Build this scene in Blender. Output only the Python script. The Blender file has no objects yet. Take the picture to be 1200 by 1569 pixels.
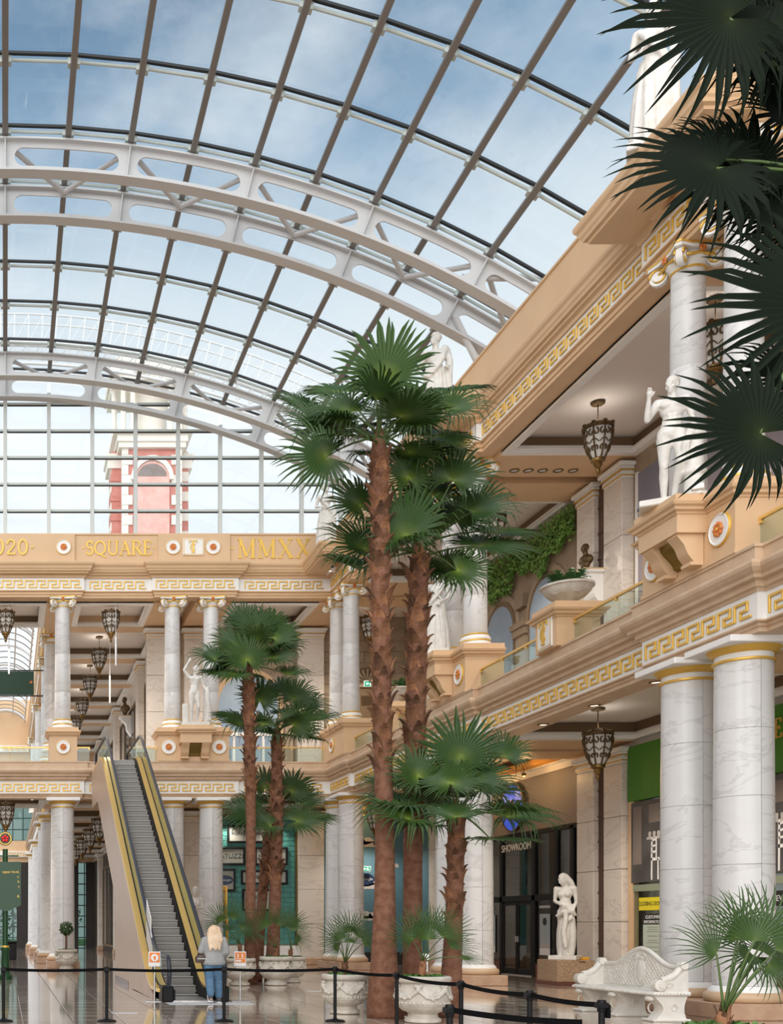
import bpy, bmesh, math, random
from mathutils import Vector, Matrix, Euler
PI = math.pi
R = math.radians
random.seed(7)
SC = bpy.context.scene
COL = SC.collection

# ---------------------------------------------------------------- camera
EYE = 1.68
F, U0, V0 = 1685.0, 8.0, 1420.0            # focal length and principal point in pixels of the 1200x1569 frame
cam_data = bpy.data.cameras.new('camera')
cam = bpy.data.objects.new('camera', cam_data)
COL.objects.link(cam)
cam.location = (0, 0, EYE)
cam.rotation_euler = (R(90), 0, 0)
cam_data.sensor_fit = 'HORIZONTAL'
cam_data.sensor_width = 36.0
cam_data.lens = 36.0 * F / 1200.0
cam_data.shift_x = (600.0 - U0) / 1200.0
cam_data.shift_y = (V0 - 784.5) / 1200.0
cam_data.clip_start = 0.1
cam_data.clip_end = 600
SC.camera = cam

def at(u, v, y):
    return Vector(((u - U0) * y / F, y, EYE + (V0 - v) * y / F))

# ---------------------------------------------------------------- sky, sun, exposure
SC.view_settings.view_transform = 'Standard'
SC.view_settings.look = 'None'
SC.view_settings.gamma = 1.0
SC.view_settings.use_curve_mapping = False
SC.view_settings.exposure = 0.0
try:
    SC.cycles.max_bounces = 8
    SC.cycles.diffuse_bounces = 4
    SC.cycles.transparent_max_bounces = 24
    SC.cycles.sample_clamp_indirect = 6.0
    SC.cycles.caustics_reflective = False
    SC.cycles.caustics_refractive = False
except Exception:
    pass

world = bpy.data.worlds.new('sky')
SC.world = world
world.use_nodes = True
nt = world.node_tree
nt.nodes.clear()
wo = nt.nodes.new('ShaderNodeOutputWorld')
bg = nt.nodes.new('ShaderNodeBackground')
tc = nt.nodes.new('ShaderNodeTexCoord')
sep = nt.nodes.new('ShaderNodeSeparateXYZ')
ramp = nt.nodes.new('ShaderNodeValToRGB')
ramp.color_ramp.elements[0].position = 0.0
ramp.color_ramp.elements[0].color = (0.95, 0.95, 0.95, 1)
ramp.color_ramp.elements[1].position = 1.0
ramp.color_ramp.elements[1].color = (0.10, 0.20, 0.36, 1)
for p_, c_ in ((0.41, (0.97, 0.98, 0.99, 1)), (0.50, (0.66, 0.75, 0.83, 1)), (0.57, (0.29, 0.42, 0.57, 1)), (0.635, (0.17, 0.28, 0.42, 1))):
    e_ = ramp.color_ramp.elements.new(p_)
    e_.color = c_
mp = nt.nodes.new('ShaderNodeMapping')
mp.inputs['Scale'].default_value = (3.2, 3.2, 6.0)
nz = nt.nodes.new('ShaderNodeTexNoise')
nz.inputs['Scale'].default_value = 1.7
nz.inputs['Detail'].default_value = 7.0
nz.inputs['Roughness'].default_value = 0.55
cr = nt.nodes.new('ShaderNodeValToRGB')
cr.color_ramp.elements[0].position = 0.44
cr.color_ramp.elements[0].color = (0, 0, 0, 1)
cr.color_ramp.elements[1].position = 0.72
cr.color_ramp.elements[1].color = (1, 1, 1, 1)
mx = nt.nodes.new('ShaderNodeMixRGB')
mx.inputs[2].default_value = (0.80, 0.84, 0.88, 1)
ml = nt.nodes.new('ShaderNodeMath')
ml.operation = 'MULTIPLY'
ml.inputs[1].default_value = 0.75
L = nt.links.new
L(tc.outputs['Generated'], sep.inputs[0])
L(sep.outputs['Z'], ramp.inputs[0])
L(tc.outputs['Generated'], mp.inputs[0])
L(mp.outputs[0], nz.inputs['Vector'])
L(nz.outputs['Fac'], cr.inputs[0])
L(cr.outputs[0], ml.inputs[0])
L(ml.outputs[0], mx.inputs[0])
L(ramp.outputs[0], mx.inputs[1])
L(mx.outputs[0], bg.inputs[0])
bg.inputs[1].default_value = 1.13
L(bg.outputs[0], wo.inputs[0])

sun_d = bpy.data.lights.new('sun', 'SUN')
sun_d.energy = 3.1
sun_d.angle = R(85)
sun_d.color = (1.0, 0.96, 0.91)
sun = bpy.data.objects.new('sun', sun_d)
COL.objects.link(sun)
sun.rotation_euler = Vector((0.34, 0.76, -0.56)).to_track_quat('-Z', 'Y').to_euler()

# ---------------------------------------------------------------- materials
def mat(name, col, rough=0.6, metal=0.0, col2=None, scale=4.0, bump=0.0, bscale=30.0, spec=0.5, emit=None, estr=0.0, detail=4.0, coat=0.0):
    m = bpy.data.materials.new(name)
    m.use_nodes = True
    n = m.node_tree
    b = n.nodes['Principled BSDF']
    b.inputs['Base Color'].default_value = (*col, 1)
    b.inputs['Roughness'].default_value = rough
    b.inputs['Metallic'].default_value = metal
    b.inputs['Specular IOR Level'].default_value = spec
    if coat:
        b.inputs['Coat Weight'].default_value = coat
        b.inputs['Coat Roughness'].default_value = 0.08
    if emit:
        b.inputs['Emission Color'].default_value = (*emit, 1)
        b.inputs['Emission Strength'].default_value = estr
    t = n.nodes.new('ShaderNodeTexCoord')
    if col2:
        z = n.nodes.new('ShaderNodeTexNoise')
        z.inputs['Scale'].default_value = scale
        z.inputs['Detail'].default_value = detail
        n.links.new(t.outputs['Object'], z.inputs['Vector'])
        r = n.nodes.new('ShaderNodeValToRGB')
        r.color_ramp.elements[0].position = 0.35
        r.color_ramp.elements[1].position = 0.65
        r.color_ramp.elements[0].color = (*col, 1)
        r.color_ramp.elements[1].color = (*col2, 1)
        n.links.new(z.outputs['Fac'], r.inputs[0])
        n.links.new(r.outputs[0], b.inputs['Base Color'])
    if bump:
        z2 = n.nodes.new('ShaderNodeTexNoise')
        z2.inputs['Scale'].default_value = bscale
        n.links.new(t.outputs['Object'], z2.inputs['Vector'])
        bp = n.nodes.new('ShaderNodeBump')
        bp.inputs['Strength'].default_value = bump
        bp.inputs['Distance'].default_value = 0.02
        n.links.new(z2.outputs['Fac'], bp.inputs['Height'])
        n.links.new(bp.outputs[0], b.inputs['Normal'])
    return m

def marble(name, base, vein, scale=1.1, rough=0.3, amount=1.0):
    m = bpy.data.materials.new(name)
    m.use_nodes = True
    n = m.node_tree
    b = n.nodes['Principled BSDF']
    b.inputs['Roughness'].default_value = rough
    t = n.nodes.new('ShaderNodeTexCoord')
    oi = n.nodes.new('ShaderNodeObjectInfo')
    ad = n.nodes.new('ShaderNodeVectorMath')
    ad.operation = 'ADD'
    ml_ = n.nodes.new('ShaderNodeMath')
    ml_.operation = 'MULTIPLY'
    ml_.inputs[1].default_value = 37.0
    n.links.new(oi.outputs['Random'], ml_.inputs[0])
    n.links.new(t.outputs['Object'], ad.inputs[0])
    n.links.new(ml_.outputs[0], ad.inputs[1])
    z = n.nodes.new('ShaderNodeTexNoise')
    z.inputs['Scale'].default_value = scale
    z.inputs['Detail'].default_value = 9
    z.inputs['Roughness'].default_value = 0.62
    z.inputs['Distortion'].default_value = 1.2
    mp_ = n.nodes.new('ShaderNodeMapping')
    mp_.inputs['Rotation'].default_value = (0.5, 0.4, 0.3)
    mp_.inputs['Scale'].default_value = (1.0, 1.0, 2.2)
    n.links.new(ad.outputs[0], mp_.inputs[0])
    n.links.new(mp_.outputs[0], z.inputs['Vector'])
    sb = n.nodes.new('ShaderNodeMath')
    sb.operation = 'SUBTRACT'
    sb.inputs[1].default_value = 0.5
    ab = n.nodes.new('ShaderNodeMath')
    ab.operation = 'ABSOLUTE'
    n.links.new(z.outputs['Fac'], sb.inputs[0])
    n.links.new(sb.outputs[0], ab.inputs[0])
    r = n.nodes.new('ShaderNodeValToRGB')
    r.color_ramp.elements[0].position = 0.0
    r.color_ramp.elements[1].position = 0.028
    mid = [vein[i] * amount + base[i] * (1 - amount) for i in range(3)]
    r.color_ramp.elements[0].color = (*mid, 1)
    r.color_ramp.elements[1].color = (*base, 1)
    e = r.color_ramp.elements.new(0.3)
    e.color = (*[c * 0.93 for c in base], 1)
    n.links.new(ab.outputs[0], r.inputs[0])
    n.links.new(r.outputs[0], b.inputs['Base Color'])
    return m

def glass(name, tint=(0.93, 0.97, 0.96), refl=0.09, rough=0.0):
    m = bpy.data.materials.new(name)
    m.use_nodes = True
    n = m.node_tree
    n.nodes.clear()
    o = n.nodes.new('ShaderNodeOutputMaterial')
    a = n.nodes.new('ShaderNodeBsdfTransparent')
    a.inputs[0].default_value = (*tint, 1)
    g = n.nodes.new('ShaderNodeBsdfGlossy')
    g.inputs['Roughness'].default_value = rough
    w = n.nodes.new('ShaderNodeLayerWeight')
    w.inputs[0].default_value = 0.25
    mm = n.nodes.new('ShaderNodeMath')
    mm.operation = 'MULTIPLY_ADD'
    mm.inputs[1].default_value = refl * 2.2
    mm.inputs[2].default_value = refl * 0.4
    n.links.new(w.outputs['Fresnel'], mm.inputs[0])
    x = n.nodes.new('ShaderNodeMixShader')
    n.links.new(mm.outputs[0], x.inputs[0])
    n.links.new(a.outputs[0], x.inputs[1])
    n.links.new(g.outputs[0], x.inputs[2])
    n.links.new(x.outputs[0], o.inputs[0])
    return m

M = {}
M['tan'] = mat('tan_paint', (0.73, 0.50, 0.30), 0.55, col2=(0.69, 0.465, 0.275), scale=1.2)
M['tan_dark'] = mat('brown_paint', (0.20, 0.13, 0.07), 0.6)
M['stone'] = mat('ledge_stone', (0.66, 0.49, 0.34), 0.5, col2=(0.60, 0.42, 0.28), scale=3.0)
M['pinkstone'] = mat('plinth_stone', (0.55, 0.37, 0.25), 0.4, col2=(0.48, 0.30, 0.20), scale=5)
M['white'] = mat('white_plaster', (0.88, 0.87, 0.85), 0.5)
M['ceil'] = mat('ceiling_plaster', (0.80, 0.73, 0.67), 0.8)
M['gold'] = mat('gold_leaf', (0.80, 0.50, 0.10), 0.38, metal=0.45, bump=0.15, bscale=60)
M['brass'] = mat('polished_brass', (0.86, 0.56, 0.18), 0.30, metal=0.4)
M['bronze'] = mat('antique_bronze', (0.075, 0.045, 0.02), 0.42, metal=0.5, col2=(0.16, 0.10, 0.04), scale=12)
M['marble'] = marble('white_marble', (0.72, 0.715, 0.71), (0.46, 0.45, 0.45), 0.45, 0.28, 0.5)
M['marble_warm'] = marble('cream_marble', (0.76, 0.69, 0.62), (0.50, 0.44, 0.38), 0.5, 0.32, 0.55)
M['statue'] = mat('statue_marble', (0.76, 0.74, 0.70), 0.5, col2=(0.66, 0.63, 0.585), scale=7)
M['steel'] = mat('painted_steel', (0.64, 0.63, 0.63), 0.45)
M['rib'] = mat('rib_paint', (0.23, 0.21, 0.195), 0.5)
M['gasket'] = mat('black_gasket', (0.012, 0.012, 0.014), 0.5)
M['bar'] = mat('glazing_bar_paint', (0.55, 0.60, 0.57), 0.45)
M['roofglass'] = glass('roof_glass', (0.94, 0.97, 0.98), 0.022)
M['glass'] = glass('clear_glass', (0.86, 0.93, 0.91), 0.10)
M['shopglass'] = glass('shop_glass', (0.50, 0.52, 0.52), 0.20)
M['black'] = mat('black_metal', (0.006, 0.006, 0.007), 0.5, spec=0.25)
M['belt'] = mat('black_webbing', (0.005, 0.005, 0.006), 0.9, spec=0.1)
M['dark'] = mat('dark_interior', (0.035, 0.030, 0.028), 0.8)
M['bark'] = mat('ringed_bark', (0.155, 0.062, 0.034), 0.9, col2=(0.24, 0.115, 0.07), scale=9, bump=0.6, bscale=40)
M['boot'] = mat('leaf_base_bark', (0.13, 0.055, 0.026), 0.9, col2=(0.34, 0.165, 0.08), scale=1.1, bump=0.25, bscale=12)
def vary(m, lo, hi):                                     # each piece a little lighter or darker than the next
    n = m.node_tree; b_ = n.nodes['Principled BSDF']
    src = b_.inputs['Base Color'].links[0].from_socket
    oi = n.nodes.new('ShaderNodeObjectInfo'); mr = n.nodes.new('ShaderNodeMapRange')
    mr.inputs['To Min'].default_value = lo; mr.inputs['To Max'].default_value = hi
    hs = n.nodes.new('ShaderNodeHueSaturation')
    n.links.new(oi.outputs['Random'], mr.inputs['Value']); n.links.new(mr.outputs[0], hs.inputs['Value'])
    n.links.new(src, hs.inputs['Color']); n.links.new(hs.outputs[0], b_.inputs['Base Color'])
vary(M['boot'], .45, 1.55)
M['pot'] = mat('cast_stone', (0.66, 0.63, 0.57), 0.75, col2=(0.54, 0.50, 0.44), scale=6, bump=0.3, bscale=60)
M['granite'] = mat('brown_granite', (0.56, 0.40, 0.26), 0.35, col2=(0.20, 0.12, 0.07), scale=38, detail=3)
M['redgranite'] = mat('red_granite', (0.13, 0.045, 0.03), 0.3)
M['chrome'] = mat('brushed_steel', (0.6, 0.6, 0.6), 0.35, metal=0.9)
M['soil'] = mat('soil', (0.05, 0.035, 0.02), 0.95)
M['ivy'] = mat('ivy_green', (0.10, 0.22, 0.04), 0.6, col2=(0.05, 0.13, 0.02), scale=10)
M['ivyleaf'] = mat('bright_ivy_green', (0.20, 0.38, 0.07), 0.6, col2=(0.11, 0.25, 0.04), scale=6)
M['stepgrey'] = mat('ribbed_aluminium', (0.33, 0.31, 0.29), 0.5, metal=0.1)

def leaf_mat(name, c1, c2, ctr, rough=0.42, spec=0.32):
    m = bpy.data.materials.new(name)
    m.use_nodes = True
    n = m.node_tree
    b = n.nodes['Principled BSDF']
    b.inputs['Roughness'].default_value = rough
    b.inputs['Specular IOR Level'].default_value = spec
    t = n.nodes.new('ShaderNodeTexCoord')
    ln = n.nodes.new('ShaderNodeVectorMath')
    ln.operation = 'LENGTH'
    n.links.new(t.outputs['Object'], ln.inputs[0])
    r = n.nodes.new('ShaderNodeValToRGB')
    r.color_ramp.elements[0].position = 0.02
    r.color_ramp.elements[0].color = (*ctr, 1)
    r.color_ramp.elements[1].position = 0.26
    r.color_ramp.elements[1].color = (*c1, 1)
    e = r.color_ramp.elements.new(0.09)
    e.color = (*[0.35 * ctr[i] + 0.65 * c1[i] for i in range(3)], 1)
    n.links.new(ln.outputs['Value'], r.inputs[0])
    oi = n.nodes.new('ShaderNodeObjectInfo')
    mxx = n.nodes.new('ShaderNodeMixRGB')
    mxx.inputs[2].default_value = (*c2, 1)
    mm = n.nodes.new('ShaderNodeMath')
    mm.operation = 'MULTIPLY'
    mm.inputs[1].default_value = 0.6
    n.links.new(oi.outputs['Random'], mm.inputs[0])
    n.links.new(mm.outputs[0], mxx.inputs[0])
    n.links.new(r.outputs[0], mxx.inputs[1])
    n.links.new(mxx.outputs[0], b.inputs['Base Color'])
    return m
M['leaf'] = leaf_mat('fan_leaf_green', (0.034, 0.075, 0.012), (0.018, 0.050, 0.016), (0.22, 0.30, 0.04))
M['leaf_shaded'] = leaf_mat('fan_leaf_shaded', (0.004, 0.010, 0.003), (0.003, 0.007, 0.003), (0.02, 0.03, 0.006), 0.7, 0.15)  # near-black copy of the leaf green, the near palm's shade put into the colour
M['petiole'] = mat('petiole_green', (0.075, 0.125, 0.03), 0.5)

M['steel2'] = mat('mullion_paint', (0.62, 0.64, 0.62), 0.45)
M['paintwhite'] = mat('white_paint', (0.80, 0.80, 0.80), 0.5)
M['greenglass'] = glass('green_tinted_glass', (0.70, 0.82, 0.76), 0.05)
M['darkglass'] = mat('dark_shop_pane', (0.05, 0.055, 0.065), 0.08, spec=0.7)
M['brickpale'] = mat('pale_red_brick', (0.78, 0.48, 0.42), 0.8, col2=(0.74, 0.40, 0.34), scale=2)
M['teal'] = mat('dark_teal_frame', (0.03, 0.07, 0.065), 0.4)
M['bannergreen'] = mat('banner_cloth_green', (0.035, 0.075, 0.05), 0.8)
M['rubber'] = mat('handrail_rubber', (0.03, 0.035, 0.05), 0.4)
M['nosing'] = mat('worn_nosing', (0.50, 0.48, 0.45), 0.4, metal=0.3)

M['yellow'] = mat('yellow_card', (0.80, 0.40, 0.03), 0.6)
M['skin'] = mat('skin', (0.62, 0.38, 0.28), 0.55)
M['jacket'] = mat('grey_jacket_cloth', (0.36, 0.37, 0.37), 0.85, col2=(0.30, 0.31, 0.32), scale=6)
M['denim'] = mat('blue_denim', (0.07, 0.15, 0.25), 0.85, col2=(0.10, 0.20, 0.32), scale=9)
M['blond'] = mat('blond_hair', (0.80, 0.66, 0.50), 0.6, col2=(0.66, 0.46, 0.28), scale=5)
M['shoe_dark'] = mat('shoe_cloth', (0.08, 0.08, 0.09), 0.7)
M['leather'] = mat('dark_leather', (0.07, 0.045, 0.035), 0.45)

M['posterblue'] = mat('poster_pale_blue', (0.36, 0.42, 0.46), 0.5)
M['posterdark'] = mat('poster_dark_photo', (0.045, 0.042, 0.04), 0.4, col2=(0.10, 0.095, 0.09), scale=1.2)
M['signblue'] = mat('lit_blue_sign', (0.03, 0.08, 0.55), 0.4, emit=(0.05, 0.12, 0.80), estr=0.45)
M['signorange'] = mat('orange_print', (0.80, 0.24, 0.05), 0.6)
M['signyellow'] = mat('yellow_print', (0.78, 0.66, 0.02), 0.6)
M['fasciagreen'] = mat('fascia_green', (0.055, 0.23, 0.01), 0.5)
M['sage'] = mat('sage_frame', (0.27, 0.31, 0.22), 0.5)
M['olivewall'] = mat('olive_blind', (0.20, 0.15, 0.085), 0.8)
M['noticegreen'] = mat('pale_green_paper', (0.50, 0.58, 0.50), 0.6)
M['magenta'] = mat('magenta_print', (0.65, 0.02, 0.25), 0.5)
M['cyan'] = mat('cyan_print', (0.03, 0.36, 0.72), 0.5)
M['benchwhite'] = mat('white_cast_stone', (0.80, 0.78, 0.73), 0.55, col2=(0.72, 0.69, 0.63), scale=6)
M['matwhite'] = mat('white_vinyl', (0.66, 0.68, 0.72), 0.4)
M['postgreen'] = mat('dark_green_enamel', (0.01, 0.06, 0.02), 0.35)
M['redflower'] = mat('red_enamel', (0.75, 0.02, 0.02), 0.35)

M['darkwood'] = mat('dark_timber_panelling', (0.045, 0.028, 0.018), 0.4)
M['tealglass'] = glass('teal_tinted_glass', (0.42, 0.52, 0.50), 0.06)

M['brownwood'] = mat('brown_timber', (0.085, 0.040, 0.022), 0.5)

# ---------------------------------------------------------------- mesh building
class MB:
    def __init__(s):
        s.v = []; s.f = []
    def add(s, v, f):
        o = len(s.v)
        s.v += [tuple(p) for p in v]
        s.f += [tuple(i + o for i in q) for q in f]
        return s
    def box(s, x0, x1, y0, y1, z0, z1):
        v = [(x0,y0,z0),(x1,y0,z0),(x1,y1,z0),(x0,y1,z0),(x0,y0,z1),(x1,y0,z1),(x1,y1,z1),(x0,y1,z1)]
        return s.add(v, [(0,3,2,1),(4,5,6,7),(0,1,5,4),(1,2,6,5),(2,3,7,6),(3,0,4,7)])
    def bbox(s, x0, x1, y0, y1, z0, z1, b=0.01):          # box with bevelled edges
        c = ((x0+x1)/2, (y0+y1)/2, (z0+z1)/2)
        h = ((x1-x0)/2, (y1-y0)/2, (z1-z0)/2)
        bm = bmesh.new()
        bmesh.ops.create_cube(bm, size=1.0)
        for vv in bm.verts:
            vv.co = Vector((c[i] + 2*h[i]*vv.co[i] for i in range(3)))
        bmesh.ops.bevel(bm, geom=bm.edges[:], offset=min(b, min(h)*0.9), segments=1, affect='EDGES')
        bm.verts.index_update()
        s.add([v.co[:] for v in bm.verts], [[v.index for v in f.verts] for f in bm.faces])
        bm.free()
        return s
    def lathe(s, prof, n=24, c=(0,0,0), a0=0.0, a1=2*PI, cap=True):
        full = abs(a1 - a0 - 2*PI) < 1e-6
        k = n if full else n + 1
        v = []; f = []
        for r, z in prof:
            for i in range(k):
                a = a0 + (a1-a0)*i/n
                v.append((c[0]+r*math.cos(a), c[1]+r*math.sin(a), c[2]+z))
        m = len(prof)
        for j in range(m-1):
            for i in range(n):
                i2 = (i+1) % k if full else i+1
                f.append((j*k+i, j*k+i2, (j+1)*k+i2, (j+1)*k+i))
        if cap:
            f.append(tuple(range(k-1, -1, -1)))
            f.append(tuple((m-1)*k+i for i in range(k)))
            if not full:
                f.append(tuple(j*k for j in range(m)))
                f.append(tuple(j*k+k-1 for j in range(m-1, -1, -1)))
        return s.add(v, f)
    def cyl(s, c, r, h, n=16, r2=None):
        return s.lathe([(r, 0), (r if r2 is None else r2, h)], n, c)
    def tube(s, pts, rad, n=8, cap=True):
        pts = [Vector(p) for p in pts]
        if not isinstance(rad, (list, tuple)):
            rad = [rad]*len(pts)
        v = []; f = []
        prev = None
        for i, p in enumerate(pts):
            d = (pts[min(i+1, len(pts)-1)] - pts[max(i-1, 0)])
            if d.length < 1e-9: d = Vector((0,0,1))
            d.normalize()
            if prev is None:
                x = d.orthogonal().normalized()
            else:
                x = (prev - d*prev.dot(d))
                x = x.normalized() if x.length > 1e-6 else d.orthogonal().normalized()
            prev = x
            y = d.cross(x)
            for k in range(n):
                a = 2*PI*k/n
                v.append(p + x*(rad[i]*math.cos(a)) + y*(rad[i]*math.sin(a)))
        for i in range(len(pts)-1):
            for k in range(n):
                k2 = (k+1) % n
                f.append((i*n+k, i*n+k2, (i+1)*n+k2, (i+1)*n+k))
        if cap:
            f.append(tuple(range(n-1, -1, -1)))
            f.append(tuple((len(pts)-1)*n+k for k in range(n)))
        return s.add(v, f)
    def prism(s, poly, lo, hi, axis='y'):                  # polygon extruded along an axis
        n = len(poly)
        def P(a, b, t):
            return {'y': (a, t, b), 'x': (t, a, b), 'z': (a, b, t)}[axis]
        v = [P(a, b, lo) for a, b in poly] + [P(a, b, hi) for a, b in poly]
        f = [tuple(range(n-1, -1, -1)), tuple(range(n, 2*n))]
        f += [(i, (i+1) % n, n+(i+1) % n, n+i) for i in range(n)]
        return s.add(v, f)
    def sweep(s, prof, path):                              # closed profile (offset to the right of travel, z) along a plan path
        P = [Vector(p) for p in path]
        k = len(prof)
        v = []; f = []
        for i, p in enumerate(P):
            ds = []
            if i > 0: ds.append((P[i]-P[i-1]).normalized())
            if i < len(P)-1: ds.append((P[i+1]-P[i]).normalized())
            ns = [Vector((d.y, -d.x)) for d in ds]
            if len(ns) == 1: m = ns[0]
            else:
                m = (ns[0]+ns[1])
                m = m / max(0.2, m.dot(ns[0]))
            for d, z in prof:
                q = p + m*d
                v.append((q.x, q.y, z))
        for i in range(len(P)-1):
            for j in range(k):
                j2 = (j+1) % k
                f.append((i*k+j, i*k+j2, (i+1)*k+j2, (i+1)*k+j))
        f.append(tuple(range(k-1, -1, -1)))
        f.append(tuple((len(P)-1)*k+j for j in range(k)))
        return s.add(v, f)
    def ball(s, c, r, n=10, rot=None):
        if not isinstance(r, (list, tuple)): r = (r, r, r)
        prof = []
        v = []; f = []
        rings = max(4, n//2)
        for j in range(rings+1):
            t = PI*j/rings
            for i in range(n):
                a = 2*PI*i/n
                p = Vector((r[0]*math.sin(t)*math.cos(a), r[1]*math.sin(t)*math.sin(a), r[2]*math.cos(t)))
                if rot: p.rotate(rot)
                v.append((c[0]+p.x, c[1]+p.y, c[2]+p.z))
        for j in range(rings):
            for i in range(n):
                i2 = (i+1) % n
                f.append((j*n+i, (j+1)*n+i, (j+1)*n+i2, j*n+i2))
        return s.add(v, f)
    def xf(s, mtx):
        s.v = [tuple(mtx @ Vector(p)) for p in s.v]
        return s
    def mesh(s, name, material=None, smooth=False, weld=False):
        me = bpy.data.meshes.new(name)
        me.from_pydata(s.v, [], s.f)
        bm = bmesh.new()
        bm.from_mesh(me)
        if weld: bmesh.ops.remove_doubles(bm, verts=bm.verts[:], dist=1e-5)
        bmesh.ops.recalc_face_normals(bm, faces=bm.faces[:])
        bm.to_mesh(me)
        bm.free()
        if smooth:
            me.shade_smooth() if smooth is True else None
            if smooth is not True:
                me.polygons.foreach_set('use_smooth', [True]*len(me.polygons))
                try: me.set_sharp_from_angle(angle=R(smooth))
                except Exception: pass
        if material is not None: me.materials.append(material)
        me.update()
        return me
    def build(s, name, material, parent=None, smooth=False, weld=False, kind=None):
        return link(name, s.mesh(name, material, smooth, weld), parent, kind)

KID = {}
def adopt(o, parent):
    o.parent = parent
    KID.setdefault(parent.name, []).append(o)

def link(name, mesh, parent=None, kind=None, mtx=None):
    o = bpy.data.objects.new(name, mesh)
    COL.objects.link(o)
    if parent is not None: adopt(o, parent)
    if kind: o['kind'] = kind
    if mtx is not None: o.matrix_local = mtx
    return o

def tag(o, label, cat, group=None):
    o['label'] = label
    o['category'] = cat
    if group: o['group'] = group
    return o

def thing(name, label, cat, loc=(0,0,0), rz=0.0, group=None, scale=1.0):
    o = bpy.data.objects.new(name, None)
    COL.objects.link(o)
    o.location = loc
    o.rotation_euler = (0, 0, rz)
    o.scale = (scale, scale, scale)
    o.empty_display_size = 0.3
    return tag(o, label, cat, group)

def struct(name, loc=(0,0,0), rz=0.0):
    o = bpy.data.objects.new(name, None)
    COL.objects.link(o)
    o.location = loc
    o.rotation_euler = (0, 0, rz)
    o['kind'] = 'structure'
    return o

def copy_tree(o, parent=None):
    c = o.copy()
    COL.objects.link(c)
    if parent is not None: adopt(c, parent)
    for ch in list(KID.get(o.name, [])):
        copy_tree(ch, c)
    return c

def dup(o, label, loc, rz=None, group=None):
    c = copy_tree(o)
    c.location = loc
    if rz is not None: c.rotation_euler = (0, 0, rz)
    c['label'] = label
    if group: c['group'] = group
    return c

def text(s, size, material, parent, loc, rot=(R(90), 0, 0), depth=0.01, name='lettering', align='CENTER'):
    cu = bpy.data.curves.new(name, 'FONT')
    cu.body = s
    cu.size = size
    cu.extrude = depth
    cu.align_x = align
    cu.align_y = 'CENTER'
    cu.resolution_u = 3
    tmp = bpy.data.objects.new(name, cu)
    COL.objects.link(tmp)
    dg = bpy.context.evaluated_depsgraph_get()
    me = bpy.data.meshes.new_from_object(tmp.evaluated_get(dg))
    bpy.data.objects.remove(tmp)
    me.materials.clear()
    me.materials.append(material)
    o = link(name, me, parent)
    o.location = loc
    o.rotation_euler = rot
    return o

# a small serif alphabet of thick and thin strokes (unit height), for the carved gold lettering
_TK, _TN = 0.15, 0.065
def _arc(cx, cy, rx, ry, a0, a1, n=12):
    return [(cx+rx*math.cos(R(a0+(a1-a0)*i/n)), cy+ry*math.sin(R(a0+(a1-a0)*i/n))) for i in range(n+1)]
GLY = {
 'M': (0.95, [([(.12,0),(.12,1)],_TN),([(.12,1),(.47,.05)],_TK),([(.47,.05),(.82,1)],_TN),([(.82,0),(.82,1)],_TK),([(0,0),(.25,0)],_TN),([(.68,0),(.96,0)],_TN),([(0,1),(.16,1)],_TN),([(.80,1),(.95,1)],_TN)]),
 'X': (0.8, [([(.1,1),(.7,0)],_TK),([(.68,1),(.1,0)],_TN),([(0,0),(.24,0)],_TN),([(.55,0),(.82,0)],_TN),([(0,1),(.25,1)],_TN),([(.55,1),(.78,1)],_TN)]),
 'S': (0.55, [(_arc(.27,.74,.2,.24,20,270,12)+_arc(.27,.26,.22,.24,90,-160,12),.12),([(.46,.72),(.47,.95)],_TN),([(.05,.06),(.05,.3)],_TN)]),
 'Q': (0.9, [(_arc(.43,.5,.38,.48,0,360,24),.12),([(.45,.1),(.65,-.12),(.88,-.18)],.1)]),
 'U': (0.85, [([(.15,1),(.15,.35)]+_arc(.43,.33,.28,.32,180,360,12)[1:]+[(.71,1)],.11),([(0,1),(.3,1)],_TN),([(.58,1),(.85,1)],_TN)]),
 'A': (0.85, [([(.12,0),(.42,1)],_TN),([(.42,1),(.74,0)],_TK),([(.22,.36),(.62,.36)],_TN),([(0,0),(.25,0)],_TN),([(.58,0),(.88,0)],_TN)]),
 'R': (0.8, [([(.15,0),(.15,1)],_TK),([(.15,1),(.35,1)]+_arc(.38,.75,.22,.24,90,-90,10)+[(.15,.5)],_TN+.02),([(.35,.5),(.72,0)],_TK),([(0,0),(.32,0)],_TN),([(.0,1),(.2,1)],_TN),([(.65,0),(.85,0)],_TN)]),
 'E': (0.65, [([(.15,0),(.15,1)],_TK),([(0,0),(.58,0)],_TN),([(0,1),(.55,1)],_TN),([(.15,.52),(.42,.52)],_TN),([(.57,0),(.58,.22)],_TN),([(.54,1),(.54,.8)],_TN),([(.42,.42),(.42,.62)],_TN)]),
 'L': (0.62, [([(.15,0),(.15,1)],_TK),([(0,0),(.58,0)],_TN),([(0,1),(.32,1)],_TN),([(.57,0),(.58,.25)],_TN)]),
 'T': (0.75, [([(.37,0),(.37,1)],_TK),([(.02,1),(.72,1)],_TN),([(.22,0),(.52,0)],_TN),([(.03,1),(.03,.8)],_TN),([(.71,1),(.71,.8)],_TN)]),
 'C': (0.75, [(_arc(.42,.5,.36,.48,45,315,20),.12),([(.66,.7),(.68,.98)],_TN),([(.66,.12),(.68,.3)],_TN)]),
 '2': (0.65, [([(.08,.7)]+_arc(.31,.72,.23,.26,160,-30,12)+[(.06,.04)],.1),([(.03,.04),(.58,.04)],.1),([(.57,0),(.6,.2)],_TN)]),
 '0': (0.72, [(_arc(.34,.5,.28,.48,0,360,24),.11)]),
 '.': (0.3, [([(.08,.5),(.2,.5)],.12)]),
 ' ': (0.4, []),
}
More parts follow.
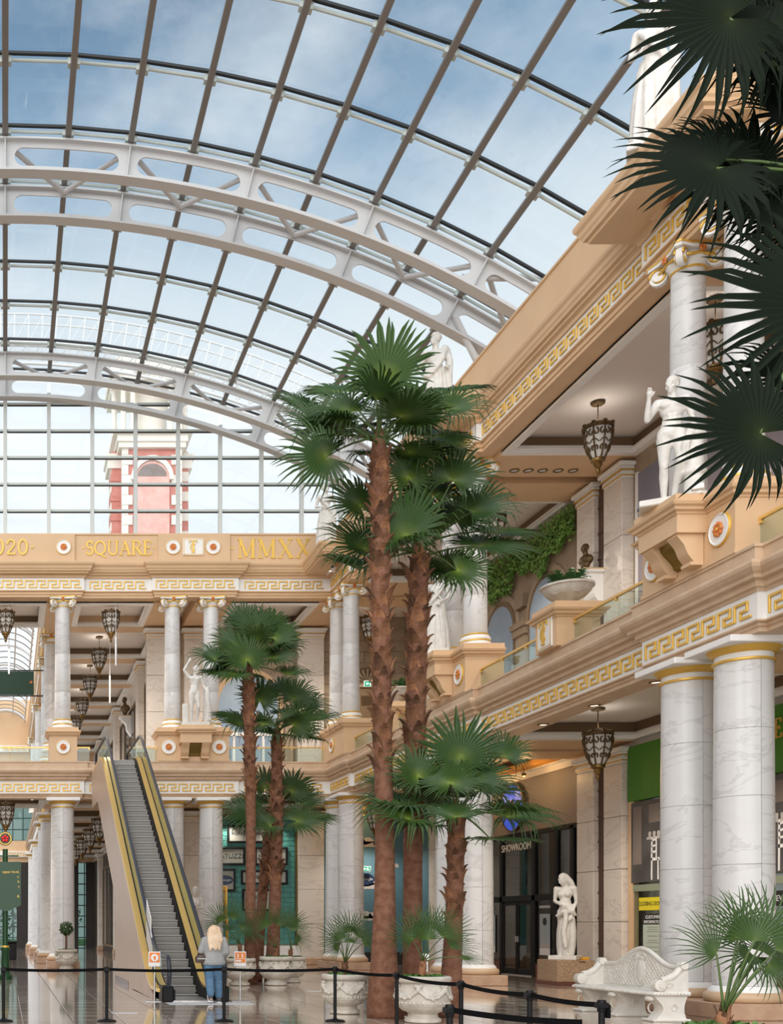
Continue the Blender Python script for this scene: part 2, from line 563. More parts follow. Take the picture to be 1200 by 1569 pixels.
def serif(s, h, material, parent, loc, rz=0.0, depth=0.03, gap=0.12, name='letter'):
    tot = sum(GLY[c][0]+gap for c in s)*h
    x = -tot/2
    for c in s:
        w, strokes = GLY[c]
        if strokes:
            b = MB()
            for k, (pl, wd) in enumerate(strokes):
                n = len(pl)
                lft = []; rgt = []
                for i in range(n):
                    a = Vector(pl[max(i-1,0)]); d = Vector(pl[min(i+1,n-1)])-a
                    if pl[0] == pl[-1] or (Vector(pl[0])-Vector(pl[-1])).length < 1e-3:
                        if i in (0, n-1): d = Vector(pl[1])-Vector(pl[-2])
                    d.normalize()
                    nn = Vector((-d.y, d.x))*wd/2
                    p = Vector(pl[i])
                    lft.append(p+nn); rgt.append(p-nn)
                dd = depth + 0.0015*k
                for i in range(n-1):
                    q = [rgt[i], rgt[i+1], lft[i+1], lft[i]]
                    b.prism([(x+t.x*h, (t.y-.5)*h) for t in q], -dd, 0.0, 'y')
            o = b.build(name, material, parent)
            o.location = loc
            o.rotation_euler = (0, 0, rz)
        x += (w+gap)*h

# ================================================================ THE SETTING
XR, YF = 13.6, 44.9                 # axes of the two colonnades (right side, far side)
XW, YB = 17.75, 48.7                # gallery back walls
ZC1, ZF1, ZC2 = 7.4, 7.6, 15.4      # lower gallery ceiling, upper floor, upper gallery ceiling
FB = [(-3.0, 2.95), (6.2, 9.2)]     # forward breaks of the far entablature
RB = [(YF, 42.4), (34.1, 31.1), (22.55, 19.55)]

def hallpath(bf, br):
    p = [(-3.0, YF-bf)]
    for k, (a, b) in enumerate(FB):
        if k: p += [(a, YF), (a, YF-bf)]
        p += [(b, YF-bf), (b, YF)]
    for k, (a, b) in enumerate(RB):
        if k: p += [(XR, a)]
        p += [(XR-br, a), (XR-br, b), (XR, b)]
    p += [(XR, 9.0)]
    out = []
    for q in p:
        if not out or (Vector(q)-Vector(out[-1])).length > 1e-6: out.append(q)
    return out
P_small = hallpath(0.15, 0.15)
P_ledge = hallpath(0.15, 0.15)
P_corn = hallpath(0.22, 1.03)
P_flat = [(-3.0, YF), (XR, YF), (XR, 9.0)]

def rect(d0, d1, z0, z1): return [(d0, z0), (d1, z0), (d1, z1), (d0, z1)]

# ---- floor : polished stone, the nearer tiles laid one by one
fl = struct('floor')
M['floor'] = mat('polished_floor_stone', (0.62, 0.52, 0.43), 0.06, col2=(0.54, 0.44, 0.35), scale=1.6, spec=0.75, coat=0.6)
M['floor2'] = mat('polished_floor_brown', (0.22, 0.14, 0.10), 0.06, col2=(0.16, 0.10, 0.07), scale=2.5, spec=0.75, coat=0.6)
vary(M['floor'], .78, 1.14)
M['grout'] = mat('floor_joint', (0.16, 0.12, 0.09), 0.6)
MB().box(-20, 26, 4, 100, -0.3, -0.012).build('floor_slab', M['grout'], fl)
T = 0.9
tile_me = {}
def tile_mesh(kind):
    if kind not in tile_me:
        tile_me[kind] = MB().bbox(0.009, T-0.009, 0.009, T-0.009, -0.012, 0.0, 0.004).mesh('tile', M['floor2'] if kind else M['floor'])
    return tile_me[kind]
far = {0: MB(), 1: MB()}
n_t = 0
for j in range(0, 92):
    y = 14.4 + T*j
    for i in range(-3, 21):
        x = -0.6 + T*i
        dark = 1 if (x > 3.9 and abs((y-x*0.52)-29.4) < 0.62) or (abs(x-12.0) < 0.45) or (x > 0 and abs(y-40.8) < .4) else 0
        u_ = U0+F*(x+.45)/y; v_ = V0+F*EYE/y
        if n_t < 298 and -20 < u_ < 1230 and v_ < 1600 and j < 30:
            o = link('tile', tile_mesh(dark), fl)
            o.location = (x, y, 0)
            n_t += 1
        elif y < 60 or x < 7:
            far[dark].box(x+.009, x+T-.009, y+.009, y+T-.009, -0.012, 0.0)
for k in (0, 1):
    far[k].build('tiles', (M['floor'], M['floor2'])[k], fl, kind='stuff')
MB().box(-20, 26, 3, 14.4, -0.012, 0.0).build('floor_screed', M['floor'], fl)
MB().box(18.3, 26, 14.4, 100, -0.012, 0.0).build('floor_screed', M['floor'], fl)

# ---- walls behind the galleries
M['wallstone'] = mat('coursed_stone_paint', (0.40, 0.31, 0.22), 0.7, col2=(0.33, 0.25, 0.17), scale=2.5)
wr = struct('wall_right')
MB().box(XW, XW+.3, 9, 49, ZF1, 17.6).build('upper_wall', M['wallstone'], wr)
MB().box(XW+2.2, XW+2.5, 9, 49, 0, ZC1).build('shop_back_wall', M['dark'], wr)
MB().box(XW, XW+.3, 9, 49, 6.72, ZC1).build('fascia', M['ceil'], wr)
wb = struct('wall_back')
MB().box(6.9, XW+.3, YB, YB+.3, 0, 17.4).build('stone_wall', M['wallstone'], wb)
ML = struct('wall_left')
MB().box(-14.2, -13.4, 4, 50, 0, 17.6).build('stucco_wall', M['tan'], ML)

# pilasters of the back walls
def pilaster(parent, z0, z1, x, y, rz, w, dep=0.35, joints=4):
    p = bpy.data.objects.new('pilaster', None)
    COL.objects.link(p)
    adopt(p, parent)
    p.location = (x, y, 0); p.rotation_euler = (0, 0, rz)
    h = (z1-0.45-z0-0.32)/joints
    b = MB()
    for k in range(joints):
        b.bbox(-w/2, w/2, -dep, 0, z0+.32+k*h+.006, z0+.32+(k+1)*h-.006, .012)
    b.build('marble_slabs', M['marble_warm'], p)
    MB().bbox(-w/2-.04, w/2+.04, -dep-.04, 0, z0, z0+.32, .03).build('base', M['pinkstone'], p)
    c = MB()
    c.bbox(-w/2-.03, w/2+.03, -dep-.03, 0, z1-.36, z1-.27, .01)
    c.bbox(-w/2-.06, w/2+.06, -dep-.06, 0, z1-.22, z1-.12, .03)
    c.bbox(-w/2-.12, w/2+.12, -dep-.12, 0, z1-.12, z1, .02)
    c.bbox(-w/2, w/2, -dep, 0, z1-.45, z1-.13, .01)
    c.build('capital', M['white'], p)
    MB().box(-w/2-.035, w/2+.035, -dep-.035, 0, z1-.385, z1-.36).box(-w/2-.07, w/2+.07, -dep-.07, 0, z1-.235, z1-.215).build('gold_line', M['gold'], p)
for yc in (20.1, 21.6, 31.5, 33.0, 43.1, 44.7):
    pilaster(wr, 0, 6.76, XW, yc, R(-90), 0.95)
    pilaster(wr, ZF1, 14.8, XW, yc, R(-90), 0.95)
for xc, w in ((6.65, .85), (8.3, .85), (13.45, 1.15)):
    pilaster(wb, 0, 6.76, xc, YB, 0, w)
    pilaster(wb, ZF1, 14.8, xc, YB, 0, w)

for yc in (20.85, 32.25, 43.9):
    for z0_, z1_ in ((0, 6.7), (ZF1, 14.7)):
        MB().box(XW-.20, XW-.001, yc-.27, yc+.27, z0_, z1_).build('timber_recess', M['brownwood'], wr)
        for k in range(int((z1_-z0_)/.75)):
            MB().box(XW-.225, XW-.20, yc-.27, yc+.27, z0_+.4+.75*k, z0_+.47+.75*k).build('timber_batten', M['brownwood'], wr)

# ---- gallery slabs, ceilings, beams
c1 = struct('ceiling')
b = MB()
b.box(XR+.1, XW, 9, YB, ZC1, ZF1).box(-3, XR+.1, YF+.1, YB, ZC1, ZF1).box(2.3, 6.9, YB, 86, ZC1, ZF1)
b.build('lower_gallery_ceiling', M['ceil'], c1)
b = MB()
b.box(XR+.1, XW, 9, YB, ZC2, ZC2+.25).box(-3, XR+.1, YF+.1, YB, ZC2, ZC2+.25).box(2.3, 6.9, YB, 86, ZC2, ZC2+.25)
b.build('upper_gallery_ceiling', M['ceil'], c1)
def coffers(z, drop, name):
    bm_, br_, wh_ = MB(), MB(), MB()
    zb = z-drop
    def edge(x0, x1, y0, y1):        # moulding round the inside of a ceiling bay
        for (a0, a1, b0, b1, w) in ((x0, x1, y0, y1, .0),):
            t, u = .12, .20
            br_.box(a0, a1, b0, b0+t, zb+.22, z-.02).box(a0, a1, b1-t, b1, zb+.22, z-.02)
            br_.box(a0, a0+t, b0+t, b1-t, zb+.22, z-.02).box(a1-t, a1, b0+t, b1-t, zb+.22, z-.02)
            wh_.box(a0, a1, b0, b0+u, zb+.02, zb+.22).box(a0, a1, b1-u, b1, zb+.02, zb+.22)
            wh_.box(a0, a0+u, b0+u, b1-u, zb+.02, zb+.22).box(a1-u, a1, b0+u, b1-u, zb+.02, zb+.22)
            c = u+.07
            wh_.box(a0, a1, b0, b0+c, zb+.10, zb+.16).box(a0, a1, b1-c, b1, zb+.10, zb+.16)
            wh_.box(a0, a0+c, b0+c, b1-c, zb+.10, zb+.16).box(a1-c, a1, b0+c, b1-c, zb+.10, zb+.16)
    for y0, y1 in ((19.4, 20.9), (21.1, 22.7), (30.9, 32.3), (32.8, 34.2), (42.3, 43.9), (44.1, 45.5)):
        bm_.box(XR+.3, XW, y0, y1, zb, z)
    for y0, y1 in ((9, 19.4), (22.7, 30.9), (34.2, 42.3)):
        edge(XR+.35, XW, y0, y1)
    for x0, x1 in ((-2.6, -1.6), (1.7, 2.9), (6.1, 7.4), (7.8, 9.3), (12.9, 14.3)):
        bm_.box(x0, x1, YF+.3, YB, zb, z)
    for x0, x1 in ((-1.6, 1.7), (2.9, 6.1), (9.3, 12.9)):
        edge(x0, x1, YF+.35, YB)
    for y in (49.0, 54.8, 60.5, 66.3, 72.0, 77.8, 83.5):
        bm_.box(2.4, 6.9, y-.45, y+.45, zb, z)
    for a, b2 in ((49.45, 54.35), (55.25, 60.05), (60.95, 65.85), (66.75, 71.55), (72.45, 77.35), (78.25, 83.05)):
        edge(2.5, 6.9, a, b2)
    bm_.build(name+'_beam', M['tan'], c1)
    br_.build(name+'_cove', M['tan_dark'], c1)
    wh_.build(name+'_crown_moulding', M['white'], c1)
coffers(ZC1, .5, 'lower')
coffers(ZC2, .5, 'upper')
MB().box(XR+.1, XW+.3, 9, YB+.3, ZC2+.3, ZC2+.5).box(-3, XR+.1, YF+.1, YB+.3, ZC2+.3, ZC2+.5).box(2, 7.2, YB, 86, ZC2+.3, ZC2+.5).build('gallery_roof', M['tan'], c1)

# ---- entablatures (three mitred sweeps round the hall)
def entab(name, rows, path, parent=None):
    e = struct(name) if parent is None else parent
    for nm, material, prof in rows:
        MB().sweep(prof, path).build(nm, material, e)
    return e
low = [('architrave', M['stone'], [(-.45, 6.89), (.16, 6.89), (.16, 6.97), (.20, 6.98), (.20, 7.04), (.27, 7.05), (.27, 7.08), (-.45, 7.08)]),
       ('frieze', M['white'], rect(-.45, .245, 7.081, 7.57)),
       ('cornice', M['stone'], [(-.45, 7.571), (.27, 7.571), (.28, 7.62), (.34, 7.64), (.35, 7.74), (.44, 7.76), (.45, 7.82), (.50, 7.86), (.545, 7.92), (.56, 7.98), (.54, 8.04), (.47, 8.07), (-.45, 8.07)]),
       ('ledge', M['stone'], [(-.45, 8.071), (.38, 8.071), (.38, 8.30), (.41, 8.31), (.41, 8.36), (-.45, 8.36)])]
t1 = entab('trim_1', low, P_small)
up = [('architrave', M['tan'], [(-.40, 15.05), (.16, 15.05), (.16, 15.14), (.20, 15.15), (.20, 15.25), (.27, 15.27), (.27, 15.31), (-.40, 15.31)]),
      ('frieze', M['white'], rect(-.40, .25, 15.311, 15.80)),
      ('bed_moulding', M['tan'], [(-.40, 15.801), (.30, 15.801), (.32, 15.88), (.38, 15.92), (-.40, 15.92)])]
t2 = entab('trim_2', up, P_small)
corn = [('cornice', M['tan'], [(-.40, 15.921), (.40, 15.921), (.41, 15.98), (.48, 16.00), (.50, 16.06), (.53, 16.10), (.55, 16.18), (.60, 16.24), (.62, 16.30), (.62, 16.36), (-.40, 16.36)])]
t3 = entab('trim_3', corn, P_corn)
attic = [('attic_panel', M['tan'], [(-.40, 16.361), (.42, 16.361), (.42, 16.46), (.36, 16.50), (.36, 17.52), (.40, 17.54), (.40, 17.60), (-.40, 17.60)])]
entab('trim_3', attic, P_flat, t3)
# raised blocks of the attic over the columns, and the joints between them
b = MB()
for x0, x1 in ((-3, 2.82), (6.18, 9.1)):
    b.bbox(x0, x1, YF-.46, YF-.30, 16.47, 17.55, .012)
b.build('attic_block', M['tan'], t3)

# Greek key of gold bars
def key_mesh(w, h, t):
    b = MB()
    d = .035
    b.bbox(0, t, -d, 0, 0, h, .006)
    b.bbox(t, w*.82, -d, 0, h-t, h, .006)
    b.bbox(w*.82-t, w*.82, -d, 0, h*.40, h-t, .006)
    b.bbox(w*.34, w*.82-t, -d, 0, h*.40, h*.40+t, .006)
    b.bbox(w*.34, w*.34+t, -d, 0, 0, h*.40, .006)
    b.bbox(w*.34+t, w, -d, 0, 0, t, .006)
    return b.mesh('key_motif', M['gold'])
KEY = key_mesh(0.46, 0.315, 0.046)
def offset_path(path, d):
    P = [Vector(p) for p in path]; out = []
    for i, p in enumerate(P):
        ds = []
        if i > 0: ds.append((P[i]-P[i-1]).normalized())
        if i < len(P)-1: ds.append((P[i+1]-P[i]).normalized())
        ns = [Vector((q.y, -q.x)) for q in ds]
        m = ns[0] if len(ns) == 1 else (ns[0]+ns[1])/max(.2, (ns[0]+ns[1]).dot(ns[0]))
        out.append(p+m*d)
    return out
def keys(parent, path, d, z, ymin=14.0):
    P = offset_path(path, d)
    for a, b_ in zip(P, P[1:]):
        ln = (b_-a).length
        if ln < 0.6: continue
        dr = (b_-a)/ln
        n = int((ln-.14)/.46)
        st = ln/n if n > 8 else .46
        s0 = (ln-n*.46)/2
        for k in range(n):
            p = a+dr*(s0+.46*k)
            if p.y < ymin or p.x < -1.0: continue
            o = link('key_motif', KEY, parent)
            o.location = (p.x, p.y, z)
            o.rotation_euler = (0, 0, math.atan2(dr.y, dr.x))
keys(t1, P_small, .245, 7.16)
keys(t2, P_small, .25, 15.39)

# carved lettering, rosettes and the monogram plaque on the far attic
ya = YF-.36
serif('.SQUARE.', .55, M['gold'], t3, (4.62, ya, 17.02), gap=.05)
serif('.MMXX.', .74, M['gold'], t3, (10.95, ya, 17.0), gap=.16)
serif('2020.', .60, M['gold'], t3, (.17, ya-.11, 17.02))

def medallion(parent, r, loc, rz=0.0, name='medallion'):
    d = MB().lathe([(r, 0), (r, .035), (r*.9, .05), (r*.86, .03), (0.001, .03)], 28, cap=False)
    d.xf(Matrix.Rotation(R(90), 4, 'X'))
    o = d.build(name, M['white'], parent, smooth=40)
    o.location = loc; o.rotation_euler = (0, 0, rz)
    g = MB().lathe([(r*1.02, 0), (r*1.02, .03), (r*1.0, .045), (r*.965, .046)], 28, cap=False)
    g.xf(Matrix.Rotation(R(90), 4, 'X')).build('gold_rim', M['gold'], o, smooth=40)
    rs = MB()
    for k in range(8):
        a = 2*PI*k/8
        rs.ball((r*.32*math.cos(a), -.05, r*.32*math.sin(a)), (r*.155, .03, r*.155), 8)
    rs.ball((0, -.045, 0), (r*.3, .02, r*.3), 10)
    rs.build('rose', M['rose'], o, smooth=True)
    MB().ball((0, -.07, 0), (r*.10, .03, r*.10), 8).build('rose_centre', M['gold'], o, smooth=True)
    return o
M['rose'] = mat('rose_red_gold', (0.60, 0.11, 0.03), 0.45, col2=(0.74, 0.32, 0.07), scale=14)
for x in (2.36, 6.78, 8.40):
    medallion(t3, .30, (x, YF-.46, 17.02))

def monogram(parent, loc, w, h, rz=0.0):
    pl = MB().bbox(-w/2, w/2, -.05, 0, -h/2, h/2, .012).build('plaque', M['white'], parent)
    pl.location = loc; pl.rotation_euler = (0, 0, rz)
    fr = MB()
    t = .02
    for q in ((-w/2+.03, w/2-.03, h/2-.05, h/2-.03), (-w/2+.03, w/2-.03, -h/2+.03, -h/2+.05), (-w/2+.03, -w/2+.05, -h/2+.03, h/2-.03), (w/2-.05, w/2-.03, -h/2+.03, h/2-.03)):
        fr.box(q[0], q[1], -.058, -.045, q[2], q[3])
    fr.build('gold_border', M['gold'], pl)
    serif('T', h*.68, M['gold'], pl, (.02, -.048, 0), name='letter')
    serif('C', h*.44, M['gold'], pl, (-.01, -.046, -h*.04), name='letter')
    return pl
monogram(t3, (7.6, YF-.46, 17.02), .84, .68)

# ================================================================ COLUMNS
def lower_column():
    t = thing('marble_column', '', 'column')
    MB().bbox(-.66, .66, -.66, .66, 0, .30, .02).build('plinth', M['pinkstone'], t)
    MB().lathe([(.60, .30), (.64, .34), (.65, .40), (.63, .46), (.58, .49)], 40).build('torus', M['stone2'], t, smooth=50)
    MB().lathe([(.57, .48), (.56, .54), (.52, .57), (.502, .60)], 40).build('base_ring', M['white'], t, smooth=50)
    zs = [.60, 1.57, 2.81, 4.05, 5.28, 6.52]
    for k in range(5):
        def rad(z): return .50-.035*(z/6.5)
        for side in (0, 1):
            a0 = R(-90)+PI*side
            g = .011
            m_ = MB().lathe([(rad(zs[k])-.012, zs[k]+.0), (rad(zs[k]), zs[k]+.010), (rad(zs[k+1]), zs[k+1]-.010), (rad(zs[k+1])-.012, zs[k+1])], 20, a0=a0+g, a1=a0+PI-g)
            m_.build('drum', M['marble'], t, smooth=40)
    MB().cyl((0, 0, .6), .462, 5.9, 24).build('core', M['joint'], t, smooth=40)
    MB().lathe([(.47, 6.50), (.505, 6.515), (.505, 6.545), (.47, 6.56)], 40).build('gold_ring', M['gold'], t, smooth=50)
    MB().lathe([(.465, 6.55), (.465, 6.66), (.49, 6.67)], 40).build('neck', M['white'], t, smooth=50)
    MB().lathe([(.48, 6.655), (.52, 6.67), (.56, 6.72), (.60, 6.77)], 40).build('echinus', M['gold'], t, smooth=50)
    MB().bbox(-.68, .68, -.68, .68, 6.765, 6.89, .012).build('abacus', M['white'], t)
    return t
M['stone2'] = mat('tan_torus_stone', (0.62, 0.43, 0.27), 0.4)
M['joint'] = mat('joint_grey', (0.25, 0.24, 0.23), 0.8)  # dark grey core showing in the joints between the drums

def upper_column():
    Z0 = 9.72
    t = thing('ionic_column', '', 'column')
    MB().lathe([(.44, Z0), (.45, Z0+.03), (.45, Z0+.09), (.41, Z0+.14), (.40, Z0+.18), (.42, Z0+.2), (.42, Z0+.27), (.37, Z0+.33)], 36).build('base', M['white'], t, smooth=50)
    MB().lathe([(.40, Z0+.15), (.425, Z0+.165), (.425, Z0+.195), (.40, Z0+.21)], 36).lathe([(.36, Z0+.33), (.375, Z0+.345), (.375, Z0+.375), (.35, Z0+.39)], 36).build('gold_ring', M['gold'], t, smooth=50)
    zs = [Z0+.36, 11.2, 12.75, 14.72]
    for k in range(3):
        def rad(z): return .335-.035*((z-9.7)/5)
        MB().lathe([(rad(zs[k])-.006, zs[k]), (rad(zs[k]), zs[k]+.008), (rad(zs[k+1]), zs[k+1]-.006), (rad(zs[k+1])-.006, zs[k+1])], 32).build('drum', M['marble'], t, smooth=40)
    MB().lathe([(.30, 14.66), (.325, 14.675), (.325, 14.70), (.30, 14.715)], 32).build('gold_ring', M['gold'], t, smooth=50)
    cp = MB().lathe([(.31, 14.71), (.33, 14.76), (.40, 14.83), (.41, 14.90), (.36, 14.96)], 32)
    poly = []
    for k in range(4):                                   # abacus with hollowed sides
        a = PI/4+PI/2*k
        c, s_ = math.cos(a), math.sin(a)
        tx, ty = -s_, c
        poly += [(c*.70-tx*.06, s_*.70-ty*.06), (c*.70+tx*.06, s_*.70+ty*.06)]
        for q in (.25, .5, .75):
            a2 = a+PI/2*q
            rr = .47+.04*abs(q-.5)*4
            poly.append((math.cos(a2)*rr, math.sin(a2)*rr))
    cp.prism(poly, 14.95, 15.01, 'z')
    co = cp.build('capital', M['white'], t, smooth=40)
    p2 = [(x*1.03, y*1.03) for x, y in poly]
    MB().prism(p2, 15.01, 15.048, 'z').build('gold_abacus', M['gold'], t)
    for k in range(4):
        a = PI/4+PI/2*k
        v_ = MB().lathe([(.165, -.06), (.17, -.03), (.17, .03), (.165, .06)], 20)
        v_.lathe([(.10, -.10), (.10, .10)], 14)
        v_.xf(Matrix.Rotation(R(90), 4, 'X'))
        vo = v_.build('volute', M['white'], t, smooth=40)
        vo.location = (math.cos(a)*.51, math.sin(a)*.51, 14.80)
        vo.rotation_euler = (0, 0, a)
        sp = MB()
        for sd in (-1, 1):
            pts = [(math.cos(q)*(.165-.0145*q*1.0)*1.0, sd*.075, math.sin(q)*(.165-.0145*q)) for q in [i*.35 for i in range(30)]]
            sp.tube(pts, .027, 5)
        sp.build('gold_scroll', M['gold'], vo, smooth=True)
        a2 = PI/2*k
        f_ = MB()
        for i in range(6):
            q = 2*PI*i/6
            f_.ball((math.cos(q)*.045, 0, math.sin(q)*.045), (.035, .03, .035), 6)
        fo = f_.build('rosette', M['rose'], t, smooth=True)
        fo.location = (math.cos(a2)*.47, math.sin(a2)*.47, 14.94)
        fo.rotation_euler = (0, 0, a2+PI/2)
        MB().tube([(math.cos(a2)*.40+math.cos(a2+PI/2)*w_*.3, math.sin(a2)*.40+math.sin(a2+PI/2)*w_*.3, 14.88-.05*abs(w_)) for w_ in (-1, -.5, 0, .5, 1)], .034, 6).build('gold_garland', M['gold'], t, smooth=True)
    return t
lc = lower_column()
uc = upper_column()
low_cols = [
 ((2.34, YF), 'free-standing white marble column behind the topiary, left of the escalator'),
 ((6.82, YF), 'white marble column half hidden by the escalator, left one of its pair'),
 ((8.40, YF), 'white marble column right of the escalator, beside the teal brick display'),
 ((XR, 44.98), 'slimmer-looking corner marble column, left of the touching pair behind palms'),
 ((XR, 43.25), 'corner marble column, right of the touching pair behind the small potted palm'),
 ((XR, 33.42), 'marble column standing behind the dark tall palm trunk, left of the pair'),
 ((XR, 31.82), 'marble column just left of the showroom doors, behind the short palm'),
 ((XR, 21.90), 'large marble column directly behind the white bench'),
 ((XR, 20.25), 'largest marble column, behind the potted palm at the lower right'),
 ((2.10, 50.6), 'lower arcade column just past the topiary column'),
 ((2.10, 54.8), 'second lower arcade column past the topiary column'),
 ((2.10, 66.3), 'third lower arcade column past the topiary column'),
 ((2.10, 77.8), 'farthest lower arcade column by the glazed end doors'),
]
for i, ((x, y), lb) in enumerate(low_cols):
    o = lc if i == 0 else dup(lc, lb, (x, y, 0))
    o.location = (x, y, 0); o['label'] = lb; o['group'] = 'marble columns of the lower floor'
up_cols = [
 ((2.34, YF), 'white ionic column on a single pedestal left of the escalator top'),
 ((6.82, YF), 'white ionic column left of the nude male statue'),
 ((8.40, YF), 'white ionic column right of the nude male statue, behind fan leaves'),
 ((XR, 44.98), 'corner ionic column, left of the upper corner pair'),
 ((XR, 43.25), 'corner ionic column, right of the upper corner pair, by the exit sign'),
 ((XR, 33.42), 'ionic column behind the robed statue holding a block'),
 ((XR, 31.82), 'ionic column just right of the robed statue holding a block'),
 ((XR, 21.90), 'ionic column behind the statue with raised hand, gilded capital in view'),
 ((XR, 20.25), 'ionic column at the right edge crossed by dark fronds'),
 ((2.10, 50.6), 'upper arcade column nearest behind the single pedestal column'),
 ((2.10, 54.8), 'upper arcade column, second back along the far passage'),
 ((2.10, 66.3), 'upper arcade column, third back along the far passage'),
 ((2.10, 77.8), 'upper arcade column, farthest back along the far passage'),
]
for i, ((x, y), lb) in enumerate(up_cols):
    o = uc if i == 0 else dup(uc, lb, (x, y, 0))
    o.location = (x, y, 0); o['label'] = lb; o['group'] = 'ionic columns of the upper floor'

# ================================================================ PEDESTALS ON THE LEDGE
CAP = [(-.05, 9.36), (.02, 9.36), (.03, 9.40), (.09, 9.42), (.10, 9.47), (.15, 9.50), (.17, 9.55), (.10, 9.58), (.06, 9.60), (.06, 9.72), (-.05, 9.72)]
def pedestal_cap(b, outline):
    b.sweep(CAP, outline)
def pair_pedestal(label, loc, rz, both=True, console=True, half=1.42):
    t = thing('column_pedestal', label, 'pedestal', loc, rz, 'pedestals of the upper columns')
    d = MB().box(-half, half, -.55, .55, 8.36, 9.70)
    if console: d.box(-.62, .62, -1.10, -.55, 9.02, 9.70)
    d.build('die', M['tan'], t)
    c = MB()
    if console:
        pedestal_cap(c, [(-half, .55), (-half, -.55), (-.62, -.55), (-.62, -1.10), (.62, -1.10), (.62, -.55), (half, -.55), (half, .55)])
    else:
        pedestal_cap(c, [(-half, .55), (-half, -.55), (half, -.55), (half, .55)])
    c.v = [tuple(p) for p in c.v]
    c.build('cap_moulding', M['tan'], t)
    MB().box(-half-.03, half+.03, -.58, .58, 8.36, 8.44).build('foot_moulding', M['tan'], t)
    if console:
        for sx in (-.40, .40):
            pr = [(-.56, 9.03), (-1.06, 9.03), (-1.06, 8.98)]
            for i in range(13):
                q = i/12
                yy = -1.04+.30*(.5-.5*math.cos(PI*q))+.05*math.sin(2*PI*q)
                pr.append((yy, 8.96-.46*q))
            pr += [(-.80, 8.50), (-.80, 8.44), (-.56, 8.44)]
            MB().prism(pr, sx-.15, sx+.15, 'x').build('console', M['tan'], t, smooth=30)
        pn = [(-.56, 9.03), (-.92, 9.03)] + [(-.90+.26*(.5-.5*math.cos(PI*i/10)), 8.99-.40*i/10) for i in range(11)] + [(-.56, 8.55)]
        MB().prism(pn, -.25, .25, 'x').build('bronze_panel', M['olive'], t, smooth=30)
    for sx in ((-1.02, 1.02) if both else (0,)):
        medallion(t, .30 if console else .29, (sx, -.55, 8.93))
    return t
M['olive'] = mat('olive_gilt', (0.22, 0.15, 0.03), 0.35, metal=0.5)
pair_pedestal('long tan pedestal with consoles under the nude male statue', (7.61, YF, 0), 0)
pair_pedestal('long tan pedestal with consoles under the robed statue holding a block', (XR, 32.62, 0), R(-90))
pair_pedestal('largest tan pedestal with consoles, at the right under the raised-hand statue', (XR, 21.08, 0), R(-90))
pair_pedestal('plain tan corner pedestal under the upper corner columns', (XR, 43.90, 0), R(-90), both=False, console=False, half=1.5)
sp = thing('column_pedestal', 'single square tan pedestal with rosette left of the escalator top', 'pedestal', (2.34, YF, 0), 0, 'pedestals of the upper columns')
MB().box(-.56, .56, -.55, .55, 8.36, 9.70).build('die', M['tan'], sp)
c = MB(); pedestal_cap(c, [(-.56, .55), (-.56, -.55), (.56, -.55), (.56, .55)]); c.build('cap_moulding', M['tan'], sp)
medallion(sp, .29, (0, -.55, 8.93))

# urns on their own pedestals in the middle of the bays
def urn_pedestal(label, loc, rz):
    t = thing('urn_pedestal', label, 'pedestal', loc, rz, 'urn pedestals of the upper ledge')
    MB().box(-.52, .52, -.52, .52, 8.36, 9.32).build('die', M['tan'], t)
    c = MB().sweep([(p[0], p[1]-.32) for p in CAP], [(-.52, .52), (-.52, -.52), (.52, -.52), (.52, .52), (-.52, .52)]).box(-.5, .5, -.5, .5, 9.3, 9.40)
    c.build('cap_moulding', M['tan'], t)
    monogram(t, (0, -.52, 8.78), .72, .78)
    return t
def ferns(b, c, r, n, h, seed):
    rn = random.Random(seed)
    for k in range(n):
        a = rn.uniform(0, 2*PI); l = r*rn.uniform(.6, 1.25); up_ = h*rn.uniform(.5, 1.2)
        base = Vector((c[0]+math.cos(a)*r*.3, c[1]+math.sin(a)*r*.3, c[2]))
        d = Vector((math.cos(a), math.sin(a), 0)); s_ = Vector((-d.y, d.x, 0))
        prev = None
        for i in range(8):
            q = i/7
            p = base+d*(l*q)+Vector((0, 0, up_*math.sin(q*2.3)))
            w = .055*r/.4*math.sin(PI*min(1, .12+q*.88))
            if prev is not None and i < 8:
                for sg in (-1, 1):
                    b.add([prev, p, p+s_*sg*w*2.2+d*.03-Vector((0,0,.02))], [(0, 1, 2)])
            prev = p
def bowl_urn(label, loc, seed):
    t = thing('fern_bowl', label, 'planter', loc, 0, 'fern bowls on the upper ledge')
    MB().lathe([(.20, 0), (.22, .04), (.16, .10), (.20, .14), (.40, .24), (.52, .36), (.56, .46), (.60, .47), (.60, .52), (.54, .52), (.48, .44)], 28, cap=False).build('bowl', M['pot'], t, smooth=40)
    s_ = MB()
    for k in range(6):
        a0 = 2*PI*k/6
        s_.tube([(math.cos(a0+q*1.05)*(.50-.09*math.sin(PI*q)+.01), math.sin(a0+q*1.05)*(.50-.09*math.sin(PI*q)+.01), .42-.14*math.sin(PI*q)) for q in [i/8 for i in range(9)]], .028, 6)
    s_.build('swag', M['pot'], t, smooth=True)
    f = MB(); ferns(f, (0, 0, .46), .42, 60, .34, seed)
    f.build('fern', M['fern'], t, kind='stuff')
    return t
M['fern'] = mat('fern_green', (0.06, 0.17, 0.05), 0.5, col2=(0.10, 0.25, 0.08), scale=8)
urn_pedestal('urn pedestal with gold monogram plaque, nearer one, below the bronze bust', (XR, 26.6, 0), R(-90))
urn_pedestal('urn pedestal glimpsed between the two tall palm trunks', (XR, 38.2, 0), R(-90))
bowl_urn('white fern bowl on the pedestal below the bronze bust', (XR, 26.6, 9.40), 1)
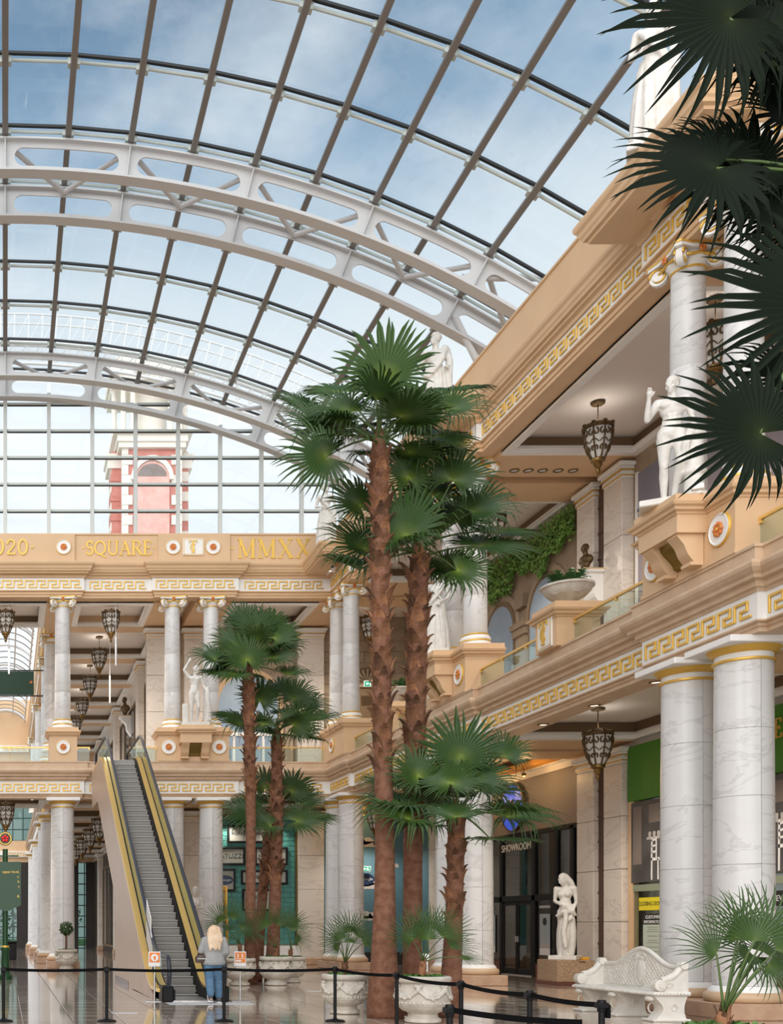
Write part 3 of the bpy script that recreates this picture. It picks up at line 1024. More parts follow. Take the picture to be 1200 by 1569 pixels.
bowl_urn('white fern bowl glimpsed between the two tall palm trunks', (XR, 38.2, 9.40), 2)

# glass balustrades
def balustrade(label, a, b_):
    a, b_ = Vector(a), Vector(b_)
    ln = (b_-a).length
    t = thing('glass_balustrade', label, 'railing', (a.x, a.y, 0), math.atan2((b_-a).y, (b_-a).x), 'glass balustrades of the upper floor')
    n = max(1, round(ln/1.5))
    for k in range(n):
        MB().box(ln*k/n+.015, ln*(k+1)/n-.015, -.008, .008, 8.37, 8.95).build('glass_panel', M['glass'], t)
    MB().box(0, ln, -.035, .035, 8.95, 9.0).build('handrail', M['brass'], t)
    for k in range(n+1):
        x = min(max(ln*k/n, .03), ln-.03)
        MB().box(x-.03, x+.03, -.03, .03, 8.88, 8.95).build('clip', M['brass'], t)
balustrade('glass balustrade with brass rail over the far left passage', (-3, YF-.1), (1.78, YF-.1))
balustrade('short glass balustrade between the single pedestal and the escalator', (2.9, YF-.1), (3.45, YF-.1))
balustrade('short glass balustrade between the escalator and the nude male statue', (5.05, YF-.1), (6.19, YF-.1))
balustrade('glass balustrade with brass rail behind the left palm group', (9.03, YF-.1), (13.0, YF-.1))
balustrade('glass balustrade right of the upper corner pedestal', (XR-.1, 42.4), (XR-.1, 38.72))
balustrade('glass balustrade behind the tall palm trunks, before the robed statue', (XR-.1, 37.68), (XR-.1, 34.04))
balustrade('glass balustrade between the robed statue and the monogram pedestal', (XR-.1, 31.2), (XR-.1, 27.12))
balustrade('glass balustrade between the monogram pedestal and the raised-hand statue', (XR-.1, 26.08), (XR-.1, 22.5))
balustrade('glass balustrade cut off by the right edge', (XR-.1, 19.66), (XR-.1, 15))

# ================================================================ GLASS ROOF
RZ, RR, DT = -5.0, 29.3, 0.0614
roof = struct('ceiling')
roof.location = (0, 0, RZ)
Y0R, Y1R = 20.6, 45.3
BARS = [20.6, 23.4, 26.15, 28.9, 31.5, 33.6, 35.45, 37.9, 40.3, 42.9, 45.2]
rib_me = MB().bbox(-.085, .085, Y0R, Y1R, RR+.02, RR+.27, .015).mesh('rib', M['rib'])
def rotY(a): return Matrix.Rotation(a, 4, 'Y')
K0, K1 = -2, 10
for k in range(K0, K1+1):
    link('rib', rib_me, roof, mtx=rotY(k*DT))
hw = RR*DT/2
gk_me = MB().box(-hw+.05, hw-.05, -.13, -.04, RR+.235, RR+.30).mesh('gasket', M['gasket'])
gb = MB().bbox(-hw+.14, hw-.14, -.03, .05, RR+.12, RR+.20, .02)
for sx in (-1, 1):
    gb.box(sx*(hw-.12)-.04, sx*(hw-.12)+.04, -.06, .12, RR+.06, RR+.24)
gb_me = gb.mesh('glazing_bar', M['bar'])
for k in range(K0, K1):
    m_ = rotY((k+.5)*DT)
    for i, y in enumerate(BARS):
        for me, nm in ((gk_me, 'gasket'), (gb_me, 'glazing_bar')):
            link(nm, me, roof, mtx=m_ @ Matrix.Translation((0, y, 0)))
pane_me = MB().box(-hw+.03, hw-.03, .06, .94, RR+.30, RR+.318)
pane_me.v = [(x, (y-.06)/.88, z) for x, y, z in pane_me.v]
pane_me = pane_me.mesh('pane', M['roofglass'])
for k in range(K0, K1):
    for a, b_ in zip(BARS, BARS[1:]):
        link('pane', pane_me, roof, mtx=rotY((k+.5)*DT) @ Matrix.Translation((0, a+.05, 0)) @ Matrix.Diagonal((1, b_-a-.10, 1, 1)))

def web_panel(b, t0, t1, r0, r1, th):
    dr = r1-r0; ln = RR*(t1-t0)
    hh = dr*.30; cy = r0+dr*.50
    m0 = .27/ln
    sx1 = ln/2*(1-2*m0)-hh
    outer = []; inner = []
    for i in range(13):
        a = -PI/2+PI*i/12
        inner.append((sx1+hh*math.cos(a), cy+hh*math.sin(a))); outer.append((ln/2, r0+dr*i/12))
    for i in range(1, 8):
        q = 1-2*i/8
        inner.append((sx1*q, cy+hh)); outer.append((ln/2*q, r1))
    for i in range(13):
        a = PI/2+PI*i/12
        inner.append((-sx1+hh*math.cos(a), cy+hh*math.sin(a))); outer.append((-ln/2, r1-dr*i/12))
    for i in range(1, 8):
        q = -1+2*i/8
        inner.append((sx1*q, cy-hh)); outer.append((ln/2*q, r0))
    tm = (t0+t1)/2
    def P(x, r, y):
        t = tm+x/RR
        return (math.sin(t)*r, y, math.cos(t)*r)
    v = [P(x, r, -th/2) for x, r in outer]+[P(x, r, -th/2) for x, r in inner]+[P(x, r, th/2) for x, r in outer]+[P(x, r, th/2) for x, r in inner]
    n = len(outer); f = []
    for i in range(n):
        j = (i+1) % n
        f += [(i, j, n+j, n+i), (2*n+i, 3*n+i, 3*n+j, 2*n+j), (n+i, n+j, 3*n+j, 3*n+i)]
    b.add(v, f)
def arc_box(b, t0, t1, r0, r1, y0, y1, n):
    v = []; f = []
    for i in range(n+1):
        t = t0+(t1-t0)*i/n
        s_, c_ = math.sin(t), math.cos(t)
        v += [(s_*r0, y0, c_*r0), (s_*r1, y0, c_*r1), (s_*r1, y1, c_*r1), (s_*r0, y1, c_*r0)]
    for i in range(n):
        for j in range(4):
            j2 = (j+1) % 4
            f.append((i*4+j, i*4+j2, (i+1)*4+j2, (i+1)*4+j))
    f += [(3, 2, 1, 0), (n*4, n*4+1, n*4+2, n*4+3)]
    b.add(v, f)
def arched_beam(y):
    o = bpy.data.objects.new('arched_beam', None)
    COL.objects.link(o); adopt(o, roof)
    o.location = (0, y, 0)
    r0, r1 = RR-.93, RR-.06
    w = MB(); st = MB()
    for k in range(-1, 5):
        web_panel(w, 2*k*DT, 2*(k+1)*DT, r0, r1, .04)
        t = 2*k*DT
    for k in range(-1, 6):
        t = 2*k*DT
        s_ = MB().box(-.02, .02, -.16, .16, r0, r1)
        s_.xf(rotY(t)); st.add(s_.v, s_.f)
    w.build('web', M['steel'], o)
    st.build('stiffener', M['steel'], o)
    fb = MB(); arc_box(fb, -2*DT, 10*DT, r0-.05, r0, -.20, .20, 48)
    fb.build('bottom_flange', M['steel'], o)
    ft = MB(); arc_box(ft, -2*DT, 10*DT, r1, r1+.05, -.16, .16, 48)
    ft.build('top_flange', M['steel'], o)
BY = (31.6, 33.65, 43.35, 45.05)
for y in BY: arched_beam(y)
for ya_, yb_ in (BY[:2], BY[2:]):
    for k in range(-1, 5):
        def pt(t, y, dr): return Vector((math.sin(t)*(RR-dr), y, math.cos(t)*(RR-dr)))
        nd = pt((2*k+1)*DT, yb_-.1, .16)
        for e in (0, 2):
            MB().tube([pt((2*k+e+(.12 if e == 0 else -.12))*DT, ya_+.1, .22), nd], .075, 10).build('brace', M['steel'], roof, smooth=50)
for (x0, x1, y, z) in ((13.2, 16.6, 31.75, 20.42), (13.2, 16.6, 43.4, 20.42)):
    MB().tube([(x0, y, z-RZ), (x1, y, z-RZ)], .10, 12).build('strut', M['steel'], roof, smooth=50)
MB().tube([(13.72, 33.6, 20.35-RZ), (14.7, 33.6, 18.4-RZ)], .10, 12).build('strut', M['steel'], roof, smooth=50)

# glazed end wall above the far entablature
w1 = struct('window_1')
YW = 45.35
def arch_z(x): return RZ+math.sqrt(max(0, (RR-.1)**2-x*x))
xs = [RR*math.sin(k*DT) for k in range(-2, 10)]
for x in xs:
    MB().bbox(x-.075, x+.075, YW-.14, YW+.06, 17.4, arch_z(x)-.5, .01).build('mullion', M['steel2'], w1)
zs = [17.5, 18.78, 19.88, 20.98, 22.08, 23.18, 25.0]
for a, b_ in zip(xs, xs[1:]):
    for z in zs[1:-1]:
        if z < max(arch_z(a), arch_z(b_))-.3:
            t_ = bpy.data.objects.new('transom', MB().bbox(a+.075, b_-.075, YW-.05, YW+.05, z-.0, z+.10, .01).mesh('transom', M['bar']))
            COL.objects.link(t_); adopt(t_, w1)
            MB().box(a+.085, b_-.085, YW-.045, YW+.045, z-.03, z-.001).build('gasket', M['gasket'], t_)
    for z0_, z1_ in zip(zs, zs[1:]):
        za, zb_ = min(z1_, arch_z(a)), min(z1_, arch_z(b_))
        if max(za, zb_) > z0_+.05:
            MB().prism([(a+.08, z0_+.1), (b_-.08, z0_+.1), (b_-.08, max(z0_+.11, zb_-.06)), (a+.08, max(z0_+.11, za-.06))], YW-.01, YW+.01, 'y').build('pane', M['roofglass'], w1)

# ================================================================ OUTSIDE: gantry arch and clock tower
gan = thing('roof_gantry', 'white lattice arch curving across the sky beyond the glass roof', 'gantry', (0, 56, -5.5))
def apt(r, t, y=0): return Vector((math.sin(t)*r, y, math.cos(t)*r))
for r, rad in ((38.4, .05), (37.9, .04), (36.9, .16), (35.9, .08)):
    MB().tube([apt(r, -.1+.62*i/40) for i in range(41)], rad, 6).build('rail', M['paintwhite'], gan, smooth=True)
pb, db, lb_ = MB(), MB(), MB()
for i in range(34):
    t = -.1+.62*i/33; t2 = t+.62/33
    pb.tube([apt(36.9, t), apt(38.4, t)], .035, 5)
    db.tube([apt(36.9, t), apt(38.4, t2)], .025, 5)
    lb_.tube([apt(35.9, t), apt(36.9, t2)], .035, 5).tube([apt(36.9, t), apt(35.9, t)], .035, 5)
pb.build('post', M['paintwhite'], gan); db.build('diagonal', M['paintwhite'], gan); lb_.build('lattice', M['steel'], gan)
tw = thing('clock_tower', 'red brick tower with pale stone quoins seen through the end glazing', 'tower', (13.0, 100, 0))
tw.scale = (.76, .76, .965)
M['brickred'] = mat('hazed_red_brick', (0.62, 0.25, 0.20), 0.8, col2=(0.55, 0.20, 0.16), scale=3)  # brick red lightened, haze of the glazing put into its colour
M['towerstone'] = mat('pale_tower_stone', (0.80, 0.74, 0.66), 0.7)
MB().box(-3.35, 3.35, -3.35, 3.35, 0, 46).build('brick_shaft', M['brickred'], tw)
MB().box(-2.0, 2.0, -3.7, -3.2, 0, 42.7).prism([(2.0*math.cos(PI*i/16), 42.7+1.7*math.sin(PI*i/16)) for i in range(17)], -3.7, -3.2, 'y').build('arched_panel', M['brickpale'], tw)
aw = MB()
for i in range(16):
    a, b_ = PI*i/16, PI*(i+1)/16
    aw.prism([(2.0*math.cos(a), 42.7+1.75*math.sin(a)), (2.5*math.cos(a), 42.7+2.2*math.sin(a)), (2.5*math.cos(b_), 42.7+2.2*math.sin(b_)), (2.0*math.cos(b_), 42.7+1.75*math.sin(b_))], -3.9, -3.3, 'y')
aw.build('arch_ring', M['towerstone'], tw)
MB().prism([(1.7*math.cos(PI*i/12), 43.0+1.15*math.sin(PI*i/12)) for i in range(13)], -3.74, -3.6, 'y').build('window_pane', M['shopglass'], tw)
for j in range(13):
    z = 34.0+j*.92
    for sx in (-1, 1):
        l1 = 1.25 if j % 2 else .75
        q = MB().bbox(min(sx*3.5, sx*(3.5-l1)), max(sx*3.5, sx*(3.5-l1)), -3.55, -2.6, z, z+.9, .04)
        q.build('quoin', M['towerstone'], tw)
        q = MB().bbox(min(sx*4.6, sx*3.3), max(sx*4.6, sx*3.3), -1.6+(.3 if j % 2 else 0), 1.2, z, z+.9, .04)
        q.build('quoin', M['towerstone'] if (j+(sx > 0)) % 2 else M['brickred'], tw)
MB().box(-4.5, 4.5, -1.5, 1.5, 0, 46).build('brick_wing', M['brickred'], tw)
cn = MB().box(-3.9, 3.9, -3.9, 3.9, 45.6, 46.1).box(-4.1, 4.1, -4.1, 4.1, 46.1, 46.7).box(-5.2, 5.2, -1.9, 1.9, 45.2, 45.7).box(-5.0, 5.0, -1.7, 1.7, 44.4, 45.2)
cn.box(-4.6, 4.6, -4.4, 4.4, 46.7, 47.0)
cn.build('cornice', M['towerstone'], tw)
MB().cyl((0, 0, 47), 2.2, 6, 24).build('belfry_core', M['towerstone'], tw, smooth=40)
for x, y in ((-4.2, -1.2), (-3.3, -3.0), (-2.2, -3.2), (2.2, -3.2), (3.3, -3.0), (4.2, -1.2)):
    MB().lathe([(.42, 0), (.34, .4), (.30, 4.4), (.42, 4.7)], 14, (x, y, 47)).build('belfry_column', M['towerstone'], tw, smooth=40)
MB().box(-4.6, 4.6, -4.2, 4.2, 51.7, 52.2).box(-4.9, 4.9, -4.5, 4.5, 52.2, 52.8).box(-4.2, 4.2, -3.6, 3.6, 52.8, 54).build('belfry_roof', M['towerstone'], tw)

# ================================================================ THE FAR PASSAGE beyond the escalator
PA = [(2.1, 86.0), (2.1, 48.5)]
t4 = entab('trim_4', low, PA); entab('trim_4', up, PA, t4)
entab('trim_4', [('cornice', M['tan'], [(p[0]*.6, p[1]) for p in corn[0][2]]), ('attic_panel', M['tan'], [(p[0]*.9, p[1]) for p in attic[0][2]])], PA, t4)
for me_z, d_ in ((7.16, .245), (15.39, .25)):
    keys(t4, [(2.1, 60.0), (2.1, 48.5)], d_, me_z)
wr2 = struct('wall_right')
MB().box(6.9, 7.3, YB+.3, 86, 6.7, 17.4).build('passage_wall', M['marble_warm'], wr2)
MB().box(6.9, 7.3, YB+.3, 86, 0, 6.7).build('dark_timber_wall', M['darkwood'], wr2)
for yc in (54.8, 66.3, 77.8):
    pilaster(wr2, 0, 6.76, 6.9, yc, R(-90), 1.0)
    pilaster(wr2, ZF1, 14.8, 6.9, yc, R(-90), 1.0)
for ya_, yb_ in ((49.3, 53.8), (55.8, 65.3), (67.3, 76.8)):
    w_ = struct('window_%d' % (2+int(ya_ > 50)+int(ya_ > 60)))
    for z0_, z1_ in ((.5, 5.6), (8.2, 13.4)):
        MB().box(6.86, 6.895, ya_, yb_, z0_, z1_).build('dark_pane', M['darkglass'], w_)
        f_ = MB()
        for k in range(5):
            y = ya_+(yb_-ya_)*k/4
            f_.box(6.80, 6.90, y-.05, y+.05, z0_, z1_)
        f_.box(6.80, 6.90, ya_, yb_, z1_, z1_+.12).box(6.80, 6.90, ya_, yb_, z0_-.12, z0_)
        f_.build('window_frame', M['tan_dark'], w_)
ew = struct('wall_back')
MB().box(-3, 7.3, 86, 86.3, 14.6, 19.4).box(-3, 7.3, 86, 86.3, 6.7, 8.4).build('end_wall', M['tan'], ew)
MB().box(-3, 7.3, 85.7, 86, 7.1, 7.57).build('frieze', M['white'], ew)
MB().box(-3, 2.1, 85.6, 86, 15.3, 15.8).build('frieze', M['white'], ew)
for z in (7.16, 15.4):
    for k in range(5):
        o = link('key_motif', KEY, ew); o.location = (-.2+.46*k, 85.69 if z < 9 else 85.59, z)
w5 = struct('window_5')
for z0_, z1_, dz in ((0.0, 6.7, .75), (8.4, 14.6, .8)):
    n = int((z1_-z0_)/dz)
    for k in range(13):
        x = -2.6+.8*k
        MB().box(x-.04, x+.04, 86.02, 86.14, z0_, z1_).build('mullion', M['teal'], w5)
    for k in range(n+1):
        z = z0_+(z1_-z0_)*k/n
        MB().box(-2.7, 7.1, 86.03, 86.13, z-.04, z+.04).build('transom', M['teal'], w5)
    MB().box(-2.7, 7.1, 86.07, 86.09, z0_, z1_).build('pane', M['tealglass'], w5)
for x0, x1 in ((.9, 2.9), (3.9, 5.7), (6.3, 7.2)):
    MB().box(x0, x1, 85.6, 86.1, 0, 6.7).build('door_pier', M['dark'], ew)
# shrubs and lawn outside the end doors
M['shrub'] = mat('shrub_green', (0.10, 0.24, 0.06), 0.8, col2=(0.20, 0.36, 0.10), scale=2)
for i, (x, y, r, lb) in enumerate(((-1.2, 93, 2.6, 'leafy green shrub outside the glazed end doors, left one'), (4.2, 94, 2.4, 'leafy green shrub outside the glazed end doors, middle one'), (9.4, 93, 2.5, 'leafy green shrub outside the glazed end doors, beyond the right gallery'))):
    s_ = thing('outdoor_shrub', lb, 'shrub', (x, y, 0))
    MB().tube([(0, 0, 0), (0, 0, r)], .1, 6).build('stem', M['bark'], s_)
    b = MB(); rn = random.Random(i)
    for k in range(500):
        d = Vector((rn.gauss(0, 1), rn.gauss(0, 1), rn.gauss(0, 1))).normalized()*r*rn.uniform(.7, 1)
        c_ = Vector((d.x, d.y, d.z+r*1.05))
        u_ = Vector((rn.gauss(0, 1), rn.gauss(0, 1), rn.gauss(0, 1))).normalized()*.16
        w_ = d.cross(u_).normalized()*.12
        b.add([c_-u_, c_+w_, c_+u_, c_-w_], [(0, 1, 2, 3)])
    b.build('foliage', M['shrub'], s_, kind='stuff')
tl = struct('ground')
MB().box(-30, 40, 100, 160, -.3, -.1).build('lawn', M['shrub'], tl)
# barrel glazing over the far passage
rf = struct('ceiling')
ab, lbm = MB(), MB()
for k in range(8):
    y = 50.5+4.9*k
    ab.tube([(2.0*math.sin(-.9+1.8*i/14), y, 16.4+2.0*math.cos(-.9+1.8*i/14)) for i in range(15)], .09, 6)
for k in range(26):
    y = 49.5+1.45*k
    lbm.tube([(2.02*math.sin(-.9+1.8*i/14), y, 16.42+2.02*math.cos(-.9+1.8*i/14)) for i in range(15)], .03, 5)
ab.build('arch_rib', M['paintwhite'], rf); lbm.build('glazing_bar', M['rib'], rf)
for t in (-.85, -.3, .3, .85):
    MB().box(2.0*math.sin(t)-.04, 2.0*math.sin(t)+.04, 48.7, 86, 16.4+2.0*math.cos(t)-.05, 16.4+2.0*math.cos(t)+.05).build('purlin', M['paintwhite'], rf)
pn = MB()
for i in range(14):
    a, b_ = -.9+1.8*i/14, -.9+1.8*(i+1)/14
    pn.add([(2.05*math.sin(a), 48.7, 16.4+2.05*math.cos(a)), (2.05*math.sin(b_), 48.7, 16.4+2.05*math.cos(b_)), (2.05*math.sin(b_), 86, 16.4+2.05*math.cos(b_)), (2.05*math.sin(a), 86, 16.4+2.05*math.cos(a))], [(0, 1, 2, 3)])
pn.build('pane', M['roofglass'], rf)

# green banner hung across the far passage
bn = thing('hanging_banner', 'dark green banner strung across the far passage at upper floor level', 'banner', (0, 54.6, 0))
MB().box(-1.4, 1.42, -.012, .012, 13.18, 14.36).build('cloth', M['bannergreen'], bn)
MB().tube([(-1.9, 0, 14.40), (2.0, 0, 14.40)], .03, 8).build('top_rod', M['black'], bn)
MB().tube([(-1.9, 0, 13.14), (2.0, 0, 13.14)], .03, 8).build('bottom_rod', M['black'], bn)
MB().lathe([(.07, 0), (.07, .02)], 14).xf(Matrix.Rotation(R(90), 4, 'X')).build('emblem', M['rose'], bn).location = (1.28, -.012, 13.82)
for x, z, y, lb in ((4.55, 13.0, 45.2, 'thin white rod hanging beside the lantern above the escalator'), (.16, 12.9, 46.2, 'thin white rod hanging in front of the green banner'), (4.5, 11.9, 47.3, 'thin white cord with a bulb tip hanging below the longer rod')):
    r_ = thing('hanging_rod', lb, 'rod', (x, y, 0), 0, None)
    MB().tube([(0, 0, 15.4), (0, 0, z)], .012, 6).build('cord', M['paintwhite'], r_)
    MB().lathe([(.03, 0), (.04, .05), (.04, 1.15), (.02, 1.2)], 10, (0, 0, z-.6)).build('tube', M['paintwhite'], r_, smooth=40)

# ================================================================ ESCALATOR
es = thing('escalator', 'long single escalator with grey steps, brass decks and glass sides', 'escalator', (0, 0, 0))
M['clad'] = mat('beige_cladding', (0.58, 0.42, 0.31), 0.4, col2=(0.55, 0.39, 0.28), scale=1.5)
sm = MB()
pr = [(0, 0), (.43, 0), (.43, -.06), (.06, -.06)] + [(.055-.04*math.sin(PI*i/8)*.5+.03*i/8, -.06-.20*i/8) for i in range(9)][::1]
rs = [(.012, -.02), (0, 0), (.43, 0), (.43, -.05), (.10, -.05), (.10, -.26), (.075, -.26)] + [(.075-.05*math.sin(i/7*PI/2), -.26+.22*i/7) for i in range(1, 8)]
sm.prism([(a, b_) for a, b_ in rs], 3.84, 4.62, 'x')
for i in range(24):
    x = 3.85+.76*i/24
    sm.box(x, x+.016, .03, .43, -.004, .006)
step_me = sm.mesh('step', M['stepgrey'])
for n in range(0, 39):
    o = link('step', step_me, es)
    o.location = (0, 26.3+.3464*n, .06+.2*n)
    MB().box(3.84, 4.62, -.006, .014, -.016, .003).build('nosing', M['nosing'], o) if n == 0 else None
nose = MB().box(3.84, 4.62, -.006, .016, -.014, .004).mesh('nosing', M['nosing'])
for n, o in enumerate([k for k in KID[es.name] if k.name.startswith('step')]):
    if n: link('nosing', nose, o)
def zl(y):
    q = .06+.57735*(y-26.3)
    return max(.06, min(7.6, q))
YS = [24.75, 25.4, 25.9, 26.3, 26.7, 27.2, 28] + [28+.9*i for i in range(1, 12)] + [38.4, 38.9, 39.3, 39.8, 40.6, 41.6, 42.6, 43.4]
def rz_(y, h):              # smooth profile at height h above the nosing line
    return sum(zl(y+d) for d in (-.5, -.25, 0, .25, .5))/5+h
def ribbon(x0, x1, h0, h1, y0=24.75, y1=43.4):
    ys = [y for y in YS if y0 <= y <= y1]
    top = [(y, rz_(y, h1)) for y in ys]
    bot = [(y, max(0.0, rz_(y, h0))) for y in ys]
    return MB().prism(bot+top[::-1], x0, x1, 'x')
for sx, nm in ((-1, 'left'), (1, 'right')):
    c = 4.23
    def X(d0, d1): return (c+sx*d0, c+sx*d1) if sx > 0 else (c-d1, c-d0)
    ribbon(*X(.40, .44), -.14, .20).build('skirt_panel', M['black'], es)
    ribbon(*X(.44, .60), .16, .24).build('inner_deck', M['brass'], es)
    ribbon(*X(.60, .635), .14, .26).build('glass_channel', M['gasket'], es)
    ribbon(*X(.61, .62), .26, .90, 24.9, 43.2).build('glass_panel', M['glass'], es)
    ribbon(*X(.635, .80), .15, .235).build('outer_deck', M['brass'], es)
    pts = []
    xm = c+sx*.615
    for i in range(9):                              # newel loop at the foot
        a = -PI/2-PI*i/8*0.98
        pts.append((xm, 24.55+.36*math.cos(a)*-0.0-.33*math.sin(PI*i/8), .30+.36*(1-math.cos(PI*i/8))))
    for y in YS: pts.append((xm, y, rz_(y, .96)))
    for i in range(1, 9):
        pts.append((xm, 43.4+.33*math.sin(PI*i/8), 7.6+.96-.36*(1-math.cos(PI*i/8))))
    MB().tube(pts, .05, 8).build('handrail', M['rubber'], es, smooth=True)
    MB().bbox(xm-.13, xm+.13, 24.4, 24.95, 0, .36, .03).build('newel_box', M['black'], es)
    # side cladding: the deep face under the deck
    ys = [y for y in YS if y >= 26.3]
    top = [(y, rz_(y, .15)) for y in ys]
    und = [(25.6, 0.0), (29.85, 0.02), (40.8, 6.33), (43.5, 6.33)]
    MB().prism(und+[(43.5, 7.75)]+top[::-1]+[(25.6, .12)], *X(.76, .80), 'x').build('side_cladding', M['clad'], es)
MB().prism([(29.85, 0.02), (40.8, 6.33), (43.5, 6.33), (43.5, 6.38), (40.75, 6.38), (29.85, .10)], 3.47, 4.99, 'x').build('soffit', M['clad'], es)
MB().prism([(29.9, 0.0), (35.0, 0.0), (35.0, 2.94), (34.9, 2.88)], 3.50, 4.96, 'x').build('support_wall', M['clad'], es)
MB().box(3.49, 4.97, 31.2, 35.02, 0, .14).build('support_plinth', M['redgranite'], es)
MB().box(3.6, 4.86, 39.3, 43.5, 7.45, 7.61).build('landing_plate', M['stepgrey'], es)
MB().box(3.5, 4.96, 24.7, 26.3, 0.0, .02).build('comb_plate', M['chrome'], es)
npn = MB().box(3.58, 3.60, 27.1, 27.9, .9, 1.9).box(3.575, 3.60, 26.9, 27.1, .75, 1.55)
npn.v = [(x, y, z+(y-27.1)*.577) for x, y, z in npn.v]
npn.build('notice_panel', M['paintwhite'], es)

# ================================================================ PALMS
def blade_mesh(name, seed, nseg=40, spread=155, join=.48, droop=.16, cup=.10, material=None, wid=1.0):
    rn = random.Random(seed)
    b = MB()
    dphi = 2*R(spread)/nseg
    for k in range(nseg):
        ph = -R(spread)+dphi*(k+.5)
        ln = (.74+.26*math.cos(ph*.9))*rn.uniform(.93, 1.05)
        rj = join*ln*rn.uniform(.9, 1.1)
        dv = Vector((math.sin(ph), math.cos(ph), 0)); sv = Vector((math.cos(ph), -math.sin(ph), 0))
        tip = droop*rn.uniform(.4, 1.5)
        side = rn.uniform(-.085, .085)
        rr = [.0, .25*ln, rj, (rj+ln)*.5, .84*ln, .95*ln, ln]
        hw_ = [.0, .25*ln*math.tan(dphi/2), rj*math.tan(dphi/2)*1.0, rj*math.tan(dphi/2)*.78*wid, rj*math.tan(dphi/2)*.46*wid, rj*math.tan(dphi/2)*.24*wid, .001]
        pv = []
        for r, h in zip(rr, hw_):
            q = r/ln
            bend = max(0, q-.55)/.45
            z = r*cup - tip*bend*bend*.9
            c = dv*(r-.05*bend*bend*tip/.16*.3) + sv*(side*bend)
            pv.append((c - sv*h + Vector((0, 0, z)), c + Vector((0, 0, z-h*.55)), c + sv*h + Vector((0, 0, z))))
        o = len(b.v)
        for t in pv: b.v += [tuple(p) for p in t]
        for i in range(len(pv)-1):
            for j in (0, 1):
                b.f.append((o+i*3+j, o+i*3+j+1, o+i*3+j+4, o+i*3+j+3))
    me = bpy.data.meshes.new(name)
    me.from_pydata(b.v, [], b.f)
    me.materials.append(material)
    me.update()
    return me
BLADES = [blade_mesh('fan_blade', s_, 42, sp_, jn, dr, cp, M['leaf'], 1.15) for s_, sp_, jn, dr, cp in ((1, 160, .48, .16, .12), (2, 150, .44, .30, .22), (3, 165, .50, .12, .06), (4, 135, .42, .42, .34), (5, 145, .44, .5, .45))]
BLADES_D = [blade_mesh('fan_blade', s_+10, 40, sp_, jn, dr, cp, M['leaf_shaded'], .95) for s_, sp_, jn, dr, cp in ((1, 160, .50, .20, .10), (2, 150, .46, .34, .16))]
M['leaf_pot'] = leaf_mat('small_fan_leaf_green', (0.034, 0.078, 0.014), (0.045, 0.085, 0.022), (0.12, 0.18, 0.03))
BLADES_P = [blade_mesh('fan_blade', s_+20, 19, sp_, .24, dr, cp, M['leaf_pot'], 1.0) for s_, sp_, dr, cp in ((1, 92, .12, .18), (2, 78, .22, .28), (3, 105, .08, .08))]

def frond_mtx(c, ang, tilt, size, roll=0.0):
    """blade at c whose main tip points along the image-plane angle ang (degrees, 0 right, 90 up) and whose
    face is turned from the viewer (tilt 0) towards the sky (tilt 90)"""
    a = Vector((math.cos(R(ang)), 0, math.sin(R(ang))))
    n = Vector((0, -1, 0))
    rot = Matrix.Rotation(R(-tilt), 3, 'X')          # leans the face skyward
    a = rot @ a; n = rot @ n
    if roll:
        q = Matrix.Rotation(R(roll), 3, a); n = q @ n
    x = a.cross(n)
    m = Matrix((x, a, n)).transposed().to_4x4()
    return Matrix.Translation(c) @ m @ Matrix.Diagonal((size, size, size, 1))

def leaf_base_mesh():
    b = MB()
    v = []
    for i, (z, w, y) in enumerate(((0, .5, 0), (.4, .46, .10), (.75, .32, .24), (1.0, .16, .46), (1.1, .09, .66))):
        v += [(-w, -y-.05, z), (0, -y-.18+.10*i/4, z), (w, -y-.05, z), (w*.8, -y+.08, z+.03), (-w*.8, -y+.08, z+.03)]
    f = []
    for i in range(4):
        for j in range(5):
            f.append((i*5+j, i*5+(j+1) % 5, (i+1)*5+(j+1) % 5, (i+1)*5+j))
    f += [(4, 3, 2, 1, 0), (20, 21, 22, 23, 24)]
    b.add(v, f)
    return b.mesh('leaf_base', M['boot'])
BOOT = leaf_base_mesh()

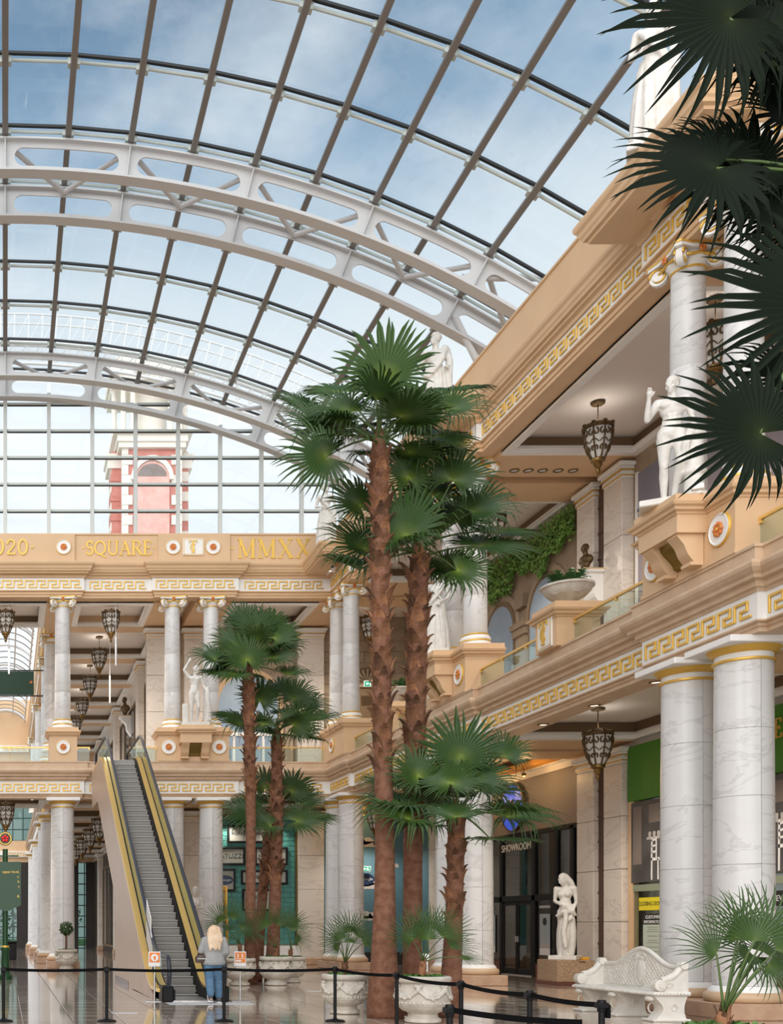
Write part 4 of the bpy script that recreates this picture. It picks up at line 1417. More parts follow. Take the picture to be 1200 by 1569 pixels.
def palm(label, pts, rad, boots, fronds, seed, group, blades=BLADES, cat='palm', grow=1.10, filler=8, fsize=.85):
    """pts: trunk path in world space (first = foot), boots: height from which dead leaf bases cover the trunk"""
    rn = random.Random(seed)
    foot = Vector(pts[0])
    t = thing('fan_palm', label, cat, foot, 0, group)
    P = [Vector(p)-foot for p in pts]
    # resample
    seg = []
    n = 70
    tot = sum((b_-a).length for a, b_ in zip(P, P[1:]))
    def along(s):
        for a, b_ in zip(P, P[1:]):
            l = (b_-a).length
            if s <= l: return a+(b_-a)*(s/l)
            s -= l
        return P[-1].copy()
    raw = [along(tot*i/n) for i in range(n+1)]
    sm_ = [sum((raw[min(n, max(0, i+d))] for d in range(-6, 7)), Vector())/13 for i in range(n+1)]
    sm_[0] = raw[0]; sm_[-1] = raw[-1]
    def radius(q):
        x = q*(len(rad)-1); i = min(len(rad)-2, int(x))
        return rad[i]+(rad[i+1]-rad[i])*(x-i)
    rp, rr = [], []
    m = int(tot/.045)
    for i in range(m+1):
        q = i/m
        x = q*n; k = min(n-1, int(x))
        rp.append(sm_[k].lerp(sm_[k+1], x-k)); rr.append(radius(q)*(1+(.012 if i % 2 else -.012)+rn.uniform(-.006, .006)))
    MB().tube(rp, rr, 18).build('trunk', M['bark'], t, smooth=True)
    # leaf bases
    zb = boots
    i0 = next((i for i, p in enumerate(rp) if p.z+foot.z >= zb), len(rp))
    k = 0; i = i0
    while i < len(rp)-1:
        c = rp[i]; r = rr[i]
        a = k*2.39996
        s_ = r*rn.uniform(.95, 1.35)
        mtx = Matrix.Translation(c) @ Matrix.Rotation(a, 4, 'Z') @ Matrix.Translation((0, -r*.62, 0)) @ Matrix.Rotation(R(rn.uniform(-6, 16)), 4, 'X') @ Matrix.Diagonal((s_*1.2, s_*1.0, s_*rn.uniform(1.2, 1.9), 1))
        link('leaf_base', BOOT, t, mtx=mtx)
        k += 1
        if k % 3 == 0: i += max(1, int(r*.95/.045))
    fb = MB()                                            # loose fibre between the bases
    for q in range(int((len(rp)-i0)*4)):
        c = rp[rn.randrange(i0, len(rp))] if i0 < len(rp) else rp[-1]
        a = rn.uniform(0, 2*PI); r = radius(1)*1.05
        p0 = c+Vector((math.cos(a)*r, math.sin(a)*r, 0))
        p1 = p0+Vector((math.cos(a+rn.uniform(-1, 1))*.07, math.sin(a)*.07, rn.uniform(-.06, .14)))
        d = Vector((-math.sin(a), math.cos(a), 0))*.006
        fb.add([p0-d, p0+d, p1], [(0, 1, 2)])
    if fb.v: fb.build('fibre', M['boot'], t, kind='stuff')
    # crown
    top = rp[-1]
    cp = MB().lathe([(rr[-1]*.95, 0), (rr[-1]*.8, .2), (rr[-1]*.35, .45), (.02, .62)], 12, top-Vector((0, 0, .05)))
    cp.build('crown_shaft', M['boot'], t, smooth=True)
    for i, (u, v, y, ang, tilt, rpx, *rest) in enumerate(fronds):
        c = at(u, v, y)-foot
        size = rpx*y/F*grow
        bl = blades[rest[0] if rest else i % len(blades)]
        o = link('frond', bl, t, mtx=frond_mtx(c, ang, tilt, size, rest[1] if len(rest) > 1 else rn.uniform(-14, 14)))
        st = top+Vector((0, 0, rn.uniform(0, .3)))
        mid = st.lerp(c, .5)+Vector((0, 0, .10*(c-st).length))
        pts_ = [st.lerp(mid, j/4).lerp(mid.lerp(c, j/4), j/4) for j in range(5)]
        MB().tube(pts_, [.028, .022, .018, .015, .012], 6).build('petiole', M['petiole'], t, smooth=True)
    for i in range(filler):                              # the rest of the crown, all round the growing point
        a = i*2.39996+seed; el = R(rn.uniform(-25, 60))
        ln_p = rn.uniform(.55, .95)
        dv = Vector((math.cos(a)*math.cos(el), math.sin(a)*math.cos(el), math.sin(el)))
        c = top+Vector((0, 0, .15))+dv*ln_p
        ax = (dv+Vector((0, 0, -.25-.3*math.sin(el)))).normalized()
        n = Vector((0, 0, 1))-ax*ax.z
        n = n.normalized() if n.length > .1 else Vector((0, -1, 0))
        n = (Matrix.Rotation(R(rn.uniform(-25, 25)), 3, ax) @ n)
        x = ax.cross(n)
        m4 = Matrix.Translation(c) @ Matrix((x, ax, n)).transposed().to_4x4() @ Matrix.Diagonal((*[rn.uniform(.85, 1.05)*fsize]*3, 1))
        link('frond', blades[i % len(blades)], t, mtx=m4)
        st = top+Vector((0, 0, .1)); mid = st.lerp(c, .5)+Vector((0, 0, .08))
        MB().tube([st.lerp(mid, j/4).lerp(mid.lerp(c, j/4), j/4) for j in range(5)], [.024, .02, .017, .014, .012], 6).build('petiole', M['petiole'], t, smooth=True)
    return t

def fr(lst, y, dy=.5, seed=0):
    rn = random.Random(seed)
    return [(u, v, y+(rest[0] if rest else rn.uniform(-dy, dy)), a, t, r, *rest[1:]) for (u, v, a, t, r, *rest) in lst]

GP = 'tall fan palms in the central floor'
palm('tallest fan palm with straight ringed red-brown trunk, front one of the middle group',
     [(7.02, 20.3, 0), (6.98, 20.3, .5), (7.02, 20.3, 3), (6.95, 20.3, 6), (6.90, 20.3, 10.5)], [.33, .235, .19, .172, .165, .16, .16, .16, .16, .155, .15], 4.55,
     fr([(590, 577, 88, 5, 92, -.5), (535, 632, 140, 35, 68, -.2), (632, 622, 60, 30, 68, .0), (684, 630, 30, 40, 76, .3), (495, 660, 165, 40, 70, .2),
         (556, 671, 170, 62, 74, -.8), (500, 700, 185, 18, 78, -.5), (668, 668, 20, 55, 66, .6), (637, 700, 10, 50, 70, .8), (470, 632, 155, 45, 62, .9),
         (690, 600, 35, 55, 72, 1.0), (600, 640, 100, 45, 60, .9), (520, 600, 130, 55, 66, 1.0), (570, 700, 215, 50, 48, .7), (640, 655, 330, 60, 60, -.2)], 20.3), 1, GP)
palm('tall fan palm with thick shaggy trunk, right one of the two tallest',
     [(7.85, 21.2, 0), (7.86, 21.2, 3.5), (7.92, 21.2, 6), (7.98, 21.2, 8.75)], [.20, .18, .175, .175, .175, .18, .18, .175, .17], 3.75,
     fr([(626, 733, 95, 12, 58, -.4), (693, 736, 65, 30, 84, -.2), (661, 757, 100, 35, 66, .1), (723, 785, 25, 25, 78, .0), (621, 822, 90, 22, 86, -.9),
         (553, 776, 115, 18, 62, -.3), (560, 843, 130, 35, 80, .2, 3), (735, 836, 15, 55, 88, .0), (700, 874, 340, 12, 62, -.4), (549, 873, 180, 72, 62, .3),
         (661, 866, 290, 35, 40, .4), (700, 800, 60, 30, 74, .5), (760, 815, 8, 60, 72, .6), (640, 790, 110, 50, 66, .7), (590, 850, 200, 55, 52, .8), (680, 690, 70, 40, 62, .8)], 21.2), 2, GP)
palm('short fan palm with leaning shaggy trunk in front of the showroom doors',
     [(8.28, 20.5, 0), (8.36, 20.5, 1.6), (8.42, 20.5, 3.55)], [.24, .18, .155, .15, .145], 1.75,
     fr([(706, 1160, 92, 8, 84, -.2, 2), (641, 1190, 112, 12, 66, -.5), (690, 1200, 80, 45, 74, -.7), (730, 1195, 30, 50, 76, -.3), (772, 1160, 62, 35, 60, .3, 3),
         (776, 1252, 8, 68, 96, -.1, 1), (752, 1286, 355, 80, 84, -.6, 2), (625, 1234, 165, 70, 92, -.3, 1), (628, 1256, 185, 68, 96, -.7, 3), (700, 1252, 95, 62, 70, -1.0, 1),
         (650, 1208, 160, 74, 86, .5, 1), (735, 1212, 15, 74, 84, .6, 1), (655, 1268, 200, 66, 66, -.2, 1), (690, 1222, 120, 74, 80, .9, 2), (600, 1200, 150, 72, 60, .6, 1)], 20.5), 3, GP, grow=.98, filler=3, fsize=.7)
GL = 'fan palms left of the corner'
palm('left fan palm with smooth straight lower trunk, beside the escalator',
     [(7.16, 32.2, 0), (7.2, 32.2, 4.6), (7.12, 32.2, 9.1)], [.22, .165, .15, .145, .145, .15, .155, .155, .15], 5.3,
     fr([(360, 990, 125, 25, 52, .3), (392, 968, 88, 15, 56, .5), (420, 978, 62, 22, 54, .3), (330, 1011, 165, 32, 52, -.2), (379, 1012, 100, 12, 56, -.7, 0),
         (418, 1008, 30, 40, 50, -.1), (440, 1034, 20, 70, 48, -.2, 3), (340, 1030, 190, 62, 46, -.3), (430, 990, 45, 40, 52, .7), (372, 960, 105, 30, 50, .9), (412, 960, 75, 30, 50, 1.0), (380, 1035, 270, 62, 40, .4)], 32.2), 4, GL, grow=.95, filler=6, fsize=.75)
palm('left fan palm with the shaggier trunk behind the ivy-edged planter',
     [(8.0, 33.0, 0), (8.15, 33.0, 4.0), (8.15, 33.0, 7.35)], [.23, .19, .18, .17, .165, .16, .155], 3.0,
     fr([(398, 1074, 85, 20, 52, -.4, 0), (450, 1072, 60, 28, 54, .1), (450, 1110, 40, 25, 52, -.6), (482, 1104, 20, 55, 52, -.2), (369, 1112, 170, 58, 52, -.2),
         (404, 1110, 120, 45, 48, -.7), (468, 1085, 50, 35, 52, .5), (360, 1098, 155, 55, 46, .4), (420, 1126, 200, 65, 46, -.3), (455, 1128, 340, 62, 46, .1), (430, 1060, 80, 40, 46, .8)], 33.0), 5, GL, grow=.95, filler=5, fsize=.72)
palm('shortest left fan palm crowded behind the two other left trunks',
     [(7.75, 34.0, 0), (7.95, 34.0, 2.6), (8.2, 34.0, 5.1)], [.20, .165, .15, .145, .14], 2.6,
     fr([(406, 1206, 95, 15, 44, .3), (385, 1248, 160, 40, 60, -1.4), (446, 1212, 65, 30, 56, .4), (462, 1232, 40, 50, 56, .2), (415, 1266, 190, 40, 44, -1.6), (455, 1258, 15, 45, 60, -1.0),
         (395, 1232, 140, 50, 50, .5), (478, 1252, 5, 60, 52, -.4), (430, 1225, 90, 50, 48, .6), (378, 1262, 205, 50, 42, -1.2)], 34.0), 6, GL, grow=.92, filler=0)
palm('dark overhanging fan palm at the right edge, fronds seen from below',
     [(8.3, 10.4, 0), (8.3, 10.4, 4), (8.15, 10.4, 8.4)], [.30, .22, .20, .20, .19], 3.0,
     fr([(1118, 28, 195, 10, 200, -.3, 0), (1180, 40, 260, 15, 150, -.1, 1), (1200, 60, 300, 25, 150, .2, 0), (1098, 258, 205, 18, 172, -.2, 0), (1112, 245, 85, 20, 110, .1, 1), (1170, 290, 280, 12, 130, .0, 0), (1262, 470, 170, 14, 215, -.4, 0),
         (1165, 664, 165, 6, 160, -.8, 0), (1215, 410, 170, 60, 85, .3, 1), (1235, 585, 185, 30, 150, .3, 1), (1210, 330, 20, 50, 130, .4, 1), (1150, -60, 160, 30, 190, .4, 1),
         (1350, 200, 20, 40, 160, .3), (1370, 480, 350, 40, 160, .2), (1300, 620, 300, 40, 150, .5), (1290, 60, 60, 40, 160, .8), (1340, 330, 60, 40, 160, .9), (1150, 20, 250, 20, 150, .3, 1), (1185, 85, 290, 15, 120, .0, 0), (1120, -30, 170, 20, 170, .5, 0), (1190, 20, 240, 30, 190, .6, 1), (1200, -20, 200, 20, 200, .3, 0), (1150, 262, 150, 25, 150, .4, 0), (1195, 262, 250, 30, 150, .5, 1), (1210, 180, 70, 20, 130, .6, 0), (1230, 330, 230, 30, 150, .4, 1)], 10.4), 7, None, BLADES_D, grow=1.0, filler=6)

# ================================================================ PLANTERS with small fan palms
def planter_master():
    t = thing('urn_planter', '', 'planter')
    MB().lathe([(.26, 0), (.29, .02), (.29, .07), (.24, .10), (.23, .15), (.27, .18)], 32).build('foot', M['pot'], t, smooth=45)
    MB().lathe([(.24, .17), (.33, .20), (.40, .27), (.425, .38), (.42, .50), (.385, .62), (.37, .66), (.43, .68), (.45, .71), (.45, .76), (.42, .78), (.38, .78), (.36, .70)], 36, cap=False).build('bowl', M['pot'], t, smooth=45)
    MB().cyl((0, 0, .66), .37, .05, 24).build('soil', M['soil'], t)
    g = MB()
    for k in range(6):                                    # festoons and masks in relief
        a0 = 2*PI*k/6
        for dz, rad in ((0, .026), (.035, .018)):
            g.tube([(math.cos(a0+q*PI/3)*.435, math.sin(a0+q*PI/3)*.435, .55+dz-.13*math.sin(PI*q)) for q in [i/8 for i in range(9)]], rad, 6)
        for q in (.3, .5, .7):
            g.ball((math.cos(a0+q*PI/3)*.44, math.sin(a0+q*PI/3)*.44, .545-.13*math.sin(PI*q)), .035, 6)
        g.ball((math.cos(a0)*.42, math.sin(a0)*.42, .57), (.055, .055, .075), 8)
        g.ball((math.cos(a0)*.455, math.sin(a0)*.455, .55), (.022, .022, .035), 6)
        for s_ in (-1, 1):
            g.ball((math.cos(a0+s_*.1)*.43, math.sin(a0+s_*.1)*.43, .62), .03, 6)
    g.build('garland', M['pot'], t, smooth=True)
    bd = MB()
    for k in range(36):
        a = 2*PI*k/36
        bd.ball((math.cos(a)*.415, math.sin(a)*.415, .335), (.026, .026, .03), 5)
    bd.lathe([(.41, .29), (.425, .295), (.425, .30), (.41, .305)], 32)
    bd.build('bead_band', M['pot'], t, smooth=True, kind='stuff')
    return t
pm = planter_master()
def greens(n, r, seed, z=.72, hang=.0):
    rn = random.Random(seed); b = MB()
    for k in range(n):
        a = rn.uniform(0, 2*PI); q = r*math.sqrt(rn.random())
        c = Vector((math.cos(a)*q, math.sin(a)*q, z+rn.uniform(0, .08)))
        if hang and rn.random() < .35:
            c = Vector((math.cos(a)*(r+.05), math.sin(a)*(r+.05), z-rn.uniform(0, hang)))
        d = Vector((rn.gauss(0, 1), rn.gauss(0, 1), rn.gauss(0, .6))).normalized()*rn.uniform(.03, .055)
        w = d.cross(Vector((rn.gauss(0, 1), rn.gauss(0, 1), rn.gauss(0, 1)))).normalized()*d.length*.7
        b.add([c-d, c+w, c+d, c-w], [(0, 1, 2, 3)])
    return b
def potted(label, lab2, x, y, sc, fronds, seed, trunk_h=.35, hang=0.0, n=150):
    o = pm if not pm.get('used') else copy_tree(pm)
    pm['used'] = 1
    o.location = (x, y, 0); o.scale = (sc, sc, sc); o['label'] = label; o['group'] = 'stone urn planters on the floor'
    if 'used' in o: pass
    t = thing('potted_palm', lab2, 'plant', (x, y, .70*sc), 0, 'small fan palms in urn planters')
    rn = random.Random(seed)
    MB().tube([(rn.uniform(-.015, .015), 0, trunk_h*i/5-.02) for i in range(6)], [.075, .07, .065, .06, .06, .05], 10).build('stem', M['boot'], t, smooth=True)
    for k in range(10):
        link('leaf_base', BOOT, t, mtx=Matrix.Translation((0, 0, trunk_h*(k+.5)/11)) @ Matrix.Rotation(k*2.4, 4, 'Z') @ Matrix.Translation((0, -.045, 0)) @ Matrix.Diagonal((.06, .05, .11, 1)))
    base = Vector((x, y, .70*sc))
    for i, (u, v, dy, ang, tilt, rpx, *rest) in enumerate(fronds):
        yy = y+dy
        c = at(u, v, yy)-base
        link('frond', BLADES_P[i % 3], t, mtx=frond_mtx(c, ang, tilt, rpx*yy/F, rn.uniform(-15, 15)))
        st = Vector((0, 0, trunk_h-.03))
        mid = st.lerp(c, .5)+Vector((0, 0, .08))
        MB().tube([st.lerp(mid, j/4).lerp(mid.lerp(c, j/4), j/4) for j in range(5)], [.014, .012, .010, .009, .008], 5).build('petiole', M['petiole'], t, smooth=True)
    gr = greens(n, .33*sc, seed, .02, hang)
    gr.build('ground_ivy', M['ivy'], t, kind='stuff')
    return t
potted('garlanded stone urn planter left of the tallest palm trunk', 'small fan palm in the urn left of the tallest palm trunk', 6.58, 21.3, .98,
       [(522, 1440, -.1, 115, 15, 44), (548, 1436, .1, 60, 15, 46), (535, 1428, .2, 92, 25, 40), (520, 1452, .0, 160, 35, 34), (556, 1446, -.2, 25, 30, 36), (536, 1444, -.3, 80, 50, 34)], 1, .32)
potted('garlanded stone urn planter in front of the two tall trunks', 'small fan palm in the urn in front of the two tall trunks', 7.33, 19.3, 1.05,
       [(656, 1440, -.2, 95, 12, 54), (678, 1436, .0, 55, 15, 56), (632, 1440, .1, 135, 25, 48), (645, 1428, .3, 110, 20, 50), (690, 1452, .2, 30, 45, 46), (708, 1467, -.2, 340, 60, 40), (662, 1424, .3, 80, 20, 46)], 2, .36, .0, 260)
potted('stone urn planter with trailing ivy, in front of the left palms', 'small fan palm with brown-tipped leaves in the ivy-trailing urn', 7.78, 31.6, 1.06,
       [(410, 1420, -.2, 120, 20, 42), (425, 1418, .1, 65, 15, 38), (385, 1427, .0, 175, 50, 36), (445, 1424, .1, 30, 45, 38), (405, 1436, .3, 200, 50, 30)], 3, .35, .22, 320)
potted('plain stone urn planter peeping out right of the ivy-trailing urn', 'darker small fan palm peeping out right of the ivy-trailing urn', 8.62, 33.2, 1.0,
       [(446, 1415, .0, 60, 30, 34), (452, 1438, .1, 340, 30, 30), (440, 1420, .3, 100, 35, 30)], 4, .3)
potted('stone urn planter behind the orange notice beside the escalator', 'small fan palm behind the orange notice beside the escalator', 6.72, 31.5, 1.0,
       [(340, 1412, -.1, 115, 20, 36), (356, 1408, .1, 70, 20, 36), (330, 1424, .0, 165, 40, 32), (368, 1422, .1, 20, 40, 34), (348, 1426, .3, 90, 40, 30)], 5, .5)
potted('stone urn planter at the very bottom right, only its ivy top in view', 'large-leaved small fan palm at the lower right with many thin leaflets', 6.47, 9.9, 1.0,
       [(1156, 1442, -.2, 88, 8, 92), (1098, 1462, .0, 140, 20, 84), (1178, 1430, .1, 62, 15, 88), (1130, 1440, .2, 115, 12, 80), (1190, 1456, -.1, 20, 30, 84), (1150, 1460, .3, 200, 25, 70), (1176, 1478, .1, 320, 25, 76), (1140, 1425, .35, 100, 25, 76), (1168, 1458, .4, 60, 30, 70), (1160, 1466, .5, 250, 40, 60)], 6, .22, .0, 420)
# topiary
tp = copy_tree(pm); tp.location = (2.42, 43.6, 0); tp.scale = (1, 1, 1); tp['label'] = 'stone urn planter holding the round topiary, far left'
ty = thing('topiary_tree', 'round clipped topiary ball on a twisted stem, in front of the far left column', 'plant', (2.42, 43.6, .70))
MB().tube([(math.cos(i*.9)*.035, math.sin(i*.9)*.035, .68*i/24) for i in range(25)], .022, 6).tube([(-math.cos(i*.9)*.035, -math.sin(i*.9)*.035, .68*i/24) for i in range(25)], .022, 6).build('twisted_stem', M['bark'], ty, smooth=True)
b = MB(); rn = random.Random(3)
for k in range(420):
    d = Vector((rn.gauss(0, 1), rn.gauss(0, 1), rn.gauss(0, 1))).normalized()*rn.uniform(.2, .29)
    c_ = d+Vector((0, 0, .90)); u_ = Vector((rn.gauss(0, 1), rn.gauss(0, 1), rn.gauss(0, 1))).normalized()*.045
    w_ = d.cross(u_).normalized()*.035
    b.add([c_-u_, c_+w_, c_+u_, c_-w_], [(0, 1, 2, 3)])
b.build('clipped_foliage', M['leaf'], ty, kind='stuff')
greens(140, .36, 9, .02, .25).build('ground_ivy', M['ivy'], ty, kind='stuff')

# ================================================================ FIGURES
def capsule(b, a, c, ra, rc, n=12):
    a, c = Vector(a), Vector(c)
    d = c-a
    pts = []; rs = []
    if d.length < 1e-6: d = Vector((0, 0, 1e-3))
    dn = d.normalized()
    for i in range(4):
        t = (PI/2)*(i/4)
        pts.append(a-dn*ra*math.cos(t)); rs.append(max(.002, ra*math.sin(t)))
    for i in range(4):
        pts.append(a+d*(i/3)); rs.append(ra+(rc-ra)*i/3)
    for i in range(1, 5):
        t = (PI/2)*(i/4)
        pts.append(c+dn*rc*math.sin(t)); rs.append(max(.002, rc*math.cos(t)))
    b.tube(pts, rs, n)
def chain(b, pts, rs, n=12):
    for i in range(len(pts)-1): capsule(b, pts[i], pts[i+1], rs[i], rs[i+1], n)

def remesh(b, name, material, parent, voxel=.016, smooth=4):
    me = b.mesh('tmp')
    o = bpy.data.objects.new('tmp', me)
    COL.objects.link(o)
    m = o.modifiers.new('r', 'REMESH'); m.mode = 'VOXEL'; m.voxel_size = voxel
    if smooth:
        s_ = o.modifiers.new('s', 'SMOOTH'); s_.iterations = smooth; s_.factor = .5
    dg = bpy.context.evaluated_depsgraph_get()
    out = bpy.data.meshes.new_from_object(o.evaluated_get(dg))
    bpy.data.objects.remove(o)
    out.name = name
    out.materials.clear(); out.materials.append(material)
    out.polygons.foreach_set('use_smooth', [True]*len(out.polygons))
    return link(name, out, parent)

def hand(b, w, d, side, s=1.0, curl=.3):
    """palm and five fingers from wrist w along direction d"""
    d = Vector(d).normalized()
    x = d.cross(Vector((0, -1, .2))).normalized()
    n = x.cross(d)
    w = Vector(w)
    capsule(b, w, w+d*.07*s, .028*s, .034*s, 8)
    for i, (o_, l) in enumerate(((-.03, .06), (-.01, .075), (.01, .07), (.03, .055))):
        p0 = w+d*.085*s+x*o_*s
        p1 = p0+d*l*.55*s+n*curl*.02*s
        p2 = p1+d*l*.45*s*(1-curl*.5)+n*curl*.045*s
        chain(b, [p0, p1, p2], [.0105*s, .0095*s, .008*s], 6)
    t0 = w+d*.03*s+x*side*.03*s
    chain(b, [t0, t0+d*.035*s+x*side*.03*s, t0+d*.065*s+x*side*.034*s], [.013*s, .011*s, .009*s], 6)

def head(b, c, yaw=0.0, pitch=0.0, s=1.0, hair='short', nape=True):
    """a head with brow, nose, lips, chin, ears and hair, centred at c and facing -Y turned by yaw"""
    rot = Matrix.Rotation(R(yaw), 3, 'Z') @ Matrix.Rotation(R(pitch), 3, 'X')
    c = Vector(c)
    def P(x, y, z): return c+rot @ Vector((x*s, y*s, z*s))
    q = rot.to_quaternion()
    def el(p, r): b.ball(P(*p), tuple(i*s for i in r), 12, q)
    el((0, .012, .02), (.075, .095, .10))
    el((0, -.02, -.045), (.058, .07, .075))
    el((0, -.072, -.098), (.026, .022, .022))            # chin
    capsule(b, P(0, -.088, .012), P(0, -.112, -.032), .010*s, .016*s, 6)     # nose
    capsule(b, P(-.045, -.078, .022), P(.045, -.078, .022), .012*s, .012*s, 6)  # brow
    for sx in (-1, 1):
        el((sx*.031, -.078, .002), (.015, .012, .010))   # eyes
        el((sx*.045, -.062, -.035), (.024, .022, .026))  # cheeks
        el((sx*.077, .012, -.012), (.012, .022, .034))   # ears
    capsule(b, P(-.018, -.088, -.062), P(.018, -.088, -.062), .010*s, .010*s, 6)   # lips
    if hair == 'curly':
        rn = random.Random(5)
        for k in range(46):
            a = rn.uniform(0, 2*PI); z = rn.uniform(.02, .12)
            if math.sin(a) < -.5 and z < .05: continue
            r = math.sqrt(max(0, 1-((z-.02)/.105)**2))
            el((math.cos(a)*.078*r, .012+math.sin(a)*.10*r, z), (.024, .024, .022))
    elif hair == 'bun':
        el((0, .02, .045), (.084, .10, .088)); el((0, .12, .03), (.045, .045, .045))
    elif hair == 'long':
        el((0, .022, .04), (.087, .10, .092))
        for sx in (-1, 0, 1):
            chain(b, [P(sx*.05, .06, .03), P(sx*.07, .09, -.10), P(sx*.06, .115, -.26), P(sx*.03, .10, -.40)], [.055*s, .06*s, .052*s, .03*s], 8)
    else:
        el((0, .024, .042), (.082, .098, .088))

def figure(b, sex='f', J=None, hands=True, curl=.4):
    """a nude standing figure of 1.75 m in contrapposto; J overrides joints"""
    D = dict(pel=(0, 0, .96), wai=(0, .0, 1.12), che=(0, .0, 1.30), nec=(0, .01, 1.47), hea=(0, -.02, 1.63),
             sl=(-.175, .0, 1.41), sr=(.175, .0, 1.41), el=(-.22, .03, 1.14), er=(.22, .03, 1.14), wl=(-.21, -.06, .90), wr=(.21, -.06, .90),
             hl=(-.09, 0, .92), hr=(.09, 0, .92), kl=(-.10, -.03, .50), kr=(.11, -.06, .50), al=(-.10, .03, .08), ar=(.15, .02, .08))
    D.update(J or {})
    V = {k: Vector(v) for k, v in D.items()}
    f = sex == 'f'
    sh = .9 if f else 1.05
    b.ball(V['che'], (.150*sh, .105, .165), 16)
    b.ball(V['che']+Vector((0, .01, .07)), (.165*sh, .085, .085), 14)
    b.ball(V['wai'], (.115 if f else .130, .088, .13), 14)
    b.ball(V['pel'], (.165 if f else .150, .115, .125), 16)
    b.ball(V['wai']+(V['pel']-V['wai'])*.5+Vector((0, -.015, 0)), (.13, .09, .11), 12)
    for sx in (-1, 1):
        b.ball(V['pel']+Vector((sx*.075, .065, -.06)), (.085, .085, .09), 12)
        if f: b.ball(V['che']+Vector((sx*.068, -.088, .0)), (.058, .055, .058), 12)
        else:
            b.ball(V['che']+Vector((sx*.068, -.075, .05)), (.085, .045, .06), 12)
            for z in (0, 1, 2): b.ball(V['wai']+Vector((sx*.032, -.075, .07-.06*z)), (.034, .022, .03), 8)
    capsule(b, V['che']+Vector((0, .02, .12)), V['hea']+Vector((0, .02, -.05)), .062 if not f else .052, .055 if not f else .048)
    for s_ in 'lr':
        sg = -1 if s_ == 'l' else 1
        k = 1.0 if not f else .84
        capsule(b, V['che']+Vector((sg*.06, .01, .10)), V['s'+s_], .06, .062*k)
        mid = V['s'+s_].lerp(V['e'+s_], .4)
        chain(b, [V['s'+s_], mid, V['e'+s_]], [.062*k, .054*k, .041*k])
        m2 = V['e'+s_].lerp(V['w'+s_], .3)
        chain(b, [V['e'+s_], m2, V['w'+s_]], [.041*k, .044*k, .027*k])
        if hands: hand(b, V['w'+s_], V['w'+s_]-V['e'+s_], -sg, 1.0, curl)
        th = V['h'+s_].lerp(V['k'+s_], .35)
        chain(b, [V['h'+s_], th, V['k'+s_]], [.098, .090, .056])
        b.ball(V['k'+s_]+Vector((0, -.025, 0)), (.042, .035, .05), 10)
        cf = V['k'+s_].lerp(V['a'+s_], .3)+Vector((0, .018, 0))
        chain(b, [V['k'+s_], cf, V['a'+s_]], [.055, .060, .036])
        ft = V['a'+s_]
        chain(b, [ft+Vector((0, .03, -.045)), ft+Vector((sg*.015, -.07, -.045)), ft+Vector((sg*.03, -.14, -.055))], [.035, .034, .024], 8)
    return V

def robe(b, V, z0, z1, r0, r1, folds=22, seed=0, sway=(0, 0)):
    """skirt of hanging folds from height z1 (waist) to z0 (hem)"""
    rn = random.Random(seed)
    c1 = V['pel']
    prof = []
    for i in range(9):
        q = i/8
        prof.append((r1+(r0-r1)*q+.025*math.sin(PI*q), z1+(z0-z1)*q))
    bb = MB().lathe([(r, z) for r, z in prof[::-1]], 20)
    bb.v = [(x*1.05+c1.x*(1-(z1-z)/(z1-z0)*.6)+sway[0]*(z1-z)/(z1-z0), y*.80+sway[1]*(z1-z)/(z1-z0), z) for x, y, z in bb.v]
    b.add(bb.v, bb.f)
    for k in range(folds):
        a = 2*PI*k/folds+rn.uniform(-.1, .1)
        pts = []; rr = []
        off = rn.uniform(-.25, .25)
        for i in range(7):
            q = i/6
            r = r1+(r0-r1)*q+.03*math.sin(PI*q)
            aa = a+off*q
            z = z1+(z0-z1)*q
            pts.append((math.cos(aa)*r*1.05+c1.x*(1-q*.6)+sway[0]*q, math.sin(aa)*r*.80+sway[1]*q, z)); rr.append(.014+.020*q)
        b.tube(pts, rr, 7)
def drape(b, pts, rad, n=5, seed=1, spread=.05):
    rn = random.Random(seed)
    for k in range(n):
        off = Vector((rn.uniform(-1, 1), rn.uniform(-1, .3), rn.uniform(-1, 1)))*spread
        b.tube([Vector(p)+off*(.5+.5*i/len(pts)) for i, p in enumerate(pts)], [rad*rn.uniform(.7, 1.2)]*len(pts), 7)

def statue(name, label, loc, rz, scale, build, base=(.32, .26), voxel=.015, smooth=3, group=None, bh=.07):
    t = thing(name, label, 'statue', loc, rz, group, scale)
    b = MB(); build(b)
    b.v = [(x, y, max(.02, z+bh)) for x, y, z in b.v]
    remesh(b, 'figure', M['statue'], t, voxel, smooth)
    MB().bbox(-base[0], base[0], -base[1], base[1], 0, bh+.02, .012).build('base_slab', M['statue'], t)
    return t

